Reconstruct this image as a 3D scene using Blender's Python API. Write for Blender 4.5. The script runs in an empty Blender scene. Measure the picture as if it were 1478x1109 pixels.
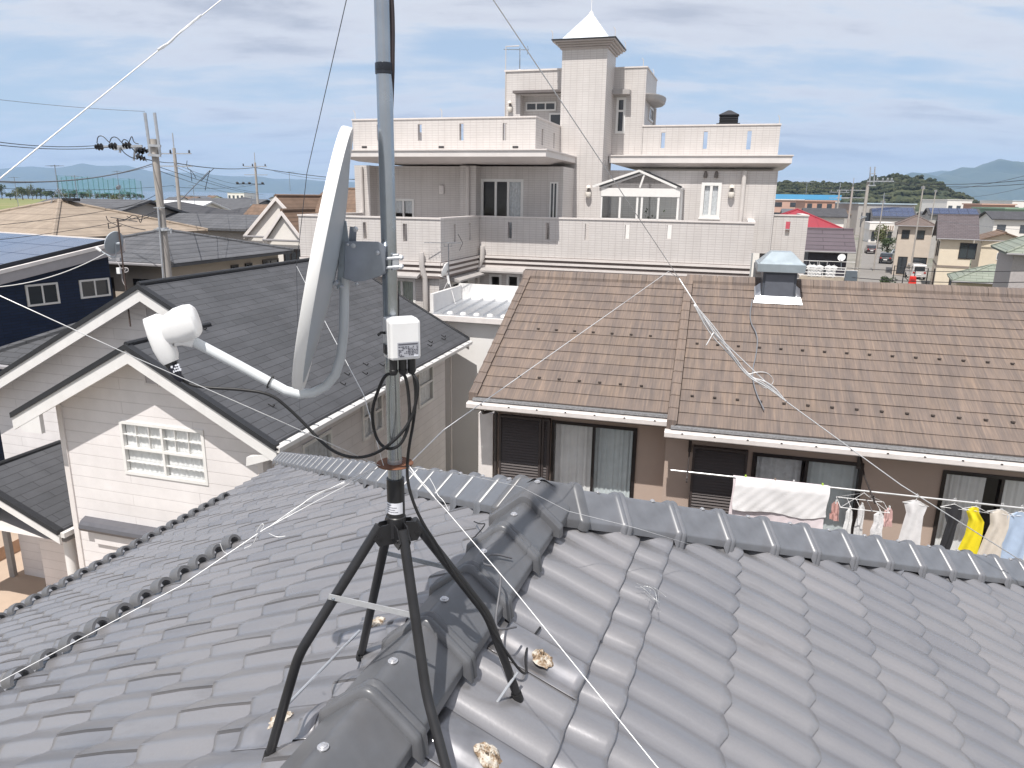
import bpy, bmesh, math, random
from mathutils import Vector, Matrix
random.seed(7)
SC = bpy.context.scene
COL = SC.collection
PI = math.pi
rad = math.radians
# ------------------------------------------------------------------ camera (measured from the photograph)
CAM_H = 9.2
FPX, CX, CY = 1040.0, 739.0, 554.5
PITCH, ROLL = rad(14.6), rad(0.9)
_f = Vector((0, math.cos(PITCH), -math.sin(PITCH)))
_u = Vector((0, math.sin(PITCH), math.cos(PITCH)))
_r = Vector((1, 0, 0))
CR = _r*math.cos(ROLL) + _u*math.sin(ROLL)
CU = _u*math.cos(ROLL) - _r*math.sin(ROLL)
CAMP = Vector((0, 0, CAM_H))
def ray(px, py): return _f + CR*((px-CX)/FPX) - CU*((py-CY)/FPX)
def at_y(px, py, Y):
    r = ray(px, py); return CAMP + r*(Y/r.y)
def at_z(px, py, z):
    r = ray(px, py); return CAMP + r*((z-CAM_H)/r.z)
cam = bpy.data.cameras.new('camera'); camo = bpy.data.objects.new('camera', cam); COL.objects.link(camo)
cam.sensor_width = 36; cam.lens = 36*FPX/1478; cam.clip_start = 0.05; cam.clip_end = 80000
M = Matrix((CR, CU, -_f)).transposed().to_4x4(); M.translation = CAMP
camo.matrix_world = M; SC.camera = camo

class Frame:
    """local axes of a building: u to the right along its front, v to the back, z up"""
    def __init__(s, yaw, org):
        s.yaw = yaw; a = rad(yaw)
        s.c = Vector((math.cos(a), -math.sin(a), 0)); s.d = Vector((math.sin(a), math.cos(a), 0))
        s.o = Vector((org[0], org[1], 0))
    def loc(s, P):
        q = P - s.o; return (q.dot(s.c), q.dot(s.d), P.z)
    def V(s, px, py, v):
        r = ray(px, py); t = ((s.o + s.d*v - CAMP).dot(s.d))/r.dot(s.d)
        l = s.loc(CAMP + r*t); return l[0], l[2]
    def Ux(s, px, py, u):
        r = ray(px, py); t = ((s.o + s.c*u - CAMP).dot(s.c))/r.dot(s.c)
        l = s.loc(CAMP + r*t); return l[1], l[2]
    def Z(s, px, py, z):
        l = s.loc(at_z(px, py, z)); return l[0], l[1]
    def W(s, u, v, z): return s.o + s.c*u + s.d*v + Vector((0, 0, z))
    def plane(s, px, py, P0, n):
        """ray against a plane given in local coordinates"""
        p = s.W(*P0); nn = s.c*n[0] + s.d*n[1] + Vector((0, 0, n[2]))
        r = ray(px, py); t = (p-CAMP).dot(nn)/r.dot(nn); return s.loc(CAMP + r*t)

# ------------------------------------------------------------------ mesh helper
class MB:
    def __init__(s): s.v = []; s.f = []; s.t = None; s.tv = []
    def add(s, vs, fs):
        o = len(s.v); s.v += [tuple(p) for p in vs]; s.f += [tuple(i+o for i in f) for f in fs]; return s
    def box(s, x0, x1, y0, y1, z0, z1):
        return s.add([(x0,y0,z0),(x1,y0,z0),(x1,y1,z0),(x0,y1,z0),(x0,y0,z1),(x1,y0,z1),(x1,y1,z1),(x0,y1,z1)],
              [(0,3,2,1),(4,5,6,7),(0,1,5,4),(1,2,6,5),(2,3,7,6),(3,0,4,7)])
    def quad(s, a, b, c, d): return s.add([a,b,c,d], [(0,1,2,3)])
    def prism(s, poly, fn, a, b):
        """extrude a 2-D polygon between a and b; fn(p, q, a) gives the point"""
        n = len(poly); vs = [fn(p[0], p[1], a) for p in poly] + [fn(p[0], p[1], b) for p in poly]
        fs = [tuple(range(n-1, -1, -1)), tuple(range(n, 2*n))] + [(i, (i+1) % n, n+(i+1) % n, n+i) for i in range(n)]
        return s.add(vs, fs)
    def slab(s, pts, th):
        """a sheet through pts (counter-clockwise from above) with thickness th downwards"""
        n = len(pts); vs = [tuple(p) for p in pts] + [(p[0], p[1], p[2]-th) for p in pts]
        return s.add(vs, [tuple(range(n)), tuple(range(2*n-1, n-1, -1))] + [(i, n+i, n+(i+1) % n, (i+1) % n) for i in range(n)])
    def tube(s, pts, r, n=8, caps=True, flat=None):
        pts = [Vector(p) for p in pts]; rs = r if isinstance(r, (list, tuple)) else [r]*len(pts)
        vs = []; fs = []; prev = None
        for i, p in enumerate(pts):
            if i == 0: t = pts[1]-p
            elif i == len(pts)-1: t = p-pts[i-1]
            else: t = (pts[i+1]-p).normalized() + (p-pts[i-1]).normalized()
            t.normalize()
            if prev is None:
                a = Vector((0,0,1)) if abs(t.z) < .9 else Vector((1,0,0))
                x = t.cross(a).normalized()
            else:
                x = prev - t*prev.dot(t)
                if x.length < 1e-6: x = t.cross(Vector((0,0,1)))
                x.normalize()
            prev = x; y = t.cross(x)
            for k in range(n):
                an = 2*PI*(k+.5)/n
                kx, ky = math.cos(an), math.sin(an)
                if flat: kx *= flat
                vs.append(p + x*(kx*rs[i]) + y*(ky*rs[i]))
            if i: fs += [((i-1)*n+k, (i-1)*n+(k+1) % n, i*n+(k+1) % n, i*n+k) for k in range(n)]
        if caps:
            fs += [tuple(range(n-1, -1, -1)), tuple(range((len(pts)-1)*n, len(pts)*n))]
        return s.add(vs, fs)
    def lathe(s, prof, org=(0,0,0), axis=(0,0,1), n=16):
        ax = Vector(axis).normalized(); a = Vector((0,0,1)) if abs(ax.z) < .9 else Vector((1,0,0))
        x = ax.cross(a).normalized(); y = ax.cross(x); o = Vector(org); vs = []; fs = []
        for i, (r, h) in enumerate(prof):
            for k in range(n):
                an = 2*PI*k/n; vs.append(o + ax*h + x*(r*math.cos(an)) + y*(r*math.sin(an)))
            if i: fs += [((i-1)*n+k, (i-1)*n+(k+1) % n, i*n+(k+1) % n, i*n+k) for k in range(n)]
        fs += [tuple(range(n-1, -1, -1)), tuple(range((len(prof)-1)*n, len(prof)*n))]
        return s.add(vs, fs)
    def build(s, name, mat, parent=None, smooth=False, bevel=0, recalc=True, auto=35):
        me = bpy.data.meshes.new(name); me.from_pydata(s.v, [], s.f)
        if s.tv:
            at = me.attributes.new('tint', 'FLOAT', 'POINT'); at.data.foreach_set('value', s.tv)
        if recalc:
            bm = bmesh.new(); bm.from_mesh(me); bmesh.ops.recalc_face_normals(bm, faces=bm.faces); bm.to_mesh(me); bm.free()
        me.materials.append(mat)
        o = bpy.data.objects.new(name, me); COL.objects.link(o)
        if smooth:
            me.polygons.foreach_set('use_smooth', [True]*len(me.polygons))
            if auto: me.set_sharp_from_angle(angle=rad(auto))
        if bevel:
            b = o.modifiers.new('bevel', 'BEVEL'); b.width = bevel; b.segments = 2; b.limit_method = 'ANGLE'
        if parent: o.parent = parent
        return o
def tag(o, label, cat=None, group=None, kind=None):
    if label: o['label'] = label
    if cat: o['category'] = cat
    if group: o['group'] = group
    if kind: o['kind'] = kind
    return o
def thing(name, label, cat, loc=(0,0,0), yaw=0, group=None):
    o = bpy.data.objects.new(name, None); COL.objects.link(o); o.location = loc; o.rotation_euler = (0, 0, rad(-yaw))
    o.empty_display_size = .2
    return tag(o, label, cat, group)
def copy_tree(o, parent=None):
    c = o.copy(); COL.objects.link(c)
    if parent: c.parent = parent
    for ch in list(o.children): copy_tree(ch, c)
    return c

# ------------------------------------------------------------------ materials
class NT:
    def __init__(s, m): s.t = m.node_tree; s.n = s.t.nodes; s.l = s.t.links
    def new(s, ty, **k):
        n = s.n.new(ty)
        for a, b in k.items(): setattr(n, a, b)
        return n
    def link(s, a, b): s.l.new(a, b)
    def val(s, sock, v):
        if hasattr(v, 'links') or hasattr(v, 'is_linked'): s.link(v, sock)
        else: sock.default_value = v
    def math(s, op, a, b=None, clamp=False):
        n = s.new('ShaderNodeMath', operation=op); n.use_clamp = clamp
        s.val(n.inputs[0], a)
        if b is not None: s.val(n.inputs[1], b)
        return n.outputs[0]
    def mix(s, fac, a, b, mode='MIX'):
        n = s.new('ShaderNodeMix', data_type='RGBA', blend_type=mode)
        s.val(n.inputs[0], fac); s.val(n.inputs[6], a); s.val(n.inputs[7], b); return n.outputs[2]
    def ramp(s, fac, pts):
        n = s.new('ShaderNodeValToRGB'); e = n.color_ramp.elements
        while len(e) < len(pts): e.new(.5)
        for i, (p, c) in enumerate(pts):
            e[i].position = p; e[i].color = c if len(c) == 4 else (*c, 1)
        s.link(fac, n.inputs[0]); return n.outputs[0]
    def noise(s, vec, scale, detail=3, rough=.55):
        n = s.new('ShaderNodeTexNoise'); n.inputs['Scale'].default_value = scale; n.inputs['Detail'].default_value = detail
        n.inputs['Roughness'].default_value = rough
        if vec is not None: s.link(vec, n.inputs['Vector'])
        return n.outputs[0]
    def xyz(s):
        tc = s.new('ShaderNodeTexCoord'); sp = s.new('ShaderNodeSeparateXYZ'); s.link(tc.outputs['Object'], sp.inputs[0])
        return tc.outputs['Object'], sp.outputs[0], sp.outputs[1], sp.outputs[2]
    def comb(s, x, y, z=0.0):
        n = s.new('ShaderNodeCombineXYZ'); s.val(n.inputs[0], x); s.val(n.inputs[1], y); s.val(n.inputs[2], z); return n.outputs[0]
MATS = {}
def base(name, col, rough=.6, metal=0, spec=.5, coat=0):
    m = bpy.data.materials.new(name); m.use_nodes = True; t = NT(m); p = t.n['Principled BSDF']
    p.inputs['Base Color'].default_value = (*col, 1); p.inputs['Roughness'].default_value = rough
    p.inputs['Metallic'].default_value = metal; p.inputs['Specular IOR Level'].default_value = spec
    p.inputs['Coat Weight'].default_value = coat
    return m, t, p
def bump(t, p, h, strength=.4, dist=.01):
    b = t.new('ShaderNodeBump'); b.inputs['Strength'].default_value = strength; b.inputs['Distance'].default_value = dist
    t.link(h, b.inputs['Height']); t.link(b.outputs[0], p.inputs['Normal'])
def plain(name, col, rough=.6, metal=0, var=.12, scale=6, spec=.5, coat=0, bmp=0, dirt=None):
    """even material with a little mottling; dirt = (colour, amount) adds stains of their own shape"""
    if name in MATS: return MATS[name]
    m, t, p = base(name, col, rough, metal, spec, coat)
    ob, x, y, z = t.xyz()
    n = t.noise(ob, scale, 4)
    k = t.ramp(n, [(.3, (1-var,)*3), (.7, (1+var*.5,)*3)])
    c = t.mix(1.0, (*col, 1), k, 'MULTIPLY')
    if dirt:
        s = t.noise(t.comb(t.math('MULTIPLY', x, 1.0), y, t.math('MULTIPLY', z, .25)), 3.0, 5, .65)
        c = t.mix(t.math('MULTIPLY', t.math('SUBTRACT', s, .45, True), dirt[1]*4, True), c, (*dirt[0], 1))
    t.link(c, p.inputs['Base Color'])
    r = t.math('ADD', t.math('MULTIPLY', t.math('SUBTRACT', n, .5), .25), rough, True); t.link(r, p.inputs['Roughness'])
    if bmp: bump(t, p, t.noise(ob, scale*8, 3), .35, bmp)
    MATS[name] = m; return m
def bricked(name, c1, c2, cm, w, h, mort=.008, off=0.5, rough=.6, axis='xy', bmp=.004, var=.1, zk=1.0, streak=None, spec=.4):
    """coursed surface: tiles, boards, shingles; axis gives the direction that runs along the course"""
    if name in MATS: return MATS[name]
    m, t, p = base(name, c1, rough, 0, spec)
    ob, x, y, z = t.xyz()
    al = t.math('ADD', x, y) if axis == 'xy' else (x if axis == 'x' else y)
    vec = t.comb(al, t.math('MULTIPLY', z, zk))
    b = t.new('ShaderNodeTexBrick'); b.offset = off; b.inputs['Scale'].default_value = 1
    b.inputs['Brick Width'].default_value = w; b.inputs['Row Height'].default_value = h; b.inputs['Mortar Size'].default_value = mort
    b.inputs['Mortar Smooth'].default_value = .3; b.inputs['Bias'].default_value = 0
    for i, c in ((1, c1), (2, c2), (3, cm)): b.inputs[i].default_value = (*c, 1)
    t.link(vec, b.inputs[0])
    n = t.noise(ob, 1.3, 5, .65)
    k = t.ramp(n, [(.3, (1-var,)*3), (.7, (1+var*.4,)*3)])
    c = t.mix(1.0, b.outputs[0], k, 'MULTIPLY')
    if streak:
        s = t.noise(t.comb(t.math('MULTIPLY', al, streak[2]), t.math('MULTIPLY', z, streak[3])), 1.0, 4, .7)
        c = t.mix(t.math('MULTIPLY', t.math('SUBTRACT', s, .42, True), streak[1]*4, True), c, (*streak[0], 1))
    t.link(c, p.inputs['Base Color'])
    if bmp: bump(t, p, t.math('SUBTRACT', 1.0, b.outputs[1]), .6, bmp)
    MATS[name] = m; return m
def glass(name='window_glass', tint=(.96,.97,.97), refl=.04):
    if name in MATS: return MATS[name]
    m = bpy.data.materials.new(name); m.use_nodes = True; t = NT(m); t.n.clear()
    o = t.new('ShaderNodeOutputMaterial'); mx = t.new('ShaderNodeMixShader'); tr = t.new('ShaderNodeBsdfTransparent')
    gl = t.new('ShaderNodeBsdfGlossy'); fr = t.new('ShaderNodeLayerWeight'); fr.inputs[0].default_value = .5
    tr.inputs[0].default_value = (*tint, 1); gl.inputs['Roughness'].default_value = .03
    t.link(t.math('ADD', t.math('MULTIPLY', t.math('POWER', fr.outputs['Facing'], 4.0), .8), refl, True), mx.inputs[0]); t.link(tr.outputs[0], mx.inputs[1]); t.link(gl.outputs[0], mx.inputs[2])
    t.link(mx.outputs[0], o.inputs[0]); MATS[name] = m; return m

GLASS = glass(); DGLASS = plain('dark_glass', (.03,.037,.045), .05, 0, .1, 2, .8)
WHITE = plain('white_paint', (.74,.73,.72), .45, 0, .06, 3, dirt=((.52,.48,.45), .12))
OFFW = plain('offwhite_trim', (.74,.70,.68), .5, 0, .08, 4, dirt=((.5,.45,.42), .1))
WFRAME = plain('white_frame', (.78,.77,.75), .35, 0, .05, 4)
BRFRAME = plain('bronze_frame', (.035,.03,.03), .35, .3, .1, 5)
CURT = plain('curtain_cloth', (.80,.80,.80), .9, 0, .12, 3)
LACE = plain('lace_cloth', (.62,.64,.66), .9, 0, .2, 12)
GALV = plain('galvanised_steel', (.42,.45,.48), .24, .92, .14, 14, dirt=((.30,.31,.32), .2))
GALVL = plain('bright_galvanised', (.55,.57,.60), .42, .7, .16, 22)
BLACK = plain('black_paint', (.018,.018,.02), .38, 0, .2, 20, dirt=((.06,.06,.06), .2))
RUBBER = plain('black_rubber', (.014,.014,.015), .5, 0, .2, 20)
STEEL = plain('bright_wire', (.78,.78,.78), .42, .35, .1, 60)
RUST = plain('rusty_steel', (.20,.085,.045), .75, .2, .35, 60, bmp=.0008)
CONC = plain('pole_concrete', (.40,.37,.34), .85, 0, .16, 1.6, dirt=((.24,.22,.2), .25), bmp=.004)
DWIRE = plain('dark_cable', (.03,.03,.035), .55, 0, .1, 3)
GWIRE = plain('grey_cable', (.18,.19,.21), .55, 0, .1, 3)
PLASTW = plain('white_plastic', (.80,.80,.80), .32, 0, .04, 20, coat=.15)
SIDING = bricked('pale_siding', (.765,.735,.73), (.745,.715,.71), (.62,.59,.585), 3.03, .228, .007, .5, .6, 'xy', .006, .10, streak=((.52,.48,.46), .10, 2.2, .35))
TILEW = bricked('tiled_wall', (.63,.60,.58), (.61,.58,.56), (.50,.465,.45), .235, .080, .009, 0, .45, 'xy', .004, .06, streak=((.42,.385,.365), .22, 2.6, .22))
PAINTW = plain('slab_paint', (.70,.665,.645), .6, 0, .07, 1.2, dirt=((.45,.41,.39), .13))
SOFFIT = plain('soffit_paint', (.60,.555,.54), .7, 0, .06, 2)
SHING = bricked('dark_shingle', (.068,.071,.079), (.086,.089,.099), (.042,.043,.048), .91, .17, .008, .5, .8, 'y', .006, .22, zk=2.15, streak=((.11,.11,.12), .12, 1.2, 3))
SHINGX = bricked('dark_shingle_across', (.068,.070,.077), (.082,.085,.093), (.034,.035,.037), .60, .17, .010, .5, .8, 'x', .008, .22, zk=2.15, streak=((.11,.11,.12), .12, 1.2, 3))
# ================================================================== the tiled roof underfoot
JZ = 8.10; J = Vector((.1158, 2.6726, 0)); HF = Frame(19, (J.x, J.y)); PT = .45
def tile_mat(name, col, rough, coat=0.0, pink=.5):
    m, t, p = base(name, col, rough, .50, .5, coat)
    ob, x, y, z = t.xyz()
    a = t.new('ShaderNodeAttribute'); a.attribute_name = 'tint'
    n = t.noise(ob, 2.2, 4); st = t.noise(t.comb(t.math('MULTIPLY', x, 3), t.math('MULTIPLY', y, 26)), 1.0, 4, .6)
    k = t.math('ADD', t.math('MULTIPLY', a.outputs['Fac'], .20), t.math('ADD', t.math('MULTIPLY', n, .30), t.math('MULTIPLY', st, .20)))
    v = t.ramp(k, [(.18, (.80,.82,.86)), (.36, (1,1,1)), (.56, (1.10,1.08,1.07))])
    c = t.mix(1.0, (*col, 1), v, 'MULTIPLY')
    fine = t.noise(ob, 160, 2)
    c = t.mix(t.math('MULTIPLY', fine, .16), c, (.10,.10,.11,1))
    rs = t.noise(t.comb(t.math('MULTIPLY', x, 7), t.math('MULTIPLY', y, 22)), 1.0, 3, .6)
    c = t.mix(t.math('MULTIPLY', t.math('SUBTRACT', rs, .64, True), 1.0, True), c, (.25,.19,.16,1))
    li = t.noise(ob, 34, 5, .75); lp = t.noise(ob, 1.7, 3)
    c = t.mix(t.math('MULTIPLY', t.math('MULTIPLY', t.math('SUBTRACT', li, .60, True), t.math('SUBTRACT', lp, .40, True)), 14.0, True), c, (.42,.40,.37,1))
    dk = t.noise(t.comb(t.math('MULTIPLY', x, 1.6), t.math('MULTIPLY', y, 9)), 1.0, 5, .7)
    c = t.mix(t.math('MULTIPLY', t.math('SUBTRACT', dk, .56, True), 2.2, True), c, (.14,.135,.14,1))
    t.link(c, p.inputs['Base Color'])
    t.link(t.math('ADD', rough-.08, t.math('MULTIPLY', n, .2)), p.inputs['Roughness'])
    bump(t, p, t.noise(ob, 90, 2), .12, .002)
    MATS[name] = m; return m
TILE = tile_mat('silver_roof_tile', (.318,.314,.326), .30)
RIDGE = plain('ridge_tile_glaze', (.150,.158,.176), .34, 0, .22, 9, .55, dirt=((.17,.15,.15), .3))
RIDGED = plain('main_ridge_glaze', (.118,.122,.132), .36, 0, .22, 9, .55, dirt=((.15,.13,.12), .3))
house = thing('tiled_house', 'house with the grey wavy tile roof filling the foreground, its ridges meeting in a Y', 'house', (J.x, J.y, 0), 19)
WP = .15; AMP = .0245; CW = .28
def wave(v, phase):
    x = (v/WP + phase) % 1.0
    # a rounded roll with a slightly steeper side
    x = x + .085*math.cos(2*PI*x) - .085
    return .5 + .5*math.cos(2*PI*x)
def roof_slope(name, side, edges, vmin, phase, jphase):
    mb = MB(); fine = WP/10
    joints = []
    k0 = int(math.floor((vmin)/WP))-1
    grid = []
    n = int((5.3-vmin)/fine)
    for i in range(n+1): grid.append((vmin + i*fine, 0))
    for j in range(k0, int(5.4/WP)+1):
        g = (j + jphase)*WP
        if side < 0 and g > vmin+.02: grid += [(g-.006, 0), (g-.0042, j), (g+.0042, j), (g+.006, 0)]
    grid.sort()
    # drop the ordinary samples that fall inside a joint
    vs = [g[0] for g in grid]; js = [g[1] for g in grid]
    for k in range(len(edges)-1):
        ua, ub = edges[k], edges[k+1]; rnd = {}
        LF_ = .0215 if side > 0 and k < 2 else .0165
        par = k % 2; straight = side > 0 and k < 2
        rows = []
        for (u, lift, tip) in ((ua-.012, .000, 0), ((ua+ub)/2, .013, 0), (ub-.02, LF_, 0), (ub-.003, LF_, 1), (ub, LF_-.004, 1), (ub-.004, .000, 1)):
            row = []
            for v, jj in zip(vs, js):
                w = wave(v, phase); tile = math.floor((v/WP - jphase + par)/2)
                if tile not in rnd: rnd[tile] = (random.random(), random.uniform(-.0018, .0018), random.uniform(-.003,.003))
                h = AMP*w + lift + (rnd[tile][1] if lift > .01 else 0)
                if jj and (jj + par) % 2 == 0 and side < 0: h -= .032
                uu = u + ((.013*w if not straight else 0) + rnd[tile][2] if tip else 0)
                vv = min(v, uu + .03)
                nz = h/math.sqrt(1+PT*PT)
                row.append(len(mb.v)); mb.v.append((side*(uu + nz*PT), vv, JZ-.13 - PT*uu + nz)); mb.tv.append(rnd[tile][0])
            rows.append(row)
        for r in range(5):
            A, B = rows[r], rows[r+1]
            for i in range(len(vs)-1):
                if vs[i] > ub + .06: break
                f = (A[i], A[i+1], B[i+1], B[i]); mb.f.append(f if side < 0 else f[::-1])
    return mb.build(name, TILE, house, True, 0, False, 50)
EL = [.02, .22] + [.22 + CW*i for i in range(1, 18)]
ER = [.02, .37, .49] + [.49 + CW*i for i in range(1, 17)]
def surf(side, u, v, extra=0):
    """a point just above the tile surface"""
    E = ER if side > 0 else EL; ph = .1 if side > 0 else .35
    k = max(i for i in range(len(E)-1) if E[i] <= u); f = (u-E[k])/(E[k+1]-E[k])
    h = AMP*wave(v, ph) + (.0215 if side > 0 and k < 2 else .0165)*min(1, f) + extra; nz = h/math.sqrt(1+PT*PT)
    return Vector((side*(u + nz*PT), v, JZ-.13-PT*u+nz))
roof_slope('roof_slope', -1, EL, -4.2, .35, .60)
roof_slope('roof_slope', 1, ER, -4.2, .1, .38)
mb = MB(); mb.slab([(0,0,JZ-.12), (5.0,5.0,JZ-.12-PT*5), (-5.0,5.0,JZ-.12-PT*5)], .05)
mb.slab([(-5.0,5.02,JZ-.125-PT*5),(5.0,5.02,JZ-.125-PT*5),(5.05,-9,JZ-.3-PT*5),(-5.05,-9,JZ-.3-PT*5)], .06)
mb.build('roof_deck', plain('roof_underlay', (.05,.05,.055), .8), house)
mb = MB(); mb.box(-4.3, 4.3, -8.5, 4.3, 0, 5.5); mb.build('wall', plain('render_beige', (.55,.5,.45), .8), house)
mb = MB()
mb.tube([(-5.02,-9,JZ-.2-PT*5.02), (-5.02,5.05,JZ-.2-PT*5.02), (5.02,5.05,JZ-.2-PT*5.02), (5.02,-9,JZ-.2-PT*5.02)], .05, 8)
mb.build('gutter', plain('gutter_brown', (.06,.05,.045), .5), house)

# ---- ridge tiles: one mesh, copied along the three ridges
def ridge_tile_mb():
    sec = [(-.1185,-.124), (-.119,-.097), (-.1175,-.092), (-.113,-.0875), (-.108,-.083), (-.040,-.0255), (-.034,-.0205), (-.024,-.0115), (-.013,-.0035), (0,0), (.013,-.0035), (.024,-.0115), (.034,-.0205), (.040,-.0255), (.108,-.083), (.113,-.0875), (.1175,-.092), (.119,-.097), (.1185,-.124)]
    mb = MB(); n = len(sec)
    for s, o, lobe in ((0,-.006,0), (.002,.009,.6), (.007,.014,1), (.016,.016,1), (.024,.012,1), (.028,.010,1), (.032,.012,1), (.042,.015,1), (.052,.010,.7), (.057,.001,0), (.062,0,0), (.352,-.004,0)):
        for i, (w, h) in enumerate(sec):
            L = math.hypot(w, h+.16); kw, kh = w/L, (h+.16)/L
            hh = h + kh*o; ww = w + kw*o
            if i in (0, n-1): hh -= .030*lobe; ww += math.copysign(.006*lobe, w)
            if i in (1, n-2): hh -= .008*lobe
            mb.v.append((ww, s, hh))
    for r in range(11):
        for i in range(n-1): mb.f.append((r*n+i, r*n+i+1, (r+1)*n+i+1, (r+1)*n+i))
    for r in (0,):
        mb.f.append(tuple(range(n)))
    return mb
def ridge_run(start, direction, count, mat, first=0, step=.30, bolts=True, yoff=0):
    """tiles laid from the low/near end; start is where tile 0 begins, direction points uphill/away"""
    d = Vector(direction).normalized(); w = d.cross(Vector((0,0,1))).normalized(); up = w.cross(d)
    m = Matrix((w, d, up)).transposed().to_4x4()
    proto = ridge_tile_mb().build('ridge_tile', mat, None, True, 0, True, 42)
    sm = MB().lathe([(.0125,.0),(.0125,.0022),(.009,.003),(.009,.006),(.006,.008),(.0,.0085)], n=12)
    sc = sm.build('screw', plain('screw_head', (.66,.66,.68), .25, .7), None, True)
    out = []
    for i in range(count):
        o = proto if i == 0 else proto.copy()
        if i: COL.objects.link(o)
        o.parent = house
        jit = Matrix.Rotation(random.uniform(-.006,.006), 4, 'X') @ Matrix.Rotation(random.uniform(-.006,.006), 4, 'Z')
        mm = m.copy(); mm.translation = Vector(start) + d*(step*i); o.matrix_local = mm @ jit
        s2 = sc if i == 0 else sc.copy()
        if i: COL.objects.link(s2)
        s2.parent = o; s2.location = (0.0, .135, -.001)
        out.append(o)
    return out
# main ridge, running away from the camera: screws at -1.21, -1.51, -1.81 ... from the junction
ridge_run((0, -1.512-.30*7-.135, JZ), (0,1,0), 11, RIDGED)
ridge_run((0, -1.512+.30*4-.135, JZ), (0,1,0), 1, RIDGED)
L3 = 5.34
ridge_run(Vector((L3, L3, JZ-PT*L3)), (-1,-1,PT), 26, RIDGE)
ridge_run(Vector((-L3, L3, JZ-PT*L3)), (1,-1,PT), 26, RIDGE)
# junction cap: three short arms of the ridge section meeting over the corner
sec_ = [(-.1185,-.124), (-.119,-.097), (-.1175,-.092), (-.113,-.0875), (-.108,-.083), (-.040,-.0255), (-.034,-.0205), (-.024,-.0115), (-.013,-.0035), (0,0), (.013,-.0035), (.024,-.0115), (.034,-.0205), (.040,-.0255), (.108,-.083), (.113,-.0875), (.1175,-.092), (.119,-.097), (.1185,-.124)]
mb = MB(); n = len(sec_)
for dv_ in ((0,-1,0), (1,1,-PT), (-1,1,-PT)):
    d = Vector(dv_).normalized(); w = d.cross(Vector((0,0,1))).normalized(); up = w.cross(d); o0 = len(mb.v)
    for s, k in ((-.02,1.10), (.15,1.10), (.155,1.19), (.165,1.22), (.185,1.22), (.197,1.17), (.20,1.02)):
        for a, b in sec_: mb.v.append(Vector((0,0,JZ+.006)) + d*s + w*(a*k) + up*((b+.09)*k-.09))
    mb.f += [(o0+r*n+i, o0+r*n+i+1, o0+(r+1)*n+i+1, o0+(r+1)*n+i) for r in range(6) for i in range(n-1)]
    mb.f.append(tuple(o0+6*n+i for i in range(n)))
jc = mb.build('ridge_cap', RIDGED, house, True, 0, True, 42)
MB().lathe([(.0125,0),(.0125,.0022),(.009,.003),(.009,.006),(.0,.0085)], (.0,-.03,JZ+.015), n=12).build('screw', plain('screw_head', (0,0,0)), jc, True)
# ---- snow guards: small hoops standing on the left slope
g = MB(); pts = []
W2, Hh = .058, .062
ns = 14
for y0, rr, hh in ((-.045, 0, 0), (.0, .004, .006), (.03, .002, .002)):
    for k in range(ns+1):
        a = PI*k/ns; g.v.append((y0, math.cos(a)*(W2+rr), math.sin(a)*(Hh+hh)))
    for k in range(ns+1):
        a = PI*k/ns; g.v.append((y0, math.cos(a)*(W2-.016), math.sin(a)*(Hh-.016)))
q = ns+1
for r in range(2):
    for k in range(ns):
        a, b = r*2*q+k, (r+1)*2*q+k
        g.f += [(a, a+1, b+1, b), (a+q, b+q, b+q+1, a+q+1)]
for k in range(ns):
    a = k; g.f += [(a, a+q, a+q+1, a+1)]; a = 4*q+k; g.f += [(a, a+1, a+1+q, a+q)]
proto = g.build('snow_guard', plain('guard_glaze', (.13,.132,.14), .32, 0, .15, 9), None, True)
first = True
for u, v0, nn in ((2.42, -1.06, 15), (4.62, -.16, 25)):
    for i in range(nn):
        o = proto if first else proto.copy()
        if not first: COL.objects.link(o)
        first = False
        v = (round(v0/WP) - .35)*WP + WP*i
        P = surf(-1, u, v); o.parent = house; o.location = P - Vector((0,0,.010)); o.rotation_euler = (0, -math.atan(PT), 0)
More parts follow.
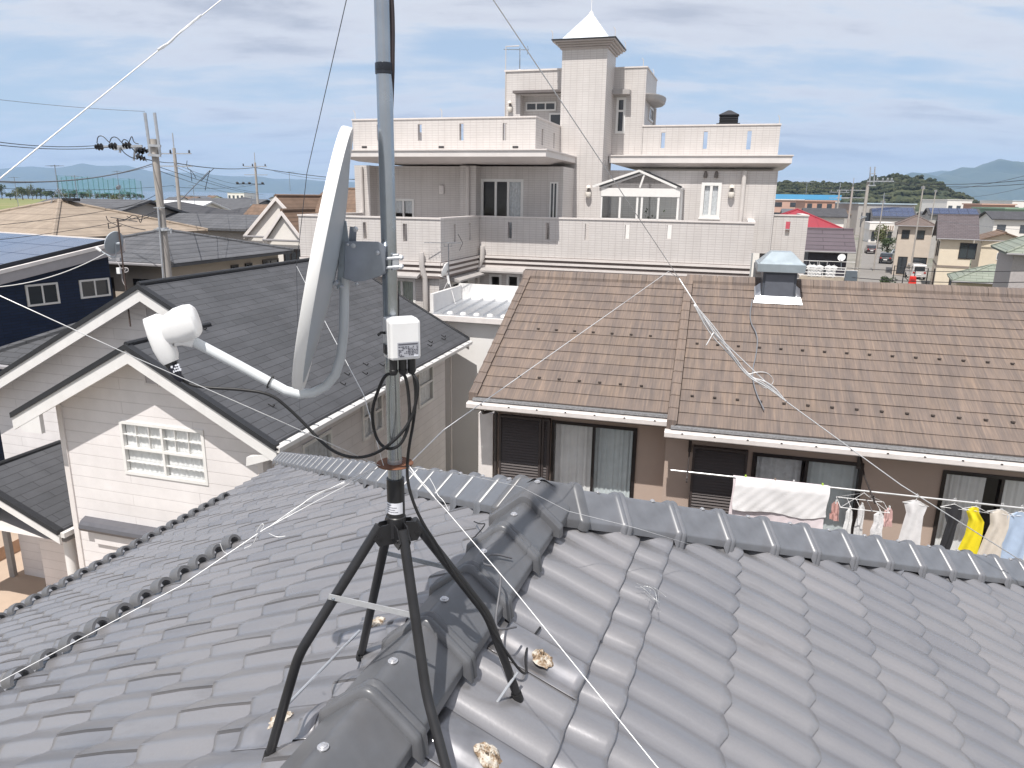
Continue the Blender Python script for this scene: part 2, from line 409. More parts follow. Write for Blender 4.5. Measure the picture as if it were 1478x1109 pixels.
# ---- lead repair sheets with blobs of old sealant where earlier feet stood
LEAD = plain('lead_sheet', (.33,.33,.35), .33, .6, .3, 7, dirt=((.36,.29,.22), .3))
def putty_mat():
    m, t, p = base('old_sealant', (.55,.50,.44), .9); ob, x, y, z = t.xyz()
    n = t.noise(ob, 38, 4, .7)
    t.link(t.ramp(n, [(.34,(.09,.06,.04)),(.46,(.30,.215,.14)),(.54,(.54,.49,.42)),(.75,(.64,.61,.56))]), p.inputs['Base Color']); bump(t, p, n, .9, .01); return m
PUTTY = putty_mat()
for side, u, v in ((1,.245,-.79), (1,.235,-1.215), (-1,.30,-.77), (-1,.315,-1.235)):
    sh = MB(); nu, nv = 12, 24
    u0, u1, v0, v1 = u-.14, u+(.12 if side > 0 else .10), v-.085, v+.085
    for i in range(nu+1):
        for k in range(nv+1):
            uu = u0+(u1-u0)*i/nu; vv = v0+(v1-v0)*k/nv
            sh.v.append(surf(side, max(.03, uu), vv, .005))
    sh.f = [(i*(nv+1)+k, i*(nv+1)+k+1, (i+1)*(nv+1)+k+1, (i+1)*(nv+1)+k) for i in range(nu) for k in range(nv)]
    lead = sh.build('repair_sheet', LEAD, house, True)
    so = lead.modifiers.new('thick', 'SOLIDIFY'); so.thickness = .0015
    bb = MB(); c = surf(side, u, v, .004); nr, na = 6, 20; rr = random.Random(side*10+int(v*100))
    for i in range(nr+1):
        for k in range(na):
            a = 2*PI*k/na; R0 = (.028 + .012*rr.random())*i/nr
            hgt = (.018*(1-(i/nr)**2)) * (1 if i > 1 else .55) + rr.uniform(-.006,.006)*(i < nr)
            bb.v.append(c + Vector((side*R0*math.cos(a), R0*math.sin(a), -PT*R0*math.cos(a) + hgt)))
    bb.f = [(i*na+k, i*na+(k+1) % na, (i+1)*na+(k+1) % na, (i+1)*na+k) for i in range(nr) for k in range(na)]
    bb.build('sealant_lump', PUTTY, lead, True)

# ================================================================== mast, tripod, dish
HV = -1.176
MAST = HF.W(0, HV, 0)          # axis of the mast
mx, my = MAST.x, MAST.y
def mz(px, py): return at_y(px, py, my).z
RT = thing('roof_tripod', 'black four legged steel stand straddling the ridge and holding the antenna mast', 'mast stand', (mx, my, JZ-.24), 19)
def TL(P): return Vector((HF.loc(P)[0], HF.loc(P)[1]-HV, P.z-(JZ-.24)))
zc1, zc2 = mz(571,690), mz(575,745)
mb = MB().lathe([(.0225,zc2-JZ+.24-.05),(.0225,zc2-JZ+.24),(.0205,zc2-JZ+.24+.002),(.0205,zc1-JZ+.24),(.0165,zc1-JZ+.24),(.0165,zc1-JZ+.20)], n=24)
mb.build('collar', BLACK, RT, True)
lz0, lz1 = mz(570,738)-JZ+.24, mz(570,722)-JZ+.24
mb = MB()
for i in range(13):
    a = rad(-150 + 135*i/12); mb.v += [(.0208*math.cos(a), .0208*math.sin(a), lz0), (.0208*math.cos(a), .0208*math.sin(a), lz1)]
mb.f = [(2*i, 2*i+2, 2*i+3, 2*i+1) for i in range(12)]
st = mb.build('sticker', plain('sticker_white', (.72,.73,.78), .5, 0, .05), RT, True)
mb = MB(); rr = random.Random(3)
for row in range(4):
    zz = lz0 + (lz1-lz0)*(.80-.2*row); a = -132
    end = (-92, -62, -72, -50)[row]
    while a < end:
        w = rr.uniform(4, 9)
        i0, i1 = rad(a), rad(a+w*.75); R0 = .02092; hh = .0011
        mb.quad((R0*math.cos(i0), R0*math.sin(i0), zz-hh), (R0*math.cos(i1), R0*math.sin(i1), zz-hh), (R0*math.cos(i1), R0*math.sin(i1), zz+hh), (R0*math.cos(i0), R0*math.sin(i0), zz+hh)); a += w
mb.build('print_lines', plain('print_ink', (.10,.10,.12), .6), st)
# hub plates and legs
legpx = {(-1,-1): ((551,757),(431,945)), (1,-1): ((574,760),(615,1000)), (-1,1): ((557,775),(539,862)), (1,1): ((598,763),(704,888))}
hubz = mz(575,762)-JZ+.24
for (su, sv), (pa, pb) in legpx.items():
    fu, fv = .236*su, .212*sv
    foot = surf(su, abs(fu), HV+fv) ; foot = Vector((foot.x, foot.y-HV, foot.z-(JZ-.24)))
    top = Vector((.030*su, .027*sv, hubz+.012))
    # the bend lies in the vertical plane of the leg, on the line of sight of its bend in the photograph
    n = Vector((-fv, fu, 0)).normalized()
    l = HF.plane(pb[0], pb[1], (0, HV, 0), n); bend = Vector((l[0], l[1]-HV, l[2]-(JZ-.24)))
    bend = Vector((fu, fv, 0)) * (bend.xy.dot(Vector((fu, fv)))/(fu*fu+fv*fv)) + Vector((0,0,bend.z))
    dirA = (bend-top).normalized(); dirB = (foot-bend).normalized(); r = .0118
    pts = [top, top.lerp(bend, .5), bend-dirA*.035]
    for k in range(1, 6):
        s = k/6; pts.append((bend-dirA*.035).lerp(bend, s).lerp(bend.lerp(bend+dirB*.035, s), s))
    pts += [bend+dirB*.035, foot+Vector((0,0,.004))]
    leg = MB().tube(pts, r, 14).build('leg', BLACK, RT, True)
    MB().tube([foot+dirB*-.022, foot+dirB*.004], r+.003, 14).build('rubber_foot', RUBBER, leg, True)
    # clevis plates at the hub
    o = Vector((su*.030, sv*.027, 0)); sd = Vector((-o.y, o.x, 0)).normalized()*.0135
    mb = MB()
    for sg in (-1, 1):
        c = [Vector((0,0,hubz-.034)), o*1.15+Vector((0,0,hubz-.034)), o*1.45+Vector((0,0,hubz-.014)), o*.95+Vector((0,0,hubz+.016)), Vector((0,0,hubz+.020))]
        a = [p + sd*sg for p in c]; b = [p + sd*(sg*.80) for p in c]
        mb.add(a+b, [(0,1,2,3,4), (9,8,7,6,5)] + [(i, 5+i, 5+(i+1) % 5, (i+1) % 5) for i in range(5)])
    mb.tube([o*1.1+sd*1.25+Vector((0,0,hubz-.012)), o*1.1-sd*1.25+Vector((0,0,hubz-.012))], .004, 8)
    mb.build('hinge_plate', BLACK, RT)
def leg_point(px, py, su, sv):
    fu, fv = .236*su, .212*sv; n = Vector((-fv, fu, 0)).normalized()
    l = HF.plane(px, py, (0, HV, 0), n); return Vector((l[0], l[1]-HV, l[2]-(JZ-.24)))
def strip(a, b, w, t, side):
    a, b = Vector(a), Vector(b); d = (b-a).normalized(); up = (Vector((0,0,1))-d*d.z).normalized(); s = d.cross(up)
    a = a-d*.008; b = b+d*.008
    mb = MB(); vs = []
    for p in (a, b):
        for q, e in ((-1,-1),(1,-1),(1,1),(-1,1)): vs.append(p + up*(q*w/2) + s*(e*t/2) + s*side)
    return mb.add(vs, [(0,3,2,1),(4,5,6,7),(0,1,5,4),(1,2,6,5),(2,3,7,6),(3,0,4,7)])
mb = strip(leg_point(482,858,-1,-1), leg_point(594,883,1,-1), .014, .0025, .013)
br = mb.build('cross_brace', plain('zinc_strip', (.66,.67,.68), .38, .55, .1, 30), RT)
for px, py, a, b in ((487,859,-1,-1), (588,881,1,-1)):
    P = leg_point(px, py, a, b) + Vector((0,-.015,0)); MB().lathe([(.005,0),(.005,.003),(.003,.006)], P, (0,-1,0), 8).build('bolt', GALV, br, True)
strip(leg_point(556,802,-1,1), leg_point(640,822,1,1), .012, .0025, -.012).build('cross_brace', GALV, RT)
ROD = plain('grey_rod', (.50,.52,.55), .3, .5, .1, 20)
MB().tube([leg_point(741,969,1,1)+Vector((.012,0,0)), leg_point(660,1108,1,1)+Vector((-.03,-.20,.00))], .004, 8).build('tie_rod', ROD, RT, True)
MB().tube([leg_point(524,912,-1,1)+Vector((-.012,0,0)), leg_point(410,1030,-1,-1)+Vector((-.012,0,0))], .004, 8).build('tie_rod', ROD, RT, True)

# mast
MZ0 = zc1-.03
mast = thing('antenna_mast', 'galvanised steel pole rising out of the black roof stand past the top of the photo', 'mast', (mx, my, MZ0), 19)
MB().tube([(0,0,0),(0,0,1.80)], .0164, 28).build('pole', GALV, mast, True)
MB().tube([(0,0,mz(571,667)-MZ0-.002),(0,0,mz(571,662)-MZ0)], .0168, 20).build('stop_ring', GALVL, mast, True)
t1, t2 = mz(555,108)-MZ0, mz(555,91)-MZ0
MB().lathe([(.0166,t1),(.0180,t1+.001),(.0183,t1+.006),(.0177,t1+.0065),(.0182,t1+.008),(.0182,t2-.001),(.0166,t2)], n=28).build('tape_band', plain('vinyl_tape', (.02,.024,.034), .3, 0, .1, 40), mast, True)
ring = tag(MB().lathe([(.0175,-.0015),(.041,-.0015),(.0425,0),(.041,.0015),(.0175,.0015)], n=40).build('guy_ring', RUST, None, True), 'rusty guy wire ring around the mast foot, wires tied to its rim', 'guy ring')
ring.location = (mx, my, mz(571,669)); RZ = mz(571,669)
mb = MB().lathe([(.0163,0),(.0163,.018),(.0,.02)], n=16)
pl = mb.build('wooden_plug', plain('bare_wood', (.42,.28,.15), .8, 0, .3, 60), mast, True); pl.location = (0,0,zc1-MZ0-.004)

# dish
fq = -10.5; F3 = Vector((-math.cos(rad(fq)), math.sin(rad(fq))*1.0, 0)).normalized()
tilt = rad(13.0)
nrm = (F3*math.cos(tilt) + Vector((0,0,1))*math.sin(tilt)).normalized()      # dish axis, towards the satellite
sideV = Vector((0,0,1)).cross(nrm).normalized(); upV = nrm.cross(sideV).normalized()
top = at_y(486,180,my-.02); bot = at_y(434,556,my-.02)
DC = (top+bot)/2; DH = (top-bot).length/2
DC = Vector((DC.x, my-.012, DC.z))
dish = thing('satellite_dish', 'white offset satellite dish with its feed arm clamped high on the antenna mast', 'satellite dish', DC, 0)
DW = DH*.92
def dpt(r, a, h): return sideV*(DW*r*math.cos(a)) + upV*(DH*r*math.sin(a)) + nrm*h
DISHW = plain('dish_enamel', (.80,.80,.79), .33, 0, .05, 9, coat=.1)
ARMW = plain('arm_enamel', (.60,.63,.65), .4, 0, .06, 7)
DISHB = plain('dish_back_shaded_enamel', (.37,.41,.45), .42, 0, .07, 7, dirt=((.45,.46,.47), .14))  # grey-blue shade of the dish back put into the enamel colour, plus dirt
na = 72
fr_ = MB(); prof = [(0,-.036),(.2,-.0345),(.4,-.0305),(.6,-.0235),(.8,-.0140),(.95,-.004),(.985,-.001),(1.0,.001)]
for r, h in prof: fr_.v += [dpt(r, 2*PI*k/na, h) for k in range(na)]
fr_.f = [(i*na+k, i*na+(k+1) % na, (i+1)*na+(k+1) % na, (i+1)*na+k) for i in range(len(prof)-1) for k in range(na)]
fr_.build('reflector', DISHW, dish, True, 0, False)
bk = MB(); prof = [(0,-.040),(.2,-.0390),(.4,-.0360),(.6,-.0305),(.8,-.0235),(.945,-.0175)]
for r, h in prof: bk.v += [dpt(r, 2*PI*k/na, h) for k in range(na)]
bk.f = [(i*na+k, (i+1)*na+k, (i+1)*na+(k+1) % na, i*na+(k+1) % na) for i in range(len(prof)-1) for k in range(na)]
bk.build('dish_back', DISHB, dish, True, 0, False)
rm = MB(); prof = [(1.0,.0015),(1.006,-.001),(1.008,-.016),(1.004,-.0195),(.985,-.0195),(.945,-.0173)]
for r, h in prof: rm.v += [dpt(r, 2*PI*k/na, h) for k in range(na)]
rm.f = [(i*na+k, i*na+(k+1) % na, (i+1)*na+(k+1) % na, (i+1)*na+k) for i in range(len(prof)-1) for k in range(na)]
rm.build('rim', DISHW, dish, True, 0, True, 60)
def dl(P): return Vector(P) - DC
# steel bracket behind the dish, clamp round the mast
def yb(px, py, dy=-.0): return dl(at_y(px, py, my+dy))
BLUEST = plain('bracket_steel', (.34,.37,.43), .36, .8, .22, 16, dirt=((.24,.25,.26), .3))
def plate(pxs, y0, y1):
    a = [yb(x, y, y0) for x, y in pxs]; b = [yb(x, y, y1) for x, y in pxs]; n = len(a); mb = MB()
    return mb.add(a+b, [tuple(range(n)), tuple(range(2*n-1, n-1, -1))] + [(i, n+i, n+(i+1) % n, (i+1) % n) for i in range(n)])
sidepl = [(498,348),(546,349),(553,353),(556,362),(556,392),(549,399),(525,406),(512,407),(496,402)]
b1 = plate(sidepl, -.034, -.030).build('bracket_cheek', BLUEST, dish, False, .001)
plate(sidepl, .028, .032).build('bracket_cheek', BLUEST, dish, False, .001)
plate([(547,350),(557,356),(557,394),(549,399)], -.030, .028).build('bracket_web', BLUEST, dish)
mb = plate([(492,318),(500,319),(504,350),(497,404),(488,418),(486,416)], -.016, .016)
mb.build('mounting_plate', plain('plate_steel', (.45,.50,.54), .35, .8, .2, 20), dish, False, .001)
mb = plate([(505,327),(515,329),(514,350),(503,348)], -.012, -.008)
mb.build('adjuster', BLUEST, dish)
mb = MB()
for px, py, r, h in ((513,331,.006,.008), (502,353,.003,.004), (545,365,.005,.005), (510,355,.0055,.002), (487,408,.006,.02), (494,413,.004,.014), (515,410,.004,.004)):
    mb.lathe([(r,0),(r,h*.7),(r*.5,h)], yb(px, py, -.035), (0,-1,0), 8)
mb.build('bolt', GALVL, dish, True)
mb = plate([(566,367),(576,366),(576,389),(566,391)], -.024, .022)
cl = mb.build('mast_clamp', GALVL, dish, False, .002)
mb = MB()
for py in (372, 385):
    for dy in (-.023, .021): mb.tube([yb(552, py+2, dy), yb(581, py, dy)], .003, 8)
    mb.lathe([(.006,0),(.006,.005),(.003,.008)], yb(577, py, -.023), (1,0,0), 6)
mb.build('u_bolt', GALVL, cl, True)
# feed arm
arm = [(497,400),(497,440),(496,480),(492,515),(484,541),(470,558),(452,567),(432,569),(412,564),(390,552),(340,525),(272,489)]
dys = [.0]*8 + [-.0, -.004, -.012, -.024]
ap = [yb(x, y, dy-.006) for (x, y), dy in zip(arm, dys)]
MB().tube(ap, .0108, 14, True, 1.0).build('feed_arm', ARMW, dish, True)
# LNB feed: horn pointing at the dish and a drooping body
A = yb(272,489,-.03)
ly = -.036
lb = MB()
horn_a, horn_b = yb(238,478,ly), yb(283,470,ly+.012)
def ring_pts(c, ax, rx, ry, n=20, sq=.75):
    ax = ax.normalized(); s = ax.cross(Vector((0,0,1))).normalized(); u = s.cross(ax)
    o = []
    for k in range(n):
        a = 2*PI*k/n; cx, cy = math.cos(a), math.sin(a)
        o.append(c + s*(rx*math.copysign(abs(cx)**sq, cx)) + u*(ry*math.copysign(abs(cy)**sq, cy)))
    return o
def loft(mb, rings):
    n = len(rings[0])
    for r in rings: mb.v += r
    o = len(mb.v) - n*len(rings)
    for i in range(len(rings)-1):
        mb.f += [(o+i*n+k, o+i*n+(k+1) % n, o+(i+1)*n+(k+1) % n, o+(i+1)*n+k) for k in range(n)]
    mb.f += [tuple(o+k for k in range(n-1, -1, -1)), tuple(o+(len(rings)-1)*n+k for k in range(n))]
rings = []
for px, py, rx, ry in ((232,481,.016,.022), (243,476,.024,.031), (258,470,.028,.038), (272,465,.029,.038), (279,463,.030,.036), (283,462,.026,.030)):
    rings.append(ring_pts(yb(px, py, ly), Vector((1,.12,.25)), rx, ry))
loft(lb, rings)
rings = []
for px, py, rx, ry in ((216,457,.008,.016), (222,462,.020,.021), (230,480,.024,.024), (237,500,.022,.023), (244,516,.019,.020), (247,523,.015,.016)):
    rings.append(ring_pts(yb(px, py, ly), Vector((.38,0,-.92)), rx, ry))
loft(lb, rings)
rings = []
for px, py, rx, ry in ((256,490,.013,.016), (266,490,.011,.014), (280,494,.009,.012)):
    rings.append(ring_pts(yb(px, py, ly+.002), Vector((.9,.1,-.35)), rx, ry))
loft(lb, rings)
lnb = lb.build('feed_unit', PLASTW, dish, True, 0, True, 60)
MB().tube([yb(245,522,ly), yb(249,527,ly)], .0135, 18).build('cable_grip', BLACK, lnb, True)
lt = MB().tube([yb(249,526,ly), yb(254,539,ly), yb(257,544,ly), yb(262,548,ly+.005)], [.0125,.0120,.0095,.008], 18).build('connector_boot', plain('boot_rubber', (.016,.017,.03), .4, 0, .1, 20), lnb, True)
mb = MB(); rr = random.Random(5)
bd = Vector((.0,-1,0))
for row in range(3):
    for k in range(4):
        if rr.random() < .85:
            p = yb(248+k*3.0+row*1.5, 530+row*3.4-k*1.0, ly-.0124)
            w = rr.uniform(.0012,.0022); h = rr.uniform(.0012,.0026)
            mb.box(p.x-w, p.x+w, p.y-.001, p.y+.002, p.z-h, p.z+h)
mb.build('print_marks', plain('print_white', (.7,.72,.78), .6), lnb)
# black zip tie on the arm
p = ap[9]; zt = MB().tube([p+Vector((.013*math.cos(a)*.5, .013*math.sin(a), .013*math.cos(a))) for a in [2*PI*k/14 for k in range(15)]], .0018, 6).build('cable_tie', BLACK, dish, True)

# booster box on the mast
BOX = thing('junction_box', 'white plastic booster box with a grey rating label, strapped to the mast below the dish', 'junction box', at_y(580,488,my-.045), -24)
bo = Vector(BOX.location)
bs = .001*my/1.0400
mb = MB().box(-.034,.034,-.012,.030,-.043,.043); mb.build('back_case', PLASTW, BOX, False, .004)
mb = MB().box(-.0335,.0335,-.030,-.0125,-.0425,.0425); mb.build('cover', PLASTW, BOX, False, .006)
lab = MB().quad((-.018,-.0305,-.036),(.0285,-.0305,-.036),(.0285,-.0305,-.004),(-.018,-.0305,-.004)).build('rating_label', plain('label_grey', (.40,.41,.45), .5, 0, .05), BOX)
mb = MB(); rr = random.Random(11)
def bar(x0, x1, z0, z1): mb.quad((x0,-.0309,z0),(x1,-.0309,z0),(x1,-.0309,z1),(x0,-.0309,z1))
bar(-.016,.026,-.0095,-.0065)
for row in range(6):
    zz = -.0135 - row*.0034; x = -.016
    while x < .024:
        w = rr.uniform(.002,.007)
        if rr.random() < .75: bar(x, min(.026, x+w), zz-.0011, zz+.0011)
        x += w + .0015
bar(-.014,-.004,-.0345,-.0325)
mb.build('print_lines', plain('print_ink', (.1,.1,.12), .6), lab)
mb = MB(); 
def bar2(x0, x1, z0, z1): mb.quad((x0,-.0309,z0),(x1,-.0309,z0),(x1,-.0309,z1),(x0,-.0309,z1))
bar2(.017,.027,-.0352,-.0312); mb.build('stamp_box', plain('print_white', (.7,.72,.78), .6), lab)
for i, xx in enumerate((-.022, -.002, .018)):
    MB().lathe([(.0085,-.043),(.0085,-.066),(.0095,-.067),(.0090,-.073),(.006,-.078)], (xx,-.008,0), n=14).build('cable_port', BLACK, BOX, True)
mb = MB(); mb.box(-.037,-.0341,-.004,.018,-.034,-.012); mb.build('earth_terminal', BLACK, BOX, False, .002)
mb = MB().tube([(-.034,.006,.012),(-.045,.0,.014),(-.052,-.004,.010)], .003, 6); mb.build('spare_lead', BLACK, BOX, True)
def bx(x, y, z):
    a = rad(24); return bo + Vector((x*math.cos(a)-y*math.sin(a), x*math.sin(a)+y*math.cos(a), z))
def smooth_path(pts, it=3):
    pts = [Vector(p) for p in pts]
    for _ in range(it):
        q = [pts[0]]
        for a, b in zip(pts, pts[1:]): q += [a.lerp(b, .25), a.lerp(b, .75)]
        q.append(pts[-1]); pts = q
    return pts
def cable(label, pts, r=.0036, mat=RUBBER, it=3, name='coaxial_cable', cat='cable', group=None, n=8):
    return tag(MB().tube(smooth_path(pts, it), r, n).build(name, mat, None, True, 0, True, 0), label, cat, group)
Y = lambda px, py, dy=0: at_y(px, py, my+dy)
cable('black cable drooping from the dish feed along its arm to the booster box', [Y(261,547,-.03), Y(275,556,-.03), Y(300,560,-.028), Y(345,562,-.02), Y(390,568,-.014), Y(415,588,-.01), Y(440,612,-.01), Y(465,640,-.015), Y(490,657,-.03), Y(520,662,-.05), Y(550,652,-.055), Y(578,628,-.06), Y(594,605,-.05), Y(602,575,-.05), Y(604,552,-.052), bx(.018,-.008,-.076)])
cable('black cable looping left of the mast from the box and back round behind', [bx(-.022,-.008,-.076), Y(556,540,-.05), Y(545,565,-.05), Y(537,590,-.04), Y(538,615,-.03), Y(546,640,-.03), Y(562,650,-.05), Y(580,642,-.055), Y(592,610,-.05), Y(590,570,-.045), Y(586,545,-.05), bx(-.002,-.008,-.076)])
c3 = [Y(597,540,-.045), Y(601,570,-.045), Y(597,610,-.04), Y(590,645,-.03), Y(587,680,-.025), Y(590,705,-.03), Y(600,735,-.03), Y(614,762,-.03), Y(630,785,-.02)]
wl = HF
def wleg(px, py, off=.018):
    l = leg_point(px, py, 1, 1); return HF.W(l.x+.004, l.y+HV-off, l.z+JZ-.24)
c3 += [wleg(655,822), wleg(690,866), wleg(706,890), wleg(712,905,.02)]
for u, v in ((.24,-.93), (.19,-.80), (.20,-.66)):
    p = surf(1, u, v, .012); c3.append(HF.W(p.x, p.y, p.z))
cable('black cable running down the mast and the far right leg to the roof tiles', c3)
cable('pair of dark cables taped to the back of the upper mast', [Y(561,-60,.0), Y(566,0,.0), Y(567.5,40,.0), Y(567,88,-.002), Y(567,104,-.002), Y(566,130,.006), Y(565,160,.016)], .004, plain('brown_black_cable', (.03,.022,.024), .5))
cable('thin dark cable emerging between dish bracket and box behind the mast', [Y(571,408,.012), Y(574,430,.004), Y(574,455,.0), Y(571,475,.0)], .004)
cable('loose grey cable loop lying over the ridge beside the far right leg', [HF.W(.075,-.55,JZ-.04), HF.W(.03,-.62,JZ+.005), HF.W(.02,-.70,JZ+.006), HF.W(.10,-.74,JZ+.03), HF.W(.13,-.80,JZ+.02), HF.W(.14,-.88,JZ-.06), HF.W(.17,-.93,JZ-.05), HF.W(.19,-.84,JZ-.09)], .0034, plain('grey_sheath', (.12,.12,.13), .5))
cable('thin black wire crossing the ridge towards the hip junction', [HF.W(-.26,-.05,JZ-.19), HF.W(-.19,-.16,JZ-.14), HF.W(-.13,-.24,JZ-.09), HF.W(-.12,-.42,JZ-.075)], .0025, RUBBER)

# guy wires
def wire(label, pts, r=.0010, mat=STEEL, group='guy wires of the mast', it=0, n=6, name='guy_wire', cat='guy wire'):
    p = smooth_path(pts, it) if it else [Vector(q) for q in pts]
    return tag(MB().tube(p, r, n).build(name, mat, None, True, 0, True, 0), label, cat, group)
def rim(px): 
    p = at_y(px, 669, my); return Vector((p.x, my-.02, RZ))
TOPM = Vector((mx, my, MZ0+1.75))
K1 = at_y(980, 402, 3.6)
wire('guy wire from the mast top down to the right hand knot', [TOPM, at_y(712,0,1.98), K1], .0016)
wire('guy wire from the rusty ring up to the right hand knot', [rim(588), at_y(640,621,1.85), at_y(965,392,3.52), K1], .0014)
K2 = at_y(1135, 580, 3.7)
E1 = at_y(1500, 826, 3.95)
wire('bright guy wire from the right hand knot across the brown roof to the lower right', [K1, at_y(1030,480,3.63), K2, at_y(1300,700,3.82), E1], .0030)
# twisted slack at the knot
mb = MB(); rr = random.Random(2)
ctr = [at_y(x, y, Yv) for x, y, Yv in ((1002,440,3.61),(1030,480,3.63),(1055,512,3.65),(1080,540,3.67),(1105,556,3.68),(1135,580,3.7))]
for s in range(4):
    mb.tube(smooth_path([p + Vector((rr.uniform(-.022,.022), rr.uniform(-.015,.015), rr.uniform(-.022,.022)))*(1 if 0 < i < 5 else .1) for i, p in enumerate(ctr)], 2), .0032, 6)
mb.tube(smooth_path([ctr[1], at_y(1022,494,3.62), at_y(1019,499,3.62)], 1), .0030, 6)
mb.tube(smooth_path([ctr[3], at_y(1100,536,3.66), at_y(1112,541,3.68), at_y(1117,550,3.69), at_y(1114,555,3.69)], 2), .0020, 6)
mb.tube(smooth_path([ctr[3], at_y(1092,550,3.67), at_y(1100,560,3.68), at_y(1114,561,3.69), ctr[4]], 2), .0022, 6)
tag(mb.build('wire_knot', STEEL, None, True, 0, True, 0), 'tangled twist of bright wire on the right guy wire over the brown roof', 'wire knot')
LK = at_y(240, 64, 1.2)
wire('bright guy wire crossing the sky at the upper left', [TOPM, at_y(322,-2,1.3), LK, at_y(0,258,1.0), at_y(-60,306,.95)], .0010)
mb = MB()
for s in range(2): mb.tube(smooth_path([at_y(228,72,1.18), at_y(236,66+3*s,1.19), at_y(246,62-2*s,1.2), at_y(256,50,1.22), at_y(290,22,1.26)], 2), .0015, 6)
tag(mb.build('wire_knot', STEEL, None, True, 0, True, 0), 'bright twist on the guy wire in the sky at the upper left', 'wire knot')
K3 = at_y(428, 384, 2.5)
wire('dark guy wire dropping from the mast top past the back of the dish', [TOPM, at_y(500,0,1.85), at_y(443,250,2.3), K3], .0011, plain('dull_wire', (.12,.13,.15), .5, .5))
wire('thin guy wire from the rusty ring across the dark shingle roof', [rim(556), at_y(525,570,1.72), at_y(470,466,2.2), K3], .0009)
P3 = HF.W(-4.6, 4.75, JZ-.05-PT*4.7)
wire('guy wire from its far left knot to the end of the left hip', [K3, P3], .0009, plain('dull_wire', (0,0,0)))
K4 = at_y(-20, 418, 1.15)
wire('guy wire running left from the rusty ring across the white gabled house', [rim(552), at_y(393,603,1.42), at_y(190,514,1.27), K4], .0008)
def tile_at(px, py, side, ex=.01):
    l = HF.plane(px, py, (0,0,JZ-.07), (side*PT,0,1)); return HF.W(l[0], l[1], l[2])
wire('white guy wire low over the left tiles from the ring towards the snow guards', [rim(553), at_y(380,765,1.42), at_y(262,845,1.32), at_y(0,984,1.1), at_y(-40,1005,1.06)], .0010)
mb = MB()
for s in range(3): mb.tube(smooth_path([at_y(545,672,1.54), at_y(500,694+s*2,1.52), at_y(455,716-s*2,1.48), at_y(420,738+s*2,1.45), at_y(392,758,1.43)], 2), .0009, 6)
for q in ([(376,766),(382,759),(378,755),(370,768)], [(388,770),(400,776),(412,774)], [(318,785),(322,797),(330,800)], [(352,792),(366,786),(372,770)]):
    mb.tube(smooth_path([at_y(x, y, 1.41) for x, y in q], 2), .0009, 6)
tag(mb.build('wire_knot', STEEL, None, True, 0, True, 0), 'loose curls of wire twisted along the low left guy wire', 'wire knot')
wire('thin guy wire from the ring over the ridge to the lower right tiles', [rim(588), at_y(645,738,1.45), at_y(742,852,1.27), at_y(950,1109,1.0), at_y(985,1150,.96)], .0011)
mb = MB()
for s in range(2): mb.tube(smooth_path([at_y(590,672,1.54), at_y(604,690+3*s,1.52), at_y(616,704-2*s,1.5), at_y(630,722,1.47)], 2), .0009, 6)
mb.tube(smooth_path([at_y(620,690,1.5), at_y(628,704,1.49), at_y(632,716,1.48), at_y(640,722,1.47), at_y(648,738,1.46)], 2), .0008, 6)
tag(mb.build('wire_knot', STEEL, None, True, 0, True, 0), 'curled wire ends just right of the rusty ring', 'wire knot')
wire('faint guy wire from the ring over the right hip tiles', [rim(589), at_y(660,683,1.75), at_y(752,703,2.15), at_y(820,738,2.25), at_y(917,762,2.4), at_y(1010,790,2.6)], .0008)
mb = MB(); rr = random.Random(9)
for s in range(7):
    x0, y0 = rr.uniform(915,935), rr.uniform(845,860)
    q = [(x0,y0), (x0+rr.uniform(8,18), y0+rr.uniform(0,8)), (x0+rr.uniform(18,34), y0+rr.uniform(2,24)), (x0+rr.uniform(10,30), y0+rr.uniform(20,38))]
    mb.tube(smooth_path([tile_at(x, y, 1) + Vector((0,0,rr.uniform(0,.02))) for x, y in q], 2), .0007, 5)
tag(mb.build('wire_scrap', plain('scrap_wire', (.55,.56,.56), .35, .7), None, True, 0, True, 0), 'small tangle of discarded wire lying on the right hand tiles', 'wire scrap')
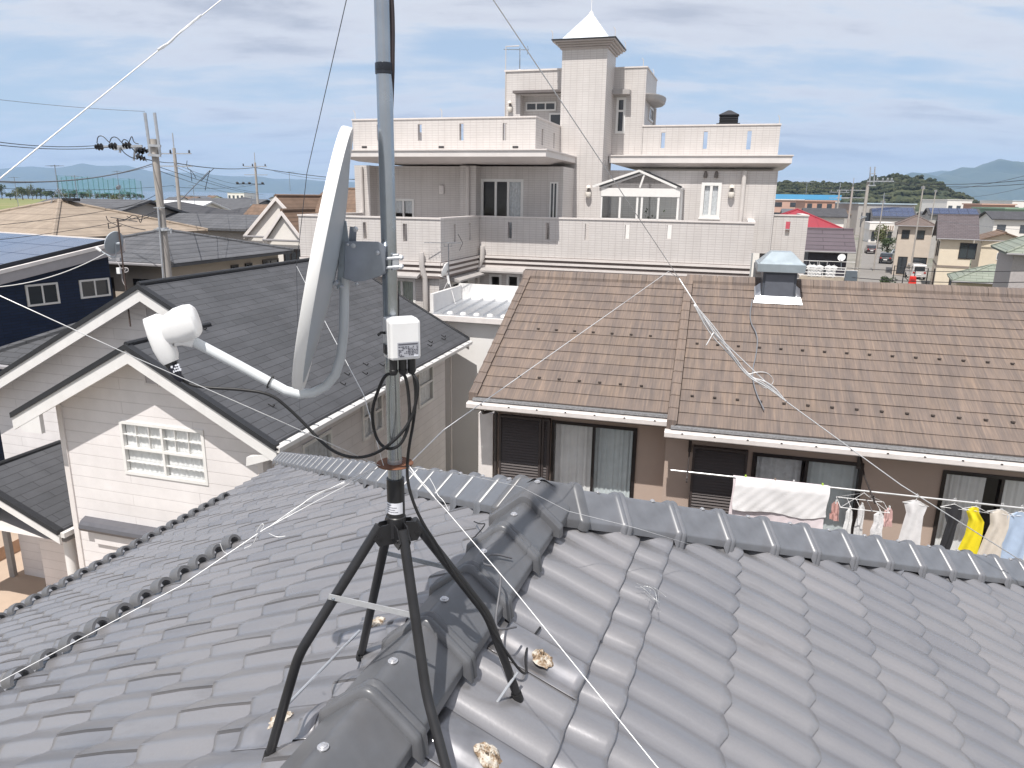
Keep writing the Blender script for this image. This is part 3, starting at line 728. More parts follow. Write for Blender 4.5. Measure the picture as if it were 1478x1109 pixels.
# ================================================================== building helpers
def front(v): return lambda a, b, o: (a, v-o, b)
def right(u): return lambda a, b, o: (u+o, a, b)
def left(u): return lambda a, b, o: (u-o, a, b)
def back(v): return lambda a, b, o: (a, v+o, b)
def rect(fr, v, x0, y0, x1, y1):
    xm, ym = (x0+x1)/2, (y0+y1)/2
    return fr.V(x0, ym, v)[0], fr.V(x1, ym, v)[0], fr.V(xm, y1, v)[1], fr.V(xm, y0, v)[1]
def fbox(mb, F, a0, a1, b0, b1, o0, o1):
    P = [F(a0,b0,o0),F(a1,b0,o0),F(a1,b0,o1),F(a0,b0,o1),F(a0,b1,o0),F(a1,b1,o0),F(a1,b1,o1),F(a0,b1,o1)]
    return mb.add(P, [(0,3,2,1),(4,5,6,7),(0,1,5,4),(1,2,6,5),(2,3,7,6),(3,0,4,7)])
def holed(mb, F, a0, a1, b0, b1, holes, th=.14):
    """a wall panel with real openings and reveals"""
    A = sorted({a0, a1, *[min(max(h[i], a0), a1) for h in holes for i in (0, 1)]})
    B = sorted({b0, b1, *[min(max(h[i], b0), b1) for h in holes for i in (2, 3)]})
    for i in range(len(A)-1):
        for k in range(len(B)-1):
            am, bm_ = (A[i]+A[i+1])/2, (B[k]+B[k+1])/2
            if any(h[0] < am < h[1] and h[2] < bm_ < h[3] for h in holes): continue
            mb.quad(F(A[i],B[k],0), F(A[i+1],B[k],0), F(A[i+1],B[k+1],0), F(A[i],B[k+1],0))
    for h in holes:
        h = (max(h[0],a0), min(h[1],a1), max(h[2],b0), min(h[3],b1))
        mb.quad(F(h[0],h[2],0), F(h[0],h[3],0), F(h[0],h[3],-th), F(h[0],h[2],-th))
        mb.quad(F(h[1],h[2],0), F(h[1],h[3],0), F(h[1],h[3],-th), F(h[1],h[2],-th))
        mb.quad(F(h[0],h[2],0), F(h[1],h[2],0), F(h[1],h[2],-th), F(h[0],h[2],-th))
        mb.quad(F(h[0],h[3],0), F(h[1],h[3],0), F(h[1],h[3],-th), F(h[0],h[3],-th))
    return mb
def drape(mb, F, a0, a1, b0, b1, o, folds=9, amp=.025, seed=1):
    r = random.Random(seed); n = max(8, folds*8); ph = r.random()*6
    for i in range(n+1):
        s = i/n; a = a0+(a1-a0)*s
        w = amp*(math.sin(s*folds*2*PI+ph) + .5*math.sin(s*folds*3.3*PI+2*ph))
        mb.v += [F(a, b0, o+w*1.2), F(a, (b0+b1)/2, o+w), F(a, b1, o+w*.6)]
    k = len(mb.v)-3*(n+1)
    mb.f += [(k+3*i+j, k+3*i+3+j, k+3*i+4+j, k+3*i+1+j) for i in range(n) for j in (0, 1)]
    return mb
def window(root, F, a0, a1, b0, b1, panes=2, fm=WFRAME, fw=.05, depth=-.05, curtain=None, mull=None, rail=None, muntin=None, sill=None, proud=.02, gl=None, backing=True, seed=1, cb=None):
    """frame > panes, curtains; sits in an opening (depth < 0) or on the wall"""
    f = MB()
    d0, d1 = depth, proud
    fbox(f, F, a0, a0+fw, b0, b1, d0, d1); fbox(f, F, a1-fw, a1, b0, b1, d0, d1)
    fbox(f, F, a0+fw, a1-fw, b0, b0+fw, d0, d1); fbox(f, F, a0+fw, a1-fw, b1-fw, b1, d0, d1)
    W = (a1-a0-2*fw)
    xs = [a0+fw + W*i/panes for i in range(panes+1)]
    mw = fw*.8
    for x in xs[1:-1]: fbox(f, F, x-mw/2, x+mw/2, b0+fw, b1-fw, d0+.005, d1-.006)
    if rail:
        for r in rail:
            y = b0+(b1-b0)*r; fbox(f, F, a0+fw, a1-fw, y-mw/2, y+mw/2, d0+.006, d1-.004)
    if muntin:
        for (x, y0, y1) in muntin[0]:
            xx = a0+(a1-a0)*x; fbox(f, F, xx-.0055, xx+.0055, b0+(b1-b0)*y0, b0+(b1-b0)*y1, d0+.012, d1-.012)
        for (y, x0, x1) in muntin[1]:
            yy = b0+(b1-b0)*y; fbox(f, F, a0+(a1-a0)*x0, a0+(a1-a0)*x1, yy-.0055, yy+.0055, d0+.013, d1-.013)
    w = f.build('window', fm, root)
    for i in range(panes):
        p = MB().quad(F(xs[i],b0+fw,(d0+d1)/2-.002*i), F(xs[i+1],b0+fw,(d0+d1)/2-.002*i), F(xs[i+1],b1-fw,(d0+d1)/2-.002*i), F(xs[i],b1-fw,(d0+d1)/2-.002*i))
        p.build('pane', gl or (GLASS if backing else DGLASS), w)
    if curtain:
        for (x0, x1, mat, folds) in curtain:
            c = drape(MB(), F, a0+fw+W*x0, a0+fw+W*x1, b0+fw*.3+(b1-b0-2*fw)*(cb or 0), b1-fw*.5, d0-.018, folds, .007, seed); c.build('curtain', mat, w, True, 0, True, 0); seed += 1
    if sill: fbox(MB(), F, a0-.03, a1+.03, b0-.05, b0-.002, 0, .06).build('sill', fm, w)
    return w
def gutter(mb, a, b, r=.055):
    mb.tube([a, b], r, 10)

# ================================================================== brown roofed house on the right
BF = Frame(15, (-.7358, 12.3434)); ZE = 5.75
BRT = bricked('brown_flat_tile', (.190,.152,.130), (.178,.144,.124), (.168,.135,.117), .33, 9.0, .002, 0, .75, 'x', 0, .10, streak=((.14,.115,.10), .35, 9.0, .9))
def brt():
    m = BRT; t = NT(m); p = t.n['Principled BSDF']; ob, x, y, z = t.xyz()
    s1 = t.noise(t.comb(t.math('MULTIPLY', x, 30), t.math('MULTIPLY', y, 1.2), 0.0), 1.0, 3, .7)
    s2 = t.noise(t.comb(t.math('MULTIPLY', x, 7), t.math('MULTIPLY', y, .7), 0.0), 1.0, 5, .7)
    old = p.inputs['Base Color'].links[0].from_socket
    c = t.mix(1.0, old, t.ramp(s1, [(.28,(.76,.78,.80)), (.5,(1,1,1)), (.68,(1.28,1.25,1.2))]), 'MULTIPLY')
    c = t.mix(1.0, c, t.ramp(s2, [(.3,(.76,.78,.83)), (.62,(1.10,1.05,1.0))]), 'MULTIPLY')
    a = t.new('ShaderNodeAttribute'); a.attribute_name = 'tint'
    c = t.mix(1.0, c, t.ramp(a.outputs['Fac'], [(0,(.94,.94,.96)), (.9,(1.04,1.03,1.02)), (1,(1.06,1.03,.99))]), 'MULTIPLY')
    t.link(c, p.inputs['Base Color']); bump(t, p, s1, .25, .004)
brt()
brown = thing('brown_tiled_house', 'house with brown flat tile roof, dark shutters and laundry on its balcony', 'house', BF.o, 15)
PB = .45
def flat_tiles(name, u0, u1, va, vb, zoff, seed):
    """courses of flat tiles with slightly uneven bottom edges, from the eave va up to the ridge vb"""
    r = random.Random(seed); mb = MB(); rows = max(1, round((vb-va)*1.0966/.305)); nrm = Vector((0,-PB,1)).normalized()
    for k in range(rows):
        y0 = va+(vb-va)*k/rows; y1 = va+(vb-va)*(k+1)/rows + .03
        u = u0; sh = (k % 2)*.165
        n = int((u1-u0)/.33)+2
        for i in range(n):
            a = max(u0, u0+i*.33-sh); b = min(u1, u0+(i+1)*.33-sh)
            if b-a < .02: continue
            l = .020+r.uniform(-.0018,.0018); dy = r.uniform(-.003,.003); tn = r.random()
            zb = ZE + PB*y0 + zoff; zt = ZE + PB*y1 + zoff
            o = len(mb.v)
            for (x, y, zz, h) in ((a,y0+dy,zb,l),(b,y0+dy,zb,l*r.uniform(.9,1.1)),(b,y1,zt,.004),(a,y1,zt,.004),(a,y0+dy+.004,zb,-.01),(b,y0+dy+.004,zb,-.01)):
                mb.v.append((x, y-PB*h*.9, zz+h*.9)); mb.tv.append(tn)
            mb.f += [(o,o+1,o+2,o+3),(o+4,o+5,o+1,o)]
    o_ = mb.build(name, BRT, brown); return o_
VR = 3.93; UR = 10.6; US = 3.46
flat_tiles('roof_slope', 0.10, US-.02, 0, VR-.05, .0, 1)
flat_tiles('roof_slope', US+.16, UR, -.30, VR-.05, .05, 2)
def tv(mb, n, v): mb.tv += [v]*n
# verge tiles, ridge caps
VERGE = BRT
for (u, zo, y0) in ((0, .0, 0.0), (US+.02, .05, -.30)):
    rows = 14; mb = MB()
    for k in range(rows):
        ya = y0+(VR-y0)*k/rows; yb_ = y0+(VR-y0)*(k+1)/rows+.03
        za, zb = ZE+PB*ya+zo, ZE+PB*yb_+zo
        pr = [(u-.03,-.12),(u-.03,.045),(u,.060),(u+.13,.052),(u+.13,.0)]
        o = len(mb.v)
        for (yy, zz, e) in ((ya, za, .018), (yb_, zb, 0)):
            for (x, h) in pr: mb.v.append((x, yy-PB*e, zz+h+e)); mb.tv.append(.4+.5*((k*37) % 11)/11)
        mb.f += [(o+i, o+i+1, o+5+i+1, o+5+i) for i in range(4)] + [(o,o+1,o+2,o+3,o+4)]
    mb.build('verge_tiles', BRT, brown)
for ua, ub, zo in ((-.05, US+.10, 0.0), (US+.02, UR, .05)):
    mb = MB(); n = int((ub-ua)/.31)
    for i in range(n+1):
        a = ua+(ub-ua)*i/(n+1); b = ua+(ub-ua)*(i+1)/(n+1)-.006; o = len(mb.v); tn = random.random()
        pr = [(-.17,-.115),(-.16,-.045),(-.09,.04),(0,.062),(.09,.04),(.16,-.045),(.17,-.115)]
        for xx in (a, b):
            for (y, h) in pr: mb.v.append((xx, VR+y, ZE+PB*VR+.04+zo+h+random.uniform(-.003,.003))); mb.tv.append(tn)
        mb.f += [(o+q, o+q+1, o+7+q+1, o+7+q) for q in range(6)] + [tuple(o+q for q in range(7)), tuple(o+13-q for q in range(7))]
    mb.build('ridge_caps', BRT, brown)
# back slope and core
mb = MB(); zr = ZE+PB*VR
mb.slab([(0,VR,zr-.03),(UR,VR,zr-.03),(UR,VR*2,ZE-.03),(0,VR*2,ZE-.03)], .05)
mb.slab([(.04,.05,ZE-.02),(US,.05,ZE-.02),(US,VR,zr-.04),(.04,VR,zr-.04)], .05); mb.slab([(US+.05,-.25,ZE-.14),(UR,-.25,ZE-.14),(UR,VR,zr-.04),(US+.05,VR,zr-.04)], .05)
mb.build('roof_back', plain('brown_back', (.12,.085,.07), .8), brown)
# snow stops: two rows of small dark studs
mb = MB().add([(-.028,0,.0),(.028,0,.0),(.028,0,.022),(-.028,0,.022),(-.024,.05,.014),(.024,.05,.014)], [(0,1,2,3),(3,2,5,4),(0,3,4),(1,5,2)])
mb.box(-.025,.025,-.012,-.002,.004,.024)
sp = mb.build('snow_stop', plain('snow_stop_dark', (.085,.068,.06), .6), brown); first = True
for (ua, ub, row) in ((.75, US-.2, 2), (.75, US-.2, 7.0), (US+.35, UR, 2.3), (US+.35, UR, 7.3)):
    y0 = (0 if ua < 2 else -.30); u = ua
    while u < ub:
        y = y0 + row*.281; o = sp if first else sp.copy()
        if not first: COL.objects.link(o); o.parent = brown
        first = False; o.location = (u, y, ZE+PB*y+.035+(.05 if ua > 2 else 0)); u += .365
# eaves: metal drip strip, gutters, fascia
MET = plain('eave_metal', (.50,.51,.53), .35, .6, .25, 30)
GUTW = plain('gutter_pale', (.62,.58,.56), .4, 0, .1, 6); GUTB = plain('gutter_dark', (.05,.042,.04), .45, 0, .1, 6)
for (ua, ub, y0, zo) in ((0, US, 0, 0), (US, UR, -.30, .05)):
    ze = ZE + PB*y0 + zo
    mb = MB(); mb.box(ua+.06, ub, y0-.07, y0+.03, ze-.055, ze-.012)
    u = ua+.2
    while u < ub-.1: mb.box(u-.02, u+.02, y0-.075, y0-.068, ze-.05, ze-.02); u += .18
    mb.build('drip_strip', MET, brown)
    mb = MB()
    pr = [(-.02,-.075),(-.13,-.08),(-.15,-.10),(-.155,-.17),(-.12,-.195),(-.03,-.19),(-.03,-.17),(-.115,-.175),(-.138,-.155),(-.135,-.10),(-.02,-.095)]
    mb.prism(pr, lambda p, q, a: (a, y0+p, ze+q), ua-.03, ub)
    g_ = mb.build('gutter', GUTW, brown)
    mb = MB(); u = ua+.25
    while u < ub: mb.box(u-.015, u+.015, y0-.16, y0+.01, ze-.098, ze-.088); u += .5
    mb.build('gutter_bracket', GUTB, g_)
    mb = MB(); mb.box(ua+.02, ub, y0+.0, y0+.03, ze-.24, ze-.06); mb.build('fascia', GUTB, brown)
    mb = MB(); mb.box(ua+.02, ub, y0+.03, y0+.62, ze-.245, ze-.225); mb.build('soffit', plain('brown_soffit', (.33,.27,.235), .7), brown)
# walls
BW = plain('beige_render', (.45,.355,.30), .8, 0, .06, 2, dirt=((.3,.24,.2), .08), bmp=.002)
VL, VRt = .56, .24; ZT = ZE-.22
holes_l = []; 
dL = rect(BF, VL, 795, 612, 917, 735); dL = (dL[0], dL[1], dL[3]-1.95, dL[3])
dM = rect(BF, VRt, 1080, 660, 1240, 780); dM = (dM[0], dM[1], dM[3]-1.95, dM[3])
dR = rect(BF, VRt, 1350, 686, 1530, 800); dR = (dR[0], dR[1], dR[3]-1.95, dR[3])
uL = BF.V(713, 640, VL)[0]
mb = MB(); holed(mb, front(VL), uL, US-.02, 0, ZT, [dL], .16); holed(mb, front(VRt), US-.02, UR-.2, 0, ZT-.1, [dM, dR], .16)
mb.quad((US-.02,VRt,0),(US-.02,VL,0),(US-.02,VL,ZT),(US-.02,VRt,ZT))
mb.quad((uL,VL,0),(uL,2*VR-.6,0),(uL,2*VR-.6,ZT),(uL,VL,ZT)); mb.quad((UR-.2,VRt,0),(UR-.2,2*VR-.6,0),(UR-.2,2*VR-.6,ZT),(UR-.2,VRt,ZT)); mb.quad((uL,2*VR-.6,0),(UR-.2,2*VR-.6,0),(UR-.2,2*VR-.6,ZT),(uL,2*VR-.6,ZT))
for u in (uL, UR-.2): mb.add([(u,VL,ZT),(u,2*VR-.6,ZT),(u,VR,ZE+PB*VR-.12)], [(0,1,2)])
mb.build('wall', BW, brown)
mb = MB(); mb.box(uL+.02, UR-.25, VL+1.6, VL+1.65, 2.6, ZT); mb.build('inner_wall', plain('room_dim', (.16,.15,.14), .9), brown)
CB = plain('blue_lace', (.60,.66,.68), .9, 0, .1, 6)
def door(d, seed, cur):
    w = window(brown, front(VL if d is dL else VRt), *d, panes=2, fm=BRFRAME, fw=.055, depth=-.10, proud=.025, curtain=cur, seed=seed)
    return w
door(dL, 3, [(.0,.47,CURT,7), (.50,.98,CB,8)]); door(dM, 5, [(.02,.46,LACE,6), (.53,1.0,CB,7)]); door(dR, 8, [(.02,.38,CURT,7), (.5,1.0,CURT,8)])
SHUT = plain('brown_shutter', (.060,.048,.047), .5, .1, .1, 4)
def shutter(x0, x1, v, zt, zb, ref):
    a0 = BF.V(x0, ref, v)[0]; a1 = BF.V(x1, ref, v)[0]; F = front(v); mb = MB()
    fbox(mb, F, a0, a0+.04, zb, zt, 0, .10); fbox(mb, F, a1-.04, a1, zb, zt, 0, .10); fbox(mb, F, a0+.04, a1-.04, zt-.04, zt, 0, .10)
    n = int((zt-zb)/.055)
    for i in range(n):
        z = zb+(zt-.05-zb)*i/n; h = (zt-.05-zb)/n
        mb.add([F(a0+.04,z,.088),F(a1-.04,z,.088),F(a1-.04,z+h*.8,.062),F(a0+.04,z+h*.8,.062),F(a0+.04,z+h,.088),F(a1-.04,z+h,.088)], [(0,1,2,3),(3,2,5,4)])
    mb.build('shutter_box', SHUT, brown)
shutter(722, 782, VL, dL[3]+.03, dL[2], 650); shutter(783, 794, VL, dL[3]+.03, dL[2], 650)
shutter(997, 1076, VRt, dM[3]+.03, dM[2], 690)
DOWNP = GUTB
mb = MB(); u = uL+.05
mb.tube([(u-.1,-.08,ZE-.18),(u-.1,.05,ZE-.30),(u,VL-.06,ZE-.36),(u,VL-.06,.2)], .032, 10); mb.build('downpipe', GUTB, brown, True)
mb = MB(); mb.box(uL-.30, uL-.02, VL-.02, VL+.10, 0, ZT-.25); mb.build('corner_post', OFFW, brown)
# balcony hidden behind the near ridge
mb = MB(); mb.box(uL, UR-.3, -1.2, VL-.03, 2.55, 2.75); mb.build('balcony_floor', plain('balcony_grey', (.4,.38,.36), .7), brown)
mb = MB(); mb.box(uL, UR-.3, -1.25, -1.2, 2.4, 3.65); mb.build('balcony_front', BW, brown)
# cowled vent on the ridge
l = BF.plane(1122, 437, (0,0,ZE+.05), (0,-PB,1)); vu, vv = l[0], l[1]
vent = thing('roof_vent', 'square dark vent with a pale blue metal cowl and flashing astride the brown ridge', 'roof vent', BF.W(vu, vv, 0), 15)
VZ = ZE+PB*vv+.10; s_ = .0128
bw = .315
def V4(mb, x0, x1, y0, y1, z0, x2, x3, y2, y3, z1):
    return mb.add([(x0,y0,z0),(x1,y0,z0),(x1,y1,z0),(x0,y1,z0),(x2,y2,z1),(x3,y2,z1),(x3,y3,z1),(x2,y3,z1)], [(0,3,2,1),(4,5,6,7),(0,1,5,4),(1,2,6,5),(2,3,7,6),(3,0,4,7)])
VB = plain('vent_slate', (.085,.095,.115), .4, .2, .1, 6); VC = plain('vent_cowl', (.37,.43,.47), .35, .35, .08, 6, dirt=((.3,.34,.36), .2))
h1 = BF.V(1122, 393, vv)[1] - VZ; h2 = BF.V(1122, 379, vv)[1] - VZ; h3 = BF.V(1122, 364, vv)[1]-VZ
mb = MB(); mb.box(-bw, bw, .02, .66, VZ-.1, VZ+h1); mb.build('vent_body', VB, vent, False, .01)
mb = MB(); mb.box(-bw+.05, bw-.05, .004, .018, VZ+.03, VZ+h1-.05); mb.build('vent_panel', plain('vent_panel', (.12,.13,.155), .45, .1, .1, 6), vent)
mb = MB(); V4(mb, -bw-.12, bw+.12, -.10, .78, VZ+h1, -bw-.13, bw+.13, -.11, .79, VZ+h1+.16); V4(mb, -bw-.10, bw+.10, -.08, .76, VZ+h1+.161, -bw+.12, bw-.12, .16, .52, VZ+h1+.38)
mb.build('cowl', VC, vent, False, .008)
mb = MB(); V4(mb, -bw-.14, bw+.14, -.10, -.02, VZ-.06, -bw-.10, bw+.10, .0, .015, VZ+.07)
for sx in (-1, 1):
    x = sx*(bw+.06); mb.add([(x-.06,-.08,VZ-.05),(x+.06,-.08,VZ-.05),(x+.06,.45,VZ+.19),(x-.06,.45,VZ+.19),(x-sx*.05,-.0,VZ+.10),(x-sx*.05,.40,VZ+.28)], [(0,1,2,3),(0,3,5,4),(1,4,5,2),(0,4,1)])
mb.build('flashing', GALVL, vent)
# cable trailing down the brown roof
def on_brown(px, py, ex=.07):
    l = BF.plane(px, py, (0,0,ZE+.05+ex), (0,-PB,1)); return BF.W(*l)
cable('thin dark cable trailing down the brown tiles from the vent', [on_brown(x, y) for x, y in ((1086,432),(1081,462),(1094,484),(1092,510),(1085,538),(1090,565),(1103,592))], .010, GWIRE, 2)

# ---- washing on the balcony
ZP = BF.V(1220, 706, -.75)[1]
lp0 = BF.W(BF.V(970,678,-.75)[0]-.02, -.75, ZP); lp1 = BF.W(UR, -.75, ZP)
pole = tag(MB().tube([lp0, lp1], .014, 12).build('laundry_pole', plain('pole_steel', (.62,.62,.62), .3, .5), None, True), 'pale drying pole along the balcony with washing hung from it', 'drying pole')
def LU(px, py=710): return BF.V(px, py, -.75)[0]
for px in (990, 1256):
    u = LU(px); br = thing('pole_bracket', 'dark wall bracket holding the drying pole ' + ('beside the left shutter box' if px < 1000 else 'between the two right hand doors'), 'bracket', BF.W(u, VRt, ZP), 15, 'drying pole brackets')
    mb = MB(); mb.box(-.025, .025, -.03, -.002, .0, .30); mb.tube([(0,-.03,.25),(0,-.5,.06),(0,-1.35,-.03)], .014, 8); mb.build('arm', GUTB, br, True)
    mb = MB().tube([(0,-1.25-.05*math.cos(a)+.0,.0+.04*math.sin(a)) for a in [2*PI*k/12 for k in range(13)]], .008, 6); mb.build('hook', GUTB, br, True)
def peg(u, label, col):
    p = thing('clothes_peg', label, 'clothes peg', BF.W(u, -.75, ZP), 15, 'pegs on the quilt')
    mb = MB(); mb.box(-.012,.012,-.020,-.012,-.05,.05); mb.box(-.012,.012,.012,.020,-.05,.05); mb.build('jaws', plain('peg_'+label.split()[0], col, .5), p)
    MB().tube([(0,-.02,.0),(0,.02,.0)], .007, 6).build('spring', GALV, p)
for px, lb, c in ((1074,'green peg at the left end of the white quilt',(.42,.62,.10)), (1117,'brown peg second from the left on the white quilt',(.30,.24,.2)), (1144,'white peg second from the right on the white quilt',(.7,.7,.7)), (1186,'green peg at the right end of the white quilt',(.42,.62,.10))): peg(LU(px), lb, c)
# quilt folded over the pole: back half lower and pinker
def quilt(name, u0, u1, zt, drop, y, mat, seed, parent=None, puff=.03, sag=.05):
    r = random.Random(seed); mb = MB(); nx, nz = 48, 26
    ph = [r.random()*6 for _ in range(6)]
    for side in (0, 1):
        for i in range(nx+1):
            for k in range(nz+1):
                s, t = i/nx, k/nz
                diag = math.sin((s*26+t*10)*1.9+ph[0])*.16 + math.sin((s*9-t*3)*1.7+ph[1])*.25
                w = puff*.35*diag*(.3+t) + .03*math.sin(s*4+ph[2])*t
                edge = sag*math.sin(s*PI)*t + .03*math.sin(s*9+ph[3])*t*t
                rr_ = .012*math.sin(t*6+ph[4])*(1 if i in (0, nx) else 0)
                mb.v.append((u0+(u1-u0)*s+rr_, y-(.016+puff*.5*min(1,4*t)+w) if side == 0 else y+.016+.012*min(1,4*t), zt-(drop if side == 0 else drop*1.08)*t-edge))
    q = (nx+1)*(nz+1)
    for side in (0, 1):
        for i in range(nx):
            for k in range(nz): a = side*q+i*(nz+1)+k; mb.f.append((a, a+1, a+nz+2, a+nz+1))
    for i in range(nx): a = i*(nz+1); mb.f.append((a, a+nz+1, q+a+nz+1, q+a))
    return mb.build(name, mat, parent, True, 0, True, 0)
qp = plain('quilt_white', (.78,.77,.78), .9, 0, .06, 5, bmp=.004)
u0, u1 = LU(1059), LU(1196)
fr0 = thing('quilt', 'thick white quilt with pinkish lining pegged over the drying pole', 'quilt', BF.W(0, -.75, 0), 15)
quilt('quilt_front', u0, u1, ZP+.02, .50, -.012, qp, 4, fr0, .05)
quilt('quilt_lining', u0-.03, u1-.01, ZP+.016, .76, .02, plain('quilt_pink', (.74,.66,.69), .9, 0, .06, 5), 6, fr0, .045, .06)
# hanging clothes
def garment(root, name, mat, prof, z0, wob=.012, seed=1, y=0):
    """prof: list of (left, right, drop) outlines; a thin double-sided cloth with folds"""
    r = random.Random(seed); mb = MB(); n = 14; ph = r.random()*6
    rows = []
    for i in range(len(prof)-1):
        for k in range(4):
            f = k/4; rows.append(tuple(prof[i][j]*(1-f)+prof[i+1][j]*f for j in range(3)))
    rows.append(prof[-1])
    for sd in (0, 1):
        for (l, rg, dz) in rows:
            for i in range(n+1):
                s = i/n; w = wob*math.sin(s*9+ph+dz*3)*min(1, dz*4+.2)
                mb.v.append((l+(rg-l)*s, y + w + (sd-.5)*.014*(1-abs(2*s-1)**3), z0-dz))
    q = len(rows)*(n+1)
    for sd in (0, 1):
        for k in range(len(rows)-1):
            for i in range(n): a = sd*q+k*(n+1)+i; mb.f.append((a, a+1, a+n+2, a+n+1))
    return mb.build(name, mat, root, True, 0, True, 0)
def hanger(root, wid, z0):
    mb = MB(); mb.tube([(0,0,.012),(.015,0,.03),(.0,0,.045),(-.018,0,.03),(-.012,0,.0),(0,0,-.02),(0,0,-.05)], .004, 6)
    mb.tube([(-wid,0,-.12),(0,0,-.05),(wid,0,-.12),(-wid,0,-.12)], .005, 6); mb.build('hanger', plain('hanger_white', (.75,.75,.75), .4), root, True)
def cloth(px, label, name, col, prof, cat, seed, hw=.17):
    u = LU(px, 720); t = thing(name, label, cat, BF.W(u, -.75, ZP), 15+random.uniform(-14,14))
    hanger(t, hw, 0); garment(t, 'cloth', plain('cloth_'+label.split()[0]+name, col, .9, 0, .1, 9), prof, -.06, .02, seed); return t
cloth(1323, 'white long tunic on a hanger between the two right hand doors', 'tunic', (.72,.71,.72), [(-.05,.05,0),(-.15,.15,.07),(-.10,.12,.22),(-.13,.13,.5),(-.16,.15,.78),(-.13,.14,.84)], 'clothes', 1)
cloth(1379, 'black camisole and trousers on a hanger in front of the far right door', 'camisole', (.03,.03,.035), [(-.05,.05,.0),(-.11,.11,.05),(-.09,.12,.2),(-.05,.08,.3),(-.08,.06,.6),(-.12,.0,.95)], 'clothes', 2)
cloth(1411, 'bright yellow dress on a hanger in front of the far right door', 'dress', (.80,.66,.02), [(-.05,.03,.0),(-.11,.05,.08),(-.06,.13,.20),(-.07,.14,.45),(-.14,.12,.75),(-.17,.11,.95)], 'clothes', 3)
cloth(1449, 'cream cardigan on a hanger right of the yellow dress', 'cardigan', (.66,.60,.53), [(-.05,.05,.0),(-.13,.11,.07),(-.10,.12,.25),(-.15,.09,.5),(-.20,.10,.8),(-.18,.06,.9)], 'clothes', 4)
cloth(1478, 'pale blue shirt on a hanger at the right edge of the photo', 'shirt', (.42,.52,.68), [(-.06,.06,.0),(-.17,.17,.07),(-.14,.16,.25),(-.17,.16,.5),(-.2,.16,.85)], 'clothes', 5)
# square hanger with small things
u = LU(1247, 712); SH = thing('peg_hanger', 'square wire peg frame hung from the drying pole between quilt and tunic', 'peg frame', BF.W(u, -.75, ZP), 15)
mb = MB(); mb.tube([(0,0,.016),(.014,0,.0),(0,0,-.03)], .005, 6)
for a in ((-.33,-.2),(.33,-.2),(.33,.2),(-.33,.2)): mb.tube([(0,0,-.03),(a[0],a[1],-.22)], .003, 5)
mb.tube([(-.33,-.2,-.22),(.33,-.2,-.22),(.33,.2,-.22),(-.33,.2,-.22),(-.33,-.2,-.22)], .006, 6)
for x in (-.18,-.05,.1,.22): mb.tube([(x,-.2,-.22),(x,.2,-.22)], .004, 5)
mb.build('frame', plain('hanger_white', (0,0,0)), SH, True)
rr = random.Random(8)
for i, (x, c, lb) in enumerate(((-.36,(.62,.36,.33),'small red patterned cloth at the left end of the peg frame'), (-.20,(.72,.72,.72),'white vest second from the left on the peg frame'), (.0,(.70,.70,.71),'white socks in the middle of the peg frame'), (.2,(.74,.73,.74),'white towel second from the right on the peg frame'), (.37,(.60,.38,.36),'small pink cloth at the right end of the peg frame'))):
    w = rr.uniform(.05,.085); h = rr.uniform(.36,.5) if i in (1,2,3) else .3
    t = thing('small_laundry', lb, 'laundry', BF.W(u+x, -.75-.2*((i % 2)), ZP-.22), 15+rr.uniform(-30,30), 'small washing on the peg frame')
    garment(t, 'cloth', plain('cloth_small%d' % i, c, .9, 0, .2, 30), [(-.02,.02,0),(-w,w*.8,.05),(-w*.8,w,.18),(-w*1.2,w*.9,h*.7),(-w*1.1,w*1.2,h)], 0, .014, i)
    MB().box(-.008,.008,-.014,.014,-.03,.03).build('peg', plain('peg_white', (.7,.7,.72), .5), t)
# ================================================================== pale gabled house on the left
GF = Frame(16, (-3.914, 11.2365)); GE = 5.2; PG = .53
gab = thing('gabled_house', 'pale pink sided house with two stepped front gables and a dark shingle roof', 'house', GF.o, 16)
UF, UM, VF, VM, VE = -2.75, -4.15, 0.0, 1.9, 9.6
zF, zM = GE-PG*UF, GE-PG*UM
SH_T = .09
def rslope(name, pts, mat, root, th=.10): return MB().slab(pts, th).build(name, mat, root)
# right hand slope shared by both gables (L shaped)
mb = MB()
mb.slab([(0,VF,GE),(0,VE,GE),(UF,VE,zF),(UF,VF,zF)], SH_T)
mb.slab([(UF,VM,zF),(UF,VE,zF),(UM,VE,zM),(UM,VM,zM)], SH_T)
mb.build('roof_slope', SHING, gab)
mb = MB(); mb.slab([(UF,VF,zF),(UF,VM+1.2,zF),(2*UF,VM+1.2,GE),(2*UF,VF,GE)], SH_T); mb.build('roof_slope', SHING, gab)
UL = 2*UM-1.2; zL = zM+PG*(UL-UM)
mb = MB(); mb.slab([(UM,VM,zM),(UM,VE,zM),(UL,VE,zL),(UL,VM,zL)], SH_T); mb.build('roof_slope', SHING, gab)
RCAP = plain('ridge_metal', (.035,.037,.042), .5, .3, .1, 8)
mb = MB(); mb.tube([(UM,VM-.02,zM+.015),(UM,VE+.02,zM+.015)], .055, 8); mb.tube([(UF,VF-.02,zF+.01),(UF,VM+.2,zF+.01)], .05, 8); mb.build('ridge_cap', RCAP, gab)
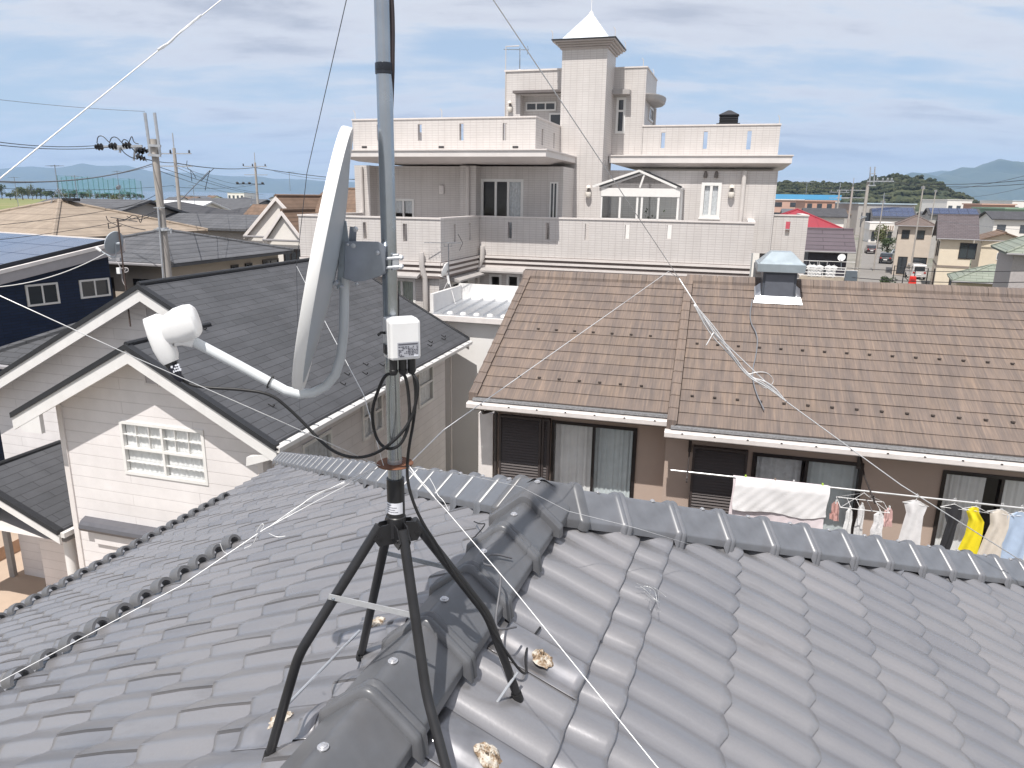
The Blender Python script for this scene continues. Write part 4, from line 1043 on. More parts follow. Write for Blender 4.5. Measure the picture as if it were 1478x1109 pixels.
# barge boards and dark verge strips
def barge(u0, z0, u1, z1, v, w=.24, root=gab, mat=WHITE, ext=0):
    mb = MB(); y0, y1 = v-.035, v+.02
    d = .08
    P = [(u0,z0-d),(u1,z1-d),(u1,z1-d-w),(u0,z0-d-w)]
    mb.prism(P, lambda p, q, a: (p, a, q), y0, y1); o = mb.build('barge_board', mat, root)
    mb = MB(); P = [(u0,z0+.02),(u1,z1+.02),(u1,z1-d+.002),(u0,z0-d+.002)]
    mb.prism(P, lambda p, q, a: (p, a, q), y0-.03, y1+.05); mb.build('verge_strip', RCAP, root); return o
barge(UF, zF, .06, GE-PG*.06, VF); barge(UF, zF, 2*UF-.06, GE-PG*.06, VF)
barge(UM, zM, UF+.03, zM-PG*(UF+.03-UM), VM); barge(UM, zM, UL, zL, VM)
barge(UM, zM, .0, GE, VE+.02)
# soffits under the overhangs
OV = .42
mb = MB()
for (ua, za, ub, zb, v, L) in ((UF,zF,.0,GE,VF,OV),(UF,zF,2*UF,GE,VF,OV),(UM,zM,UF,zF,VM,OV),(UM,zM,UL,zL,VM,OV)):
    d = .20; mb.quad((ua,v+.03,za-d),(ub,v+.03,zb-d),(ub,v+L+.05,zb-d),(ua,v+L+.05,za-d))
mb.build('soffit', OFFW, gab)
# walls
uw0, uw1 = 2*UF+.55, -.55           # front gable wall
vw = VF+OV; zt = GE-PG*.55-.14
zf = lambda u: zF-.20-PG*abs(u-UF)
Fw = front(vw)
wz = rect(GF, vw, 178, 606, 297, 702)
wz = (wz[0], wz[1], GF.V(185,684,vw)[1]+.0, GF.V(185,608,vw)[1])
zsq = zf(uw0)
mb = MB(); holed(mb, Fw, uw0, uw1, 0, zsq, [(wz[0],wz[1],wz[2],min(wz[3],zsq-.02))] if wz[3] < zsq else [], .12)
if wz[3] >= zsq:
    mb = MB(); holed(mb, Fw, uw0, uw1, 0, zsq-.0, [(wz[0],wz[1],wz[2],zsq)], .12)
    A = wz[0]; B = wz[1]; T = wz[3]
    # panel above the square part, cut round the window head
    fL, fR = zf(A), zf(B)
    mb.add([Fw(uw0,zsq,0),Fw(A,zsq,0),Fw(A,fL,0)], [(0,1,2)]); mb.add([Fw(B,zsq,0),Fw(uw1,zsq,0),Fw(B,fR,0)], [(0,1,2)])
    mb.add([Fw(A,T,0),Fw(B,T,0),Fw(B,fR,0),Fw(UF,zf(UF),0),Fw(A,fL,0)], [(0,1,2,3,4)])
    mb.quad(Fw(A,T,0),Fw(B,T,0),Fw(B,T,-.12),Fw(A,T,-.12))
else:
    mb.add([Fw(uw0,zsq,0),Fw(uw1,zsq,0),Fw(UF,zf(UF),0)], [(0,1,2)])
# right side wall, with openings
def side_rect(x0, y0t, y0b, x1):
    va, zt_ = GF.Ux(x0, y0t, uw1); va2, zb_ = GF.Ux(x0, y0b, uw1); vb, _ = GF.Ux(x1, y0t-20, uw1)
    return (va, vb, zb_, zt_)
S1 = side_rect(433, 612, 690, 468); S1 = (S1[0], S1[0]+1.1, 3.1, 4.55)
S2 = side_rect(521, 572, 640, 552); S2 = (S2[0], S2[0]+1.0, S2[2], S2[3])
S3 = side_rect(603, 527, 592, 626); S3 = (S3[0], S3[0]+1.0, S3[2], S3[3])
holed(mb, right(uw1), vw, VE-.5, 0, GE-.22, [S1, S2, S3], .12)
zmw = lambda u: zM-.20-PG*abs(u-UM)
Fm = front(VM+OV)
zs2 = zmw(UL+.5)
mb.add([Fm(UL+.5,0,0),Fm(uw0,0,0),Fm(uw0,zmw(uw0),0),Fm(UM,zmw(UM),0),Fm(UL+.5,zs2,0)], [(0,1,2,3,4)])
mb.add([Fm(uw0,zsq,0),Fm(UF+.6,zsq+1,0),Fm(UF+.6,zmw(UF+.6),0),Fm(UM,zmw(UM),0),Fm(uw0,zmw(uw0),0)], [(0,1,2,3,4)])
mb.quad((uw0,vw,0),(uw0,VM+OV,0),(uw0,VM+OV,zsq),(uw0,vw,zsq))
mb.quad((UL+.5,VM+OV,0),(UL+.5,VE-.5,0),(UL+.5,VE-.5,zs2),(UL+.5,VM+OV,zs2))
mb.add([(UL+.5,VE-.5,0),(uw1,VE-.5,0),(uw1,VE-.5,GE-.3),(UM,VE-.5,zM-.2),(UL+.5,VE-.5,zs2)], [(0,1,2,3,4)])
mb.build('wall', SIDING, gab)
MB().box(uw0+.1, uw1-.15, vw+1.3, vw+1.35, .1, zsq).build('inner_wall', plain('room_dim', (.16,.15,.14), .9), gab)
# front window: two sashes, colonial bars in the upper halves
mun = ([(x, .5, .97) for x in (.19,.345,.655,.81)], [(.25,.03,.97),(.75,.03,.97)])
window(gab, Fw, *wz, panes=2, fm=WFRAME, fw=.06, depth=-.06, proud=.02, rail=[.5], muntin=mun, curtain=[(0,.5,CURT,8),(.5,1,CURT,8)], seed=4)
for S, sd in ((S1, 1), (S2, 2), (S3, 3)):
    window(gab, right(uw1), *S, panes=1, fm=WFRAME, fw=.07, depth=-.05, proud=.03, rail=[.48], curtain=[(0,1,LACE,5)], seed=sd)
# corner boards, downpipes, gutters, vent louvres, box over the window
fbox(MB(), Fw, uw0-.02, uw0+.10, 0, zsq, .0, .03).build('corner_board', OFFW, gab); mb = MB(); fbox(mb, right(uw1), vw-.03, vw+.10, 0, GE-.25, .0, .03); fbox(mb, Fw, uw1-.08, uw1+.028, 0, GE-.5, .0, .032); mb.build('corner_board', OFFW, gab)
MB().tube([(-.02,.35,GE-.16),(-.25,.45,GE-.30),(uw1+.09,vw+.22,GE-.45),(uw1+.09,vw+.22,.1)], .032, 8).build('downpipe', OFFW, gab, True)
for px in (536, 648):
    v_ = GF.Ux(px, 560, uw1)[0]; MB().tube([(.0,v_,GE-.16),(uw1+.06,v_,GE-.40),(uw1+.06,v_,.1)], .030, 8).build('downpipe', OFFW, gab, True)
MB().tube([(uw0-.07,vw+.1,zsq-.1),(uw0-.07,vw+.1,.1)], .045, 8).build('downpipe', OFFW, gab, True)
mb = MB(); pr = [(-.01,-.03),(.10,-.03),(.12,-.05),(.11,-.13),(.02,-.13),(.02,-.115),(.095,-.115),(.10,-.055),(-.01,-.05)]
mb.prism(pr, lambda p, q, a: (p, a, GE+q-.02), VF-.02, VE); mb.build('gutter', WHITE, gab)
mb = MB(); v = VF+.3
while v < VE: mb.box(-.01,.115, v-.012, v+.012, GE-.048, GE-.036); v += .45
mb.build('gutter_bracket', GALV, gab)
mb = MB(); mb.prism([(uw1+.02,GE-.30),(.02,GE-.16),(.02,GE-.26),(uw1+.0,GE-.46)], lambda p, q, a: (p, a, q), VF-.03, VF+.08); mb.build('eave_return', WHITE, gab)
mb = MB(); mb.prism([(2*UF+.0,GE-.2),(2*UF+.60,GE+.06),(2*UF+.60,GE-.36),(2*UF+.20,GE-.36)], lambda p, q, a: (p, a, q), VF-.03, VF+.05); mb.build('eave_return', WHITE, gab)
LOUV = plain('louvre_white', (.66,.63,.62), .6, 0, .05)
for (x0, y0, x1, y1, v_) in ((209,528,231,556,vw), (211,442,232,466,VM+OV)):
    a0, a1, b0, b1 = rect(GF, v_, x0, y0, x1, y1); F = front(v_); mb = MB()
    if v_ > 1.5: b0 -= .0
    fbox(mb, F, a0, a0+.04, b0, b1, 0, .04); fbox(mb, F, a1-.04, a1, b0, b1, 0, .04); fbox(mb, F, a0+.04, a1-.04, b0, b0+.04, 0, .05); fbox(mb, F, a0+.04, a1-.04, b1-.04, b1, 0, .04)
    n = 7
    for i in range(n):
        z = b0+.04+(b1-b0-.08)*i/n; h = (b1-b0-.08)/n
        mb.quad(F(a0+.04,z,.035), F(a1-.04,z,.035), F(a1-.04,z+h,.006), F(a0+.04,z+h,.006))
    mb.build('louvre_vent', LOUV, gab)
# roller shutter box low on the front wall
a0, _ = GF.V(124, 752, vw); zb = GF.V(124, 752, vw)[1]
mb = MB(); F = front(vw); pr = [(0,-.11),(.16,-.13),(.19,-.07),(.17,.0),(.12,.06),(0,.11)]
mb.prism(pr, lambda p, q, a: F(a, zb+q, p), a0, a0+2.3); mb.build('shutter_box', plain('shutter_grey', (.13,.13,.145), .45, .3, .08), gab)
mb = MB(); fbox(mb, F, a0+.22, a0+2.2, zb-.42, zb-.115, 0, .06); mb.build('shutter_head', SIDING, gab)
# small dark hooks (snow guards) on the shingles
mb = MB().tube([(.0,-.0,.0),(.10,0,.005),(.12,0,.03),(.11,0,.06)], .012, 6)
hk = mb.build('snow_hook', BLACK, gab, True); first = True
def on_gab(px, py):
    l = GF.plane(px, py, (0,0,GE+.01), (PG,0,1)); return l
for px, py in ((463,553),(491,552),(497,538),(523,537),(548,525),(524,524),(618,492),(617,497),(637,488),(637,484),(387,583),(290,472)):
    l = on_gab(px, py); o = hk if first else hk.copy()
    if not first: COL.objects.link(o); o.parent = gab
    first = False; o.location = l; o.rotation_euler = (0, math.atan(PG), 0)
# porch roof at the lower left: its own small gable, near slope seen from above
mb = MB()
e0 = GF.Z(86, 766, 2.75); e1 = GF.Z(112, 752, 2.75)
ue, v0 = e0[0], e0[1]
rz = 2.75+.95
r0 = GF.plane(-60, 695, (ue, v0, 2.75), (.42,0,1)); r1 = GF.plane(75, 643, (ue, v0, 2.75), (.42,0,1))
ur = ue-1.75; zr_ = 2.75+.42*1.75*1.25
pk = .42
def pz(u): return 2.75 + pk*(ue-u)
ub = r1[0]; vb_ = r1[1]
mb.slab([(ue,v0,2.75),(ue,VM+OV,2.75),(ub,VM+OV,pz(ub)),(ub,v0-.0,pz(ub))], .09)
mb.slab([(ub,v0,pz(ub)),(ub,VM+OV,pz(ub)),(2*ub-ue,VM+OV,2.75),(2*ub-ue,v0,2.75)], .09)
mb.build('porch_roof', SHING, gab)
barge(ub, pz(ub), ue, 2.75, v0, .20); barge(ub, pz(ub), 2*ub-ue, 2.75, v0, .20)
mb = MB(); mb.tube([(ub,v0-.02,pz(ub)+.01),(ub,VM+OV,pz(ub)+.01)], .05, 8); mb.build('ridge_cap', RCAP, gab)
mb = MB(); mb.box(ue-.02, ue+.10, v0, VM+OV, 2.60, 2.70); mb.build('gutter', WHITE, gab)
for x in (ue-.22, 2*ub-ue+.3): MB().lathe([(.11,0),(.11,2.62)], (x, v0+.35, 0), n=16).build('porch_column', WHITE, gab, True)
mb = MB(); mb.box(ue-1.25, ue-.60, VM+OV-.12, VM+OV-.02, .05, 2.1); d_ = mb.build('porch_door', OFFW, gab)
mb = MB(); mb.box(ue-1.05, ue-.80, VM+OV-.14, VM+OV-.125, 1.45, 1.85); mb.build('door_light', DGLASS, d_)
mb = MB(); mb.box(ue-2.6, ue-1.5, VM+OV-.5, VM+OV-.02, 0, 2.35); mb.build('porch_wall', SIDING, gab)
mb = MB(); mb.quad((ub-1.9,v0+.1,2.45),(ue,v0+.1,2.45),(ue,VM+OV,2.45),(ub-1.9,VM+OV,2.45)); mb.build('porch_ceiling', OFFW, gab)
# dish and aerial standing at its left gable
AP = GF.W(UM+.25, VM+.25, 0)
APY = AP.y
pz0 = at_y(184, 436, APY).z
am = thing('roof_aerial', 'thin rusty aerial mast with white dish at the peak of the pale gabled house', 'aerial', (at_y(184,436,APY).x, APY, pz0), 10)
hgt = at_y(172, 316, APY).z - pz0
MB().tube([(0,0,-.5),(0,0,hgt)], .016, 8).build('mast', plain('rusty_pole', (.10,.07,.06), .7, .2, .3, 12), am, True)
def al(px, py, dy=0): p = at_y(px, py, APY+dy)-Vector(am.location); a = rad(10); return Vector((p.x*math.cos(a)-p.y*math.sin(a), p.x*math.sin(a)+p.y*math.cos(a), p.z))
ax = Vector((-.90,.25,.36)).normalized(); s1 = ax.cross(Vector((0,0,1))).normalized(); u1_ = s1.cross(ax); c0 = al(164, 350)
mb = MB(); n = 40; prof = [(0,-.04),(.5,-.03),(.8,-.014),(1,0),(1.0,-.02),(.8,-.034),(.5,-.05),(0,-.06)]
for r_, h_ in prof: mb.v += [c0 + s1*(.20*r_*math.cos(2*PI*k/n)) + u1_*(.235*r_*math.sin(2*PI*k/n)) + ax*h_ for k in range(n)]
mb.f = [(i*n+k, i*n+(k+1) % n, (i+1)*n+(k+1) % n, (i+1)*n+k) for i in range(len(prof)-1) for k in range(n)]
mb.build('reflector', DISHB, am, True)
mb = MB(); mb.tube(smooth_path([c0-ax*.06, al(168,372), al(160,371), al(143,361)], 2), .012, 6); mb.tube([c0-ax*.05, al(173,352)], .03, 8); mb.build('feed_arm', DISHB, am, True)
mb = MB(); mb.tube([al(139,358), al(146,363)], [.035,.025], 10); mb.build('feed_unit', PLASTW, am, True)
for y0, y1, m_ in ((372,377,'back'), (385,397,'front')):
    p = al(173, (y0+y1)/2, -.03); mb = MB().box(p.x-.055, p.x+.02, p.y-.03, p.y+.02, p.z-.06 if y1 > 390 else p.z-.03, p.z+.06 if y1 > 390 else p.z+.03); mb.build('booster_box', PLASTW if y1 > 390 else plain('box_grey', (.3,.3,.32), .5), am, False, .004)
mb = MB(); mb.tube(smooth_path([al(152,366), al(160,374), al(170,378), al(176,392), al(176,404), al(180,412)], 2), .006, 5); mb.tube(smooth_path([al(174,388), al(184,386), al(186,392), al(178,394), al(182,388)], 2), .008, 5); mb.build('loose_cable', plain('cable_pale', (.55,.52,.52), .5), am, True)
mb = MB(); mb.tube([al(156,322,.3), al(157,330,.3), al(175,326)], .010, 5); mb.tube([al(160,314,.3), al(198,320,-.3)], .008, 5); mb.build('small_yagi', BLACK, am, True)

# ================================================================== white flat roofed annexe behind
AF = Frame(17, (at_y(628,452,21.4).x, 21.4))
zA = at_y(628,452,21.4).z
ann = thing('white_annexe', 'small white building with ribbed metal roof between the shingle roof and the brown roof', 'annexe', AF.o, 17)
WW = 5.0
pr_z = zA + .06
l1 = AF.plane(671, 432, (0,0,zA), (0,-.05,1)); dv = l1[1]
mb = MB(); mb.box(0, WW, 0, dv, 0, zA-.22); mb.build('wall', plain('annexe_white', (.80,.79,.78), .7, 0, .05, 1, dirt=((.6,.57,.54), .06)), ann)
mb = MB(); mb.slab([(-.06,-.12,zA),(WW+.1,-.12,zA),(WW+.1,dv,zA+.05*dv),(-.06,dv,zA+.05*dv)], .05); mb.build('roof_sheet', GALVL, ann)
mb = MB(); u = .25
while u < WW:
    mb.prism([(-.035,0),(.035,0),(.022,.06),(-.022,.06)], lambda p, q, a: (u+p, a, zA+.05*a+q), -.10, dv-.02); u += .42
mb.build('roof_rib', GALVL, ann)
mb = MB(); u = .46
while u < WW: mb.lathe([(.10,0),(.085,.05),(.04,.07)], (u, .05, zA+.002), n=10); u += .42
mb.build('rib_cap', WHITE, ann, True)
mb = MB(); mb.box(-.10, WW+.1, -.26, -.13, zA-.17, zA-.02); mb.build('gutter', OFFW, ann)
zu = AF.V(671, 410, dv)[1]
mb = MB(); mb.box(-.16, WW, dv, dv+.14, zA-.3, zu); mb.add([(-.16,0.0,zA-.2),(-.05,0.0,zA-.2),(-.05,dv,zA-.2),(-.16,dv,zA-.2),(-.16,.0,zu-.05),(-.05,.0,zu-.05),(-.05,dv-.003,zu-.05),(-.16,dv-.003,zu-.05)], [(0,3,2,1),(4,5,6,7),(0,1,5,4),(1,2,6,5),(2,3,7,6),(3,0,4,7)])
mb.build('upstand', WHITE, ann)
mb = MB(); mb.box(-.30,-.18,-.2,.4,0,zA-.02); mb.build('gate_post', OFFW, ann)
# its aerial
l = AF.plane(648, 438, (0,0,zA), (0,-.05,1)); ya = AF.W(*l).y
aer = thing('roof_aerial', 'thin grey aerial mast with yagi and small dish standing on the ribbed metal roof', 'aerial', AF.W(*l), 17)
ah = at_y(647, 352, ya).z - l[2]
MB().tube([(0,0,0),(0,0,ah)], .018, 8).build('mast', GALV, aer, True)
def el(px, py, dy=0):
    p = at_y(px, py, ya+dy)-Vector(aer.location); a = rad(17); return Vector((p.x*math.cos(a)-p.y*math.sin(a), p.x*math.sin(a)+p.y*math.cos(a), p.z))
mb = MB(); mb.tube([el(612,350.5), el(666,351)], .011, 6)
for x in range(614, 662, 5): mb.tube([el(x,350.5,-.09), el(x,350.5,.09)], .005, 5)
mb.tube([el(641,352), el(641,356), el(652,356), el(652,352)], .008, 5); mb.build('yagi', GALV, aer, True)
mb = MB(); mb.tube([el(661,338), el(668,351), el(663,362)], .009, 5); mb.tube([el(661,338,.2), el(668,351,.2), el(663,362,.2)], .009, 5); mb.build('yagi_reflector', BLACK, aer, True)
ax = Vector((-.93,.05,.36)).normalized(); s1 = ax.cross(Vector((0,0,1))).normalized(); u1_ = s1.cross(ax); c0 = el(642, 389); n = 32
mb = MB()
for r_, h_ in prof: mb.v += [c0 + s1*(.20*r_*math.cos(2*PI*k/n)) + u1_*(.235*r_*math.sin(2*PI*k/n)) + ax*h_ for k in range(n)]
mb.f = [(i*n+k, i*n+(k+1) % n, (i+1)*n+(k+1) % n, (i+1)*n+k) for i in range(len(prof)-1) for k in range(n)]
mb.build('reflector', DISHW, aer, True)
mb = MB(); mb.tube([c0-ax*.05, el(645,402), el(632,398)], .010, 6); mb.tube([el(646,398), el(648,410)], .04, 6); mb.build('feed_arm', DISHW, aer, True)
mb = MB(); 
for a, b in ((-.35,-.15),(.3,-.2),(.1,.35),(-.25,.25)): mb.tube([(0,0,.75),(a,b,.02)], .010, 5)
mb.tube([(-.2,-.1,.35),(.17,-.1,.35),(.05,.2,.35),(-.2,-.1,.35)], .007, 5); mb.build('stand', WHITE, aer, True)
# ================================================================== pale tiled building with the tower
_o = at_y(692, 312, 26.5)
TF = Frame(17, (_o.x, _o.y))
tb = thing('tiled_building', 'large pale tiled house with stepped terraces and a square tower under a white pyramid roof', 'building', TF.o, 17)
def U(px, py, v): return TF.V(px, py, v)[0]
def Zz(px, py, v): return TF.V(px, py, v)[1]
TRIM = plain('terrace_coping', (.70,.655,.63), .5, 0, .06, 3)
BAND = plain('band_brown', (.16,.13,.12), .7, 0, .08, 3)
def parapet(name, F, a0, a1, b0, b1, slits, th=.18, cap=True):
    mb = MB()
    holed(mb, F, a0, a1, b0, b1, slits, th); holed(mb, lambda a, b, o: F(a, b, o-th), a0, a1, b0, b1, slits, 0)
    mb.quad(F(a0,b0,0),F(a0,b1,0),F(a0,b1,-th),F(a0,b0,-th)); mb.quad(F(a1,b0,0),F(a1,b1,0),F(a1,b1,-th),F(a1,b0,-th))
    p = mb.build(name, TILEW, tb, False, 0, False)
    if cap:
        mb = MB(); fbox(mb, F, a0-.02, a1+.02, b1, b1+.05, -th-.025, .03); mb.build('coping', TRIM, p)
    return p
def slit(F, v, px, y0, y1, w=.15):
    u = U(px, (y0+y1)/2, v); return (u, u+w, Zz(px, y1, v), Zz(px, y0, v))
vW, vWL = 4.5, 1.10                     # wall planes of the top storey (right, left)
vT = 2.9                                # tower face
# --- right terrace front (plane A, v = 0)
zA0, zA1 = Zz(800, 372, 0), Zz(692, 313.5, 0)
uA0, uA1 = 0.0, U(1087, 345, 0)
sl = [slit(None, 0, x, y0, y1) for x, y0, y1 in ((733,321,344), (787.5,322,346), (844,323,347), (902,324.5,345), (962.5,325,345))]
parapet('terrace_wall', front(0), uA0, uA1, zA0, zA1, sl)
parapet('terrace_wall', right(uA1), .19, vW, zA0, zA1, [])
# --- left terrace (plane B) with its shaded return
vB = TF.Ux(636, 340, 0)[0]; zB1 = zA1
uB0 = U(432, 340, vB)
sl = [slit(None, vB, x, y0, y1) for x, y0, y1 in ((524,321,345), (581.5,323,349))]
parapet('terrace_wall', front(vB), uB0, -.0, zA0, zB1, sl)
sv = lambda px: TF.Ux(px, 335, 0)[0]
parapet('terrace_wall', right(0.0), vB+.185, -.005, zA0, zB1, [(sv(655), sv(655)+.2, Zz(733,346,0), Zz(733,322,0)), (sv(677), sv(677)+.2, Zz(733,346,0), Zz(733,322,0))])
parapet('terrace_wall', left(uB0), vB+.185, 4.0, zA0, zB1, [])
# terrace floors and string courses
mb = MB(); mb.box(uB0+.1, -.1, vB+.1, vWL+.2, zA0-.02, zA0+.12); mb.box(-.1, uA1-.1, .1, vW+.6, zA0-.02, zA0+.12); mb.build('terrace_floor', plain('terrace_grey', (.42,.40,.39), .8), tb)
def courses(F, a0, a1):
    mb = MB(); z = zA0
    for k, h in enumerate((.07,.07,.07)):
        fbox(mb, F, a0, a1, z-.10-.17*k, z-.02-.17*k, -.2, .07-.025*k)
    mb.build('string_course', TRIM, tb)
    mb = MB(); fbox(mb, F, a0+.01, a1-.01, z-.52, z-.0, -.22, .012); mb.build('dark_band', BAND, tb)  # plain dark brown band behind the string courses
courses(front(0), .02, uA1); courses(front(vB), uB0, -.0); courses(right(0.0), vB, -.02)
# --- lower storeys
zL = zA0-.5
wA = rect(TF, .12, 705, 394, 752, 410); 
WLo = [(U(706,400,.12), U(724,400,.12), Zz(715,413,.12)-.55, Zz(715,396,.12)), (U(731,400,.12), U(750,400,.12), Zz(740,413,.12)-.55, Zz(740,396,.12))]
WLb = [(U(560,420,vB+.12), U(600,420,vB+.12), Zz(580,462,vB+.12), Zz(580,402,vB+.12))]
WLs = [(TF.Ux(652,402,-.12)[0], TF.Ux(676,398,-.12)[0], Zz(700,430,.12), Zz(700,398,.12))]
mb = MB(); holed(mb, front(.12), -.12, uA1+1.5, 0, zL, WLo, .15); holed(mb, front(vB+.12), uB0, -.12, 0, zL, WLb, .15); holed(mb, right(-.12), vB+.12, .12, 0, zL, WLs, .15)
mb.quad((uB0,vB+.12,0),(uB0,8,0),(uB0,8,zA0),(uB0,vB+.12,zA0))
mb.build('lower_wall', TILEW, tb, False, 0, False)
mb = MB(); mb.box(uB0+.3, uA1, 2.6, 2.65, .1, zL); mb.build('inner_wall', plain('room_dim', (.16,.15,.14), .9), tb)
GCUR = plain('green_curtain', (.38,.42,.38), .9, 0, .12, 5)
for w in WLo: window(tb, front(.12), *w, panes=1, fm=WFRAME, fw=.09, depth=-.08)
window(tb, front(vB+.12), *WLb[0], panes=2, fm=WFRAME, fw=.09, depth=-.08, curtain=[(.05,.95,GCUR,9)])
window(tb, right(-.12), *WLs[0], panes=2, fm=WFRAME, fw=.08, depth=-.08)
# awnings over them, soil pipes
AWN = plain('awning_grey', (.42,.40,.39), .55, .1, .08, 4)
def awning(F, a0, a1, zt, dp=.42):
    mb = MB(); P = [(0,zt),(0,zt+.16),(dp,zt+.02),(dp,zt-.04)]
    mb.prism(P, lambda p, q, a: F(a, q, p), a0, a1)
    mb.build('awning', AWN, tb)
awning(front(.12), WLo[0][0]-.35, WLo[1][1]+.25, Zz(725,391,.12)); awning(front(vB+.12), WLb[0][0]-.4, WLb[0][1]+.25, Zz(580,397,vB+.12)); awning(right(-.12), WLs[0][0]-.3, WLs[0][1]+.6, Zz(690,394,.12))
PIPE = plain('pipe_cream', (.60,.565,.54), .5, 0, .06, 4)
up = U(611, 380, vB); mb = MB(); z1 = Zz(611,364,vB); z2 = Zz(611,384,vB); mb.tube([(up,vB-.13,z1),(up,vB-.13,z2),(up+.06,vB-.02,z2-.35),(up+.06,vB-.02,0)], .085, 10)
up = U(698, 370, 0); z1 = Zz(698,355,0); z2 = Zz(698,372,0); mb.tube([(up,-.13,z1),(up,-.13,z2),(up-.18,-.05,z2-.35),(up-.22,.0,z2-.6),(up-.22,.0,0)], .085, 10); mb.build('downpipe', PIPE, tb, True)
# arched window head at the right, above the brown ridge
ua, ub_ = U(905,408,.12), U(995,408,.12); zc = Zz(950,412,.12); n = 20; R = (ub_-ua)/2
mb = MB()
for rr_, oo in ((1.0,.10),(1.0,.0),(.93,.0),(.93,.10)):
    for k in range(n+1): a = PI*k/n; mb.v.append(front(.12)((ua+ub_)/2+R*rr_*math.cos(a), zc+R*.22*rr_*math.sin(a), oo))
for r_ in range(3): mb.f += [(r_*(n+1)+k, r_*(n+1)+k+1, (r_+1)*(n+1)+k+1, (r_+1)*(n+1)+k) for k in range(n)]
mb.build('arched_head', AWN, tb)
# --- top storey walls behind the terraces
zS = Zz(1010, 242, 1.0)                  # underside of the slabs
uR1 = U(1121, 270, vW)
zF0 = zA0+.1
wR = (U(1011,290,vW), U(1040,290,vW), Zz(1025,315,vW), Zz(1025,263.5,vW))
uT0, uT1 = U(806, 260, vT), U(868.5, 260, vT)
wDoor = (U(694,280,vWL), U(755.5,280,vWL), zF0+.02, Zz(725,258.5,vWL))
wSm = (U(567,305,vWL), U(598,305,vWL), Zz(580,317,vWL), Zz(580,287,vWL))
uN = U(828, 275, vT)                     # right end of the left block, meets the tower
zTop = zS+.02
mb = MB()
uTL = U(518, 280, vWL-.4)
holed(mb, front(vWL), uTL, uN, zF0, zTop, [wDoor, wSm], .12)
holed(mb, front(vW), uT1-.1, uR1, zF0, zTop, [wR], .12)
mb.quad((uR1,vW,0),(uR1,9,0),(uR1,9,zTop),(uR1,vW,zTop)); mb.quad((uTL,vWL,zF0),(uTL,9,zF0),(uTL,9,zTop),(uTL,vWL,zTop))
mb.quad((uN,vWL,zF0),(uN,vT+.02,zF0),(uN,vT+.02,zTop),(uN,vWL,zTop))
mb.build('upper_wall', TILEW, tb, False, 0, False)
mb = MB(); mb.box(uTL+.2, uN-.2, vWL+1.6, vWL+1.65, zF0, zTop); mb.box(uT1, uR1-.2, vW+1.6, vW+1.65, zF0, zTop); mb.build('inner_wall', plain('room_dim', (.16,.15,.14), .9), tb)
window(tb, front(vW), *wR, panes=2, fm=WFRAME, fw=.12, depth=-.05, proud=.03, curtain=[(.02,.98,LACE,10)], sill=True)
window(tb, front(vWL), *wDoor, panes=3, fm=WFRAME, fw=.10, depth=-.05, proud=.02, curtain=[(.62,1,LACE,6)])
window(tb, front(vWL), *wSm, panes=2, fm=WFRAME, fw=.08, depth=-.05, proud=.03, curtain=[(.02,.45,LACE,3),(.55,.98,LACE,3)], cb=.35)
wn = (U(793.5,290,vWL), min(U(805,290,vWL), uN-.03), zF0+.02, Zz(800,263,vWL))
window(tb, front(vWL), *wn, panes=2, fm=WFRAME, fw=.05, depth=.002, proud=.04, backing=False)
# columns of the left loggia
vC = vWL-.50
for x0, x1 in ((512.5,534), (664.5,687)):
    a0, a1 = U(x0, 270, vC), U(x1, 270, vC); mb = MB(); mb.box(a0, a1, vC, vWL-.002, zF0, zTop); col = mb.build('column', TILEW, tb)
    xm = U((x0+x1)/2, 270, vC); mb = MB().tube([(xm,vC-.07,zF0),(xm,vC-.07,zTop-.05)], .075, 10); mb.build('downpipe', PIPE, col, True)
# --- slabs with fascia and parapets above
def slabbox(name, u0, u1, v0, v1, z0, z1):
    mb = MB(); mb.add([(u0,v0,z0+.05),(u1,v0,z0+.05),(u1,v1,z0+.05),(u0,v1,z0+.05),(u0,v0,z1),(u1,v0,z1),(u1,v1,z1),(u0,v1,z1)], [(4,5,6,7),(0,1,5,4),(1,2,6,5),(2,3,7,6),(3,0,4,7)]); s = mb.build(name, PAINTW, tb, False, 0)
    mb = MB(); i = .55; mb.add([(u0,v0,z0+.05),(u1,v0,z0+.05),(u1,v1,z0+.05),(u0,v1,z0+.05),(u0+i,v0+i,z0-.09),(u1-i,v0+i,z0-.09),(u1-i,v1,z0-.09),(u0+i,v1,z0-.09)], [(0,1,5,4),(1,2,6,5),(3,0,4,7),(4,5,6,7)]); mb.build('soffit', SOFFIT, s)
    mb = MB(); mb.box(u0-.04, u1+.04, v0-.04, v1, z1, z1+.04); mb.build('slab_coping', TRIM, s)
    return s
vSL = TF.Ux(788, 222, uN+.03)[0]
uSL0, uSL1 = U(487, 222, vSL), uN+.03
zSL0, zSL1 = Zz(640, 228.5, vSL), Zz(640, 217.5, vSL)
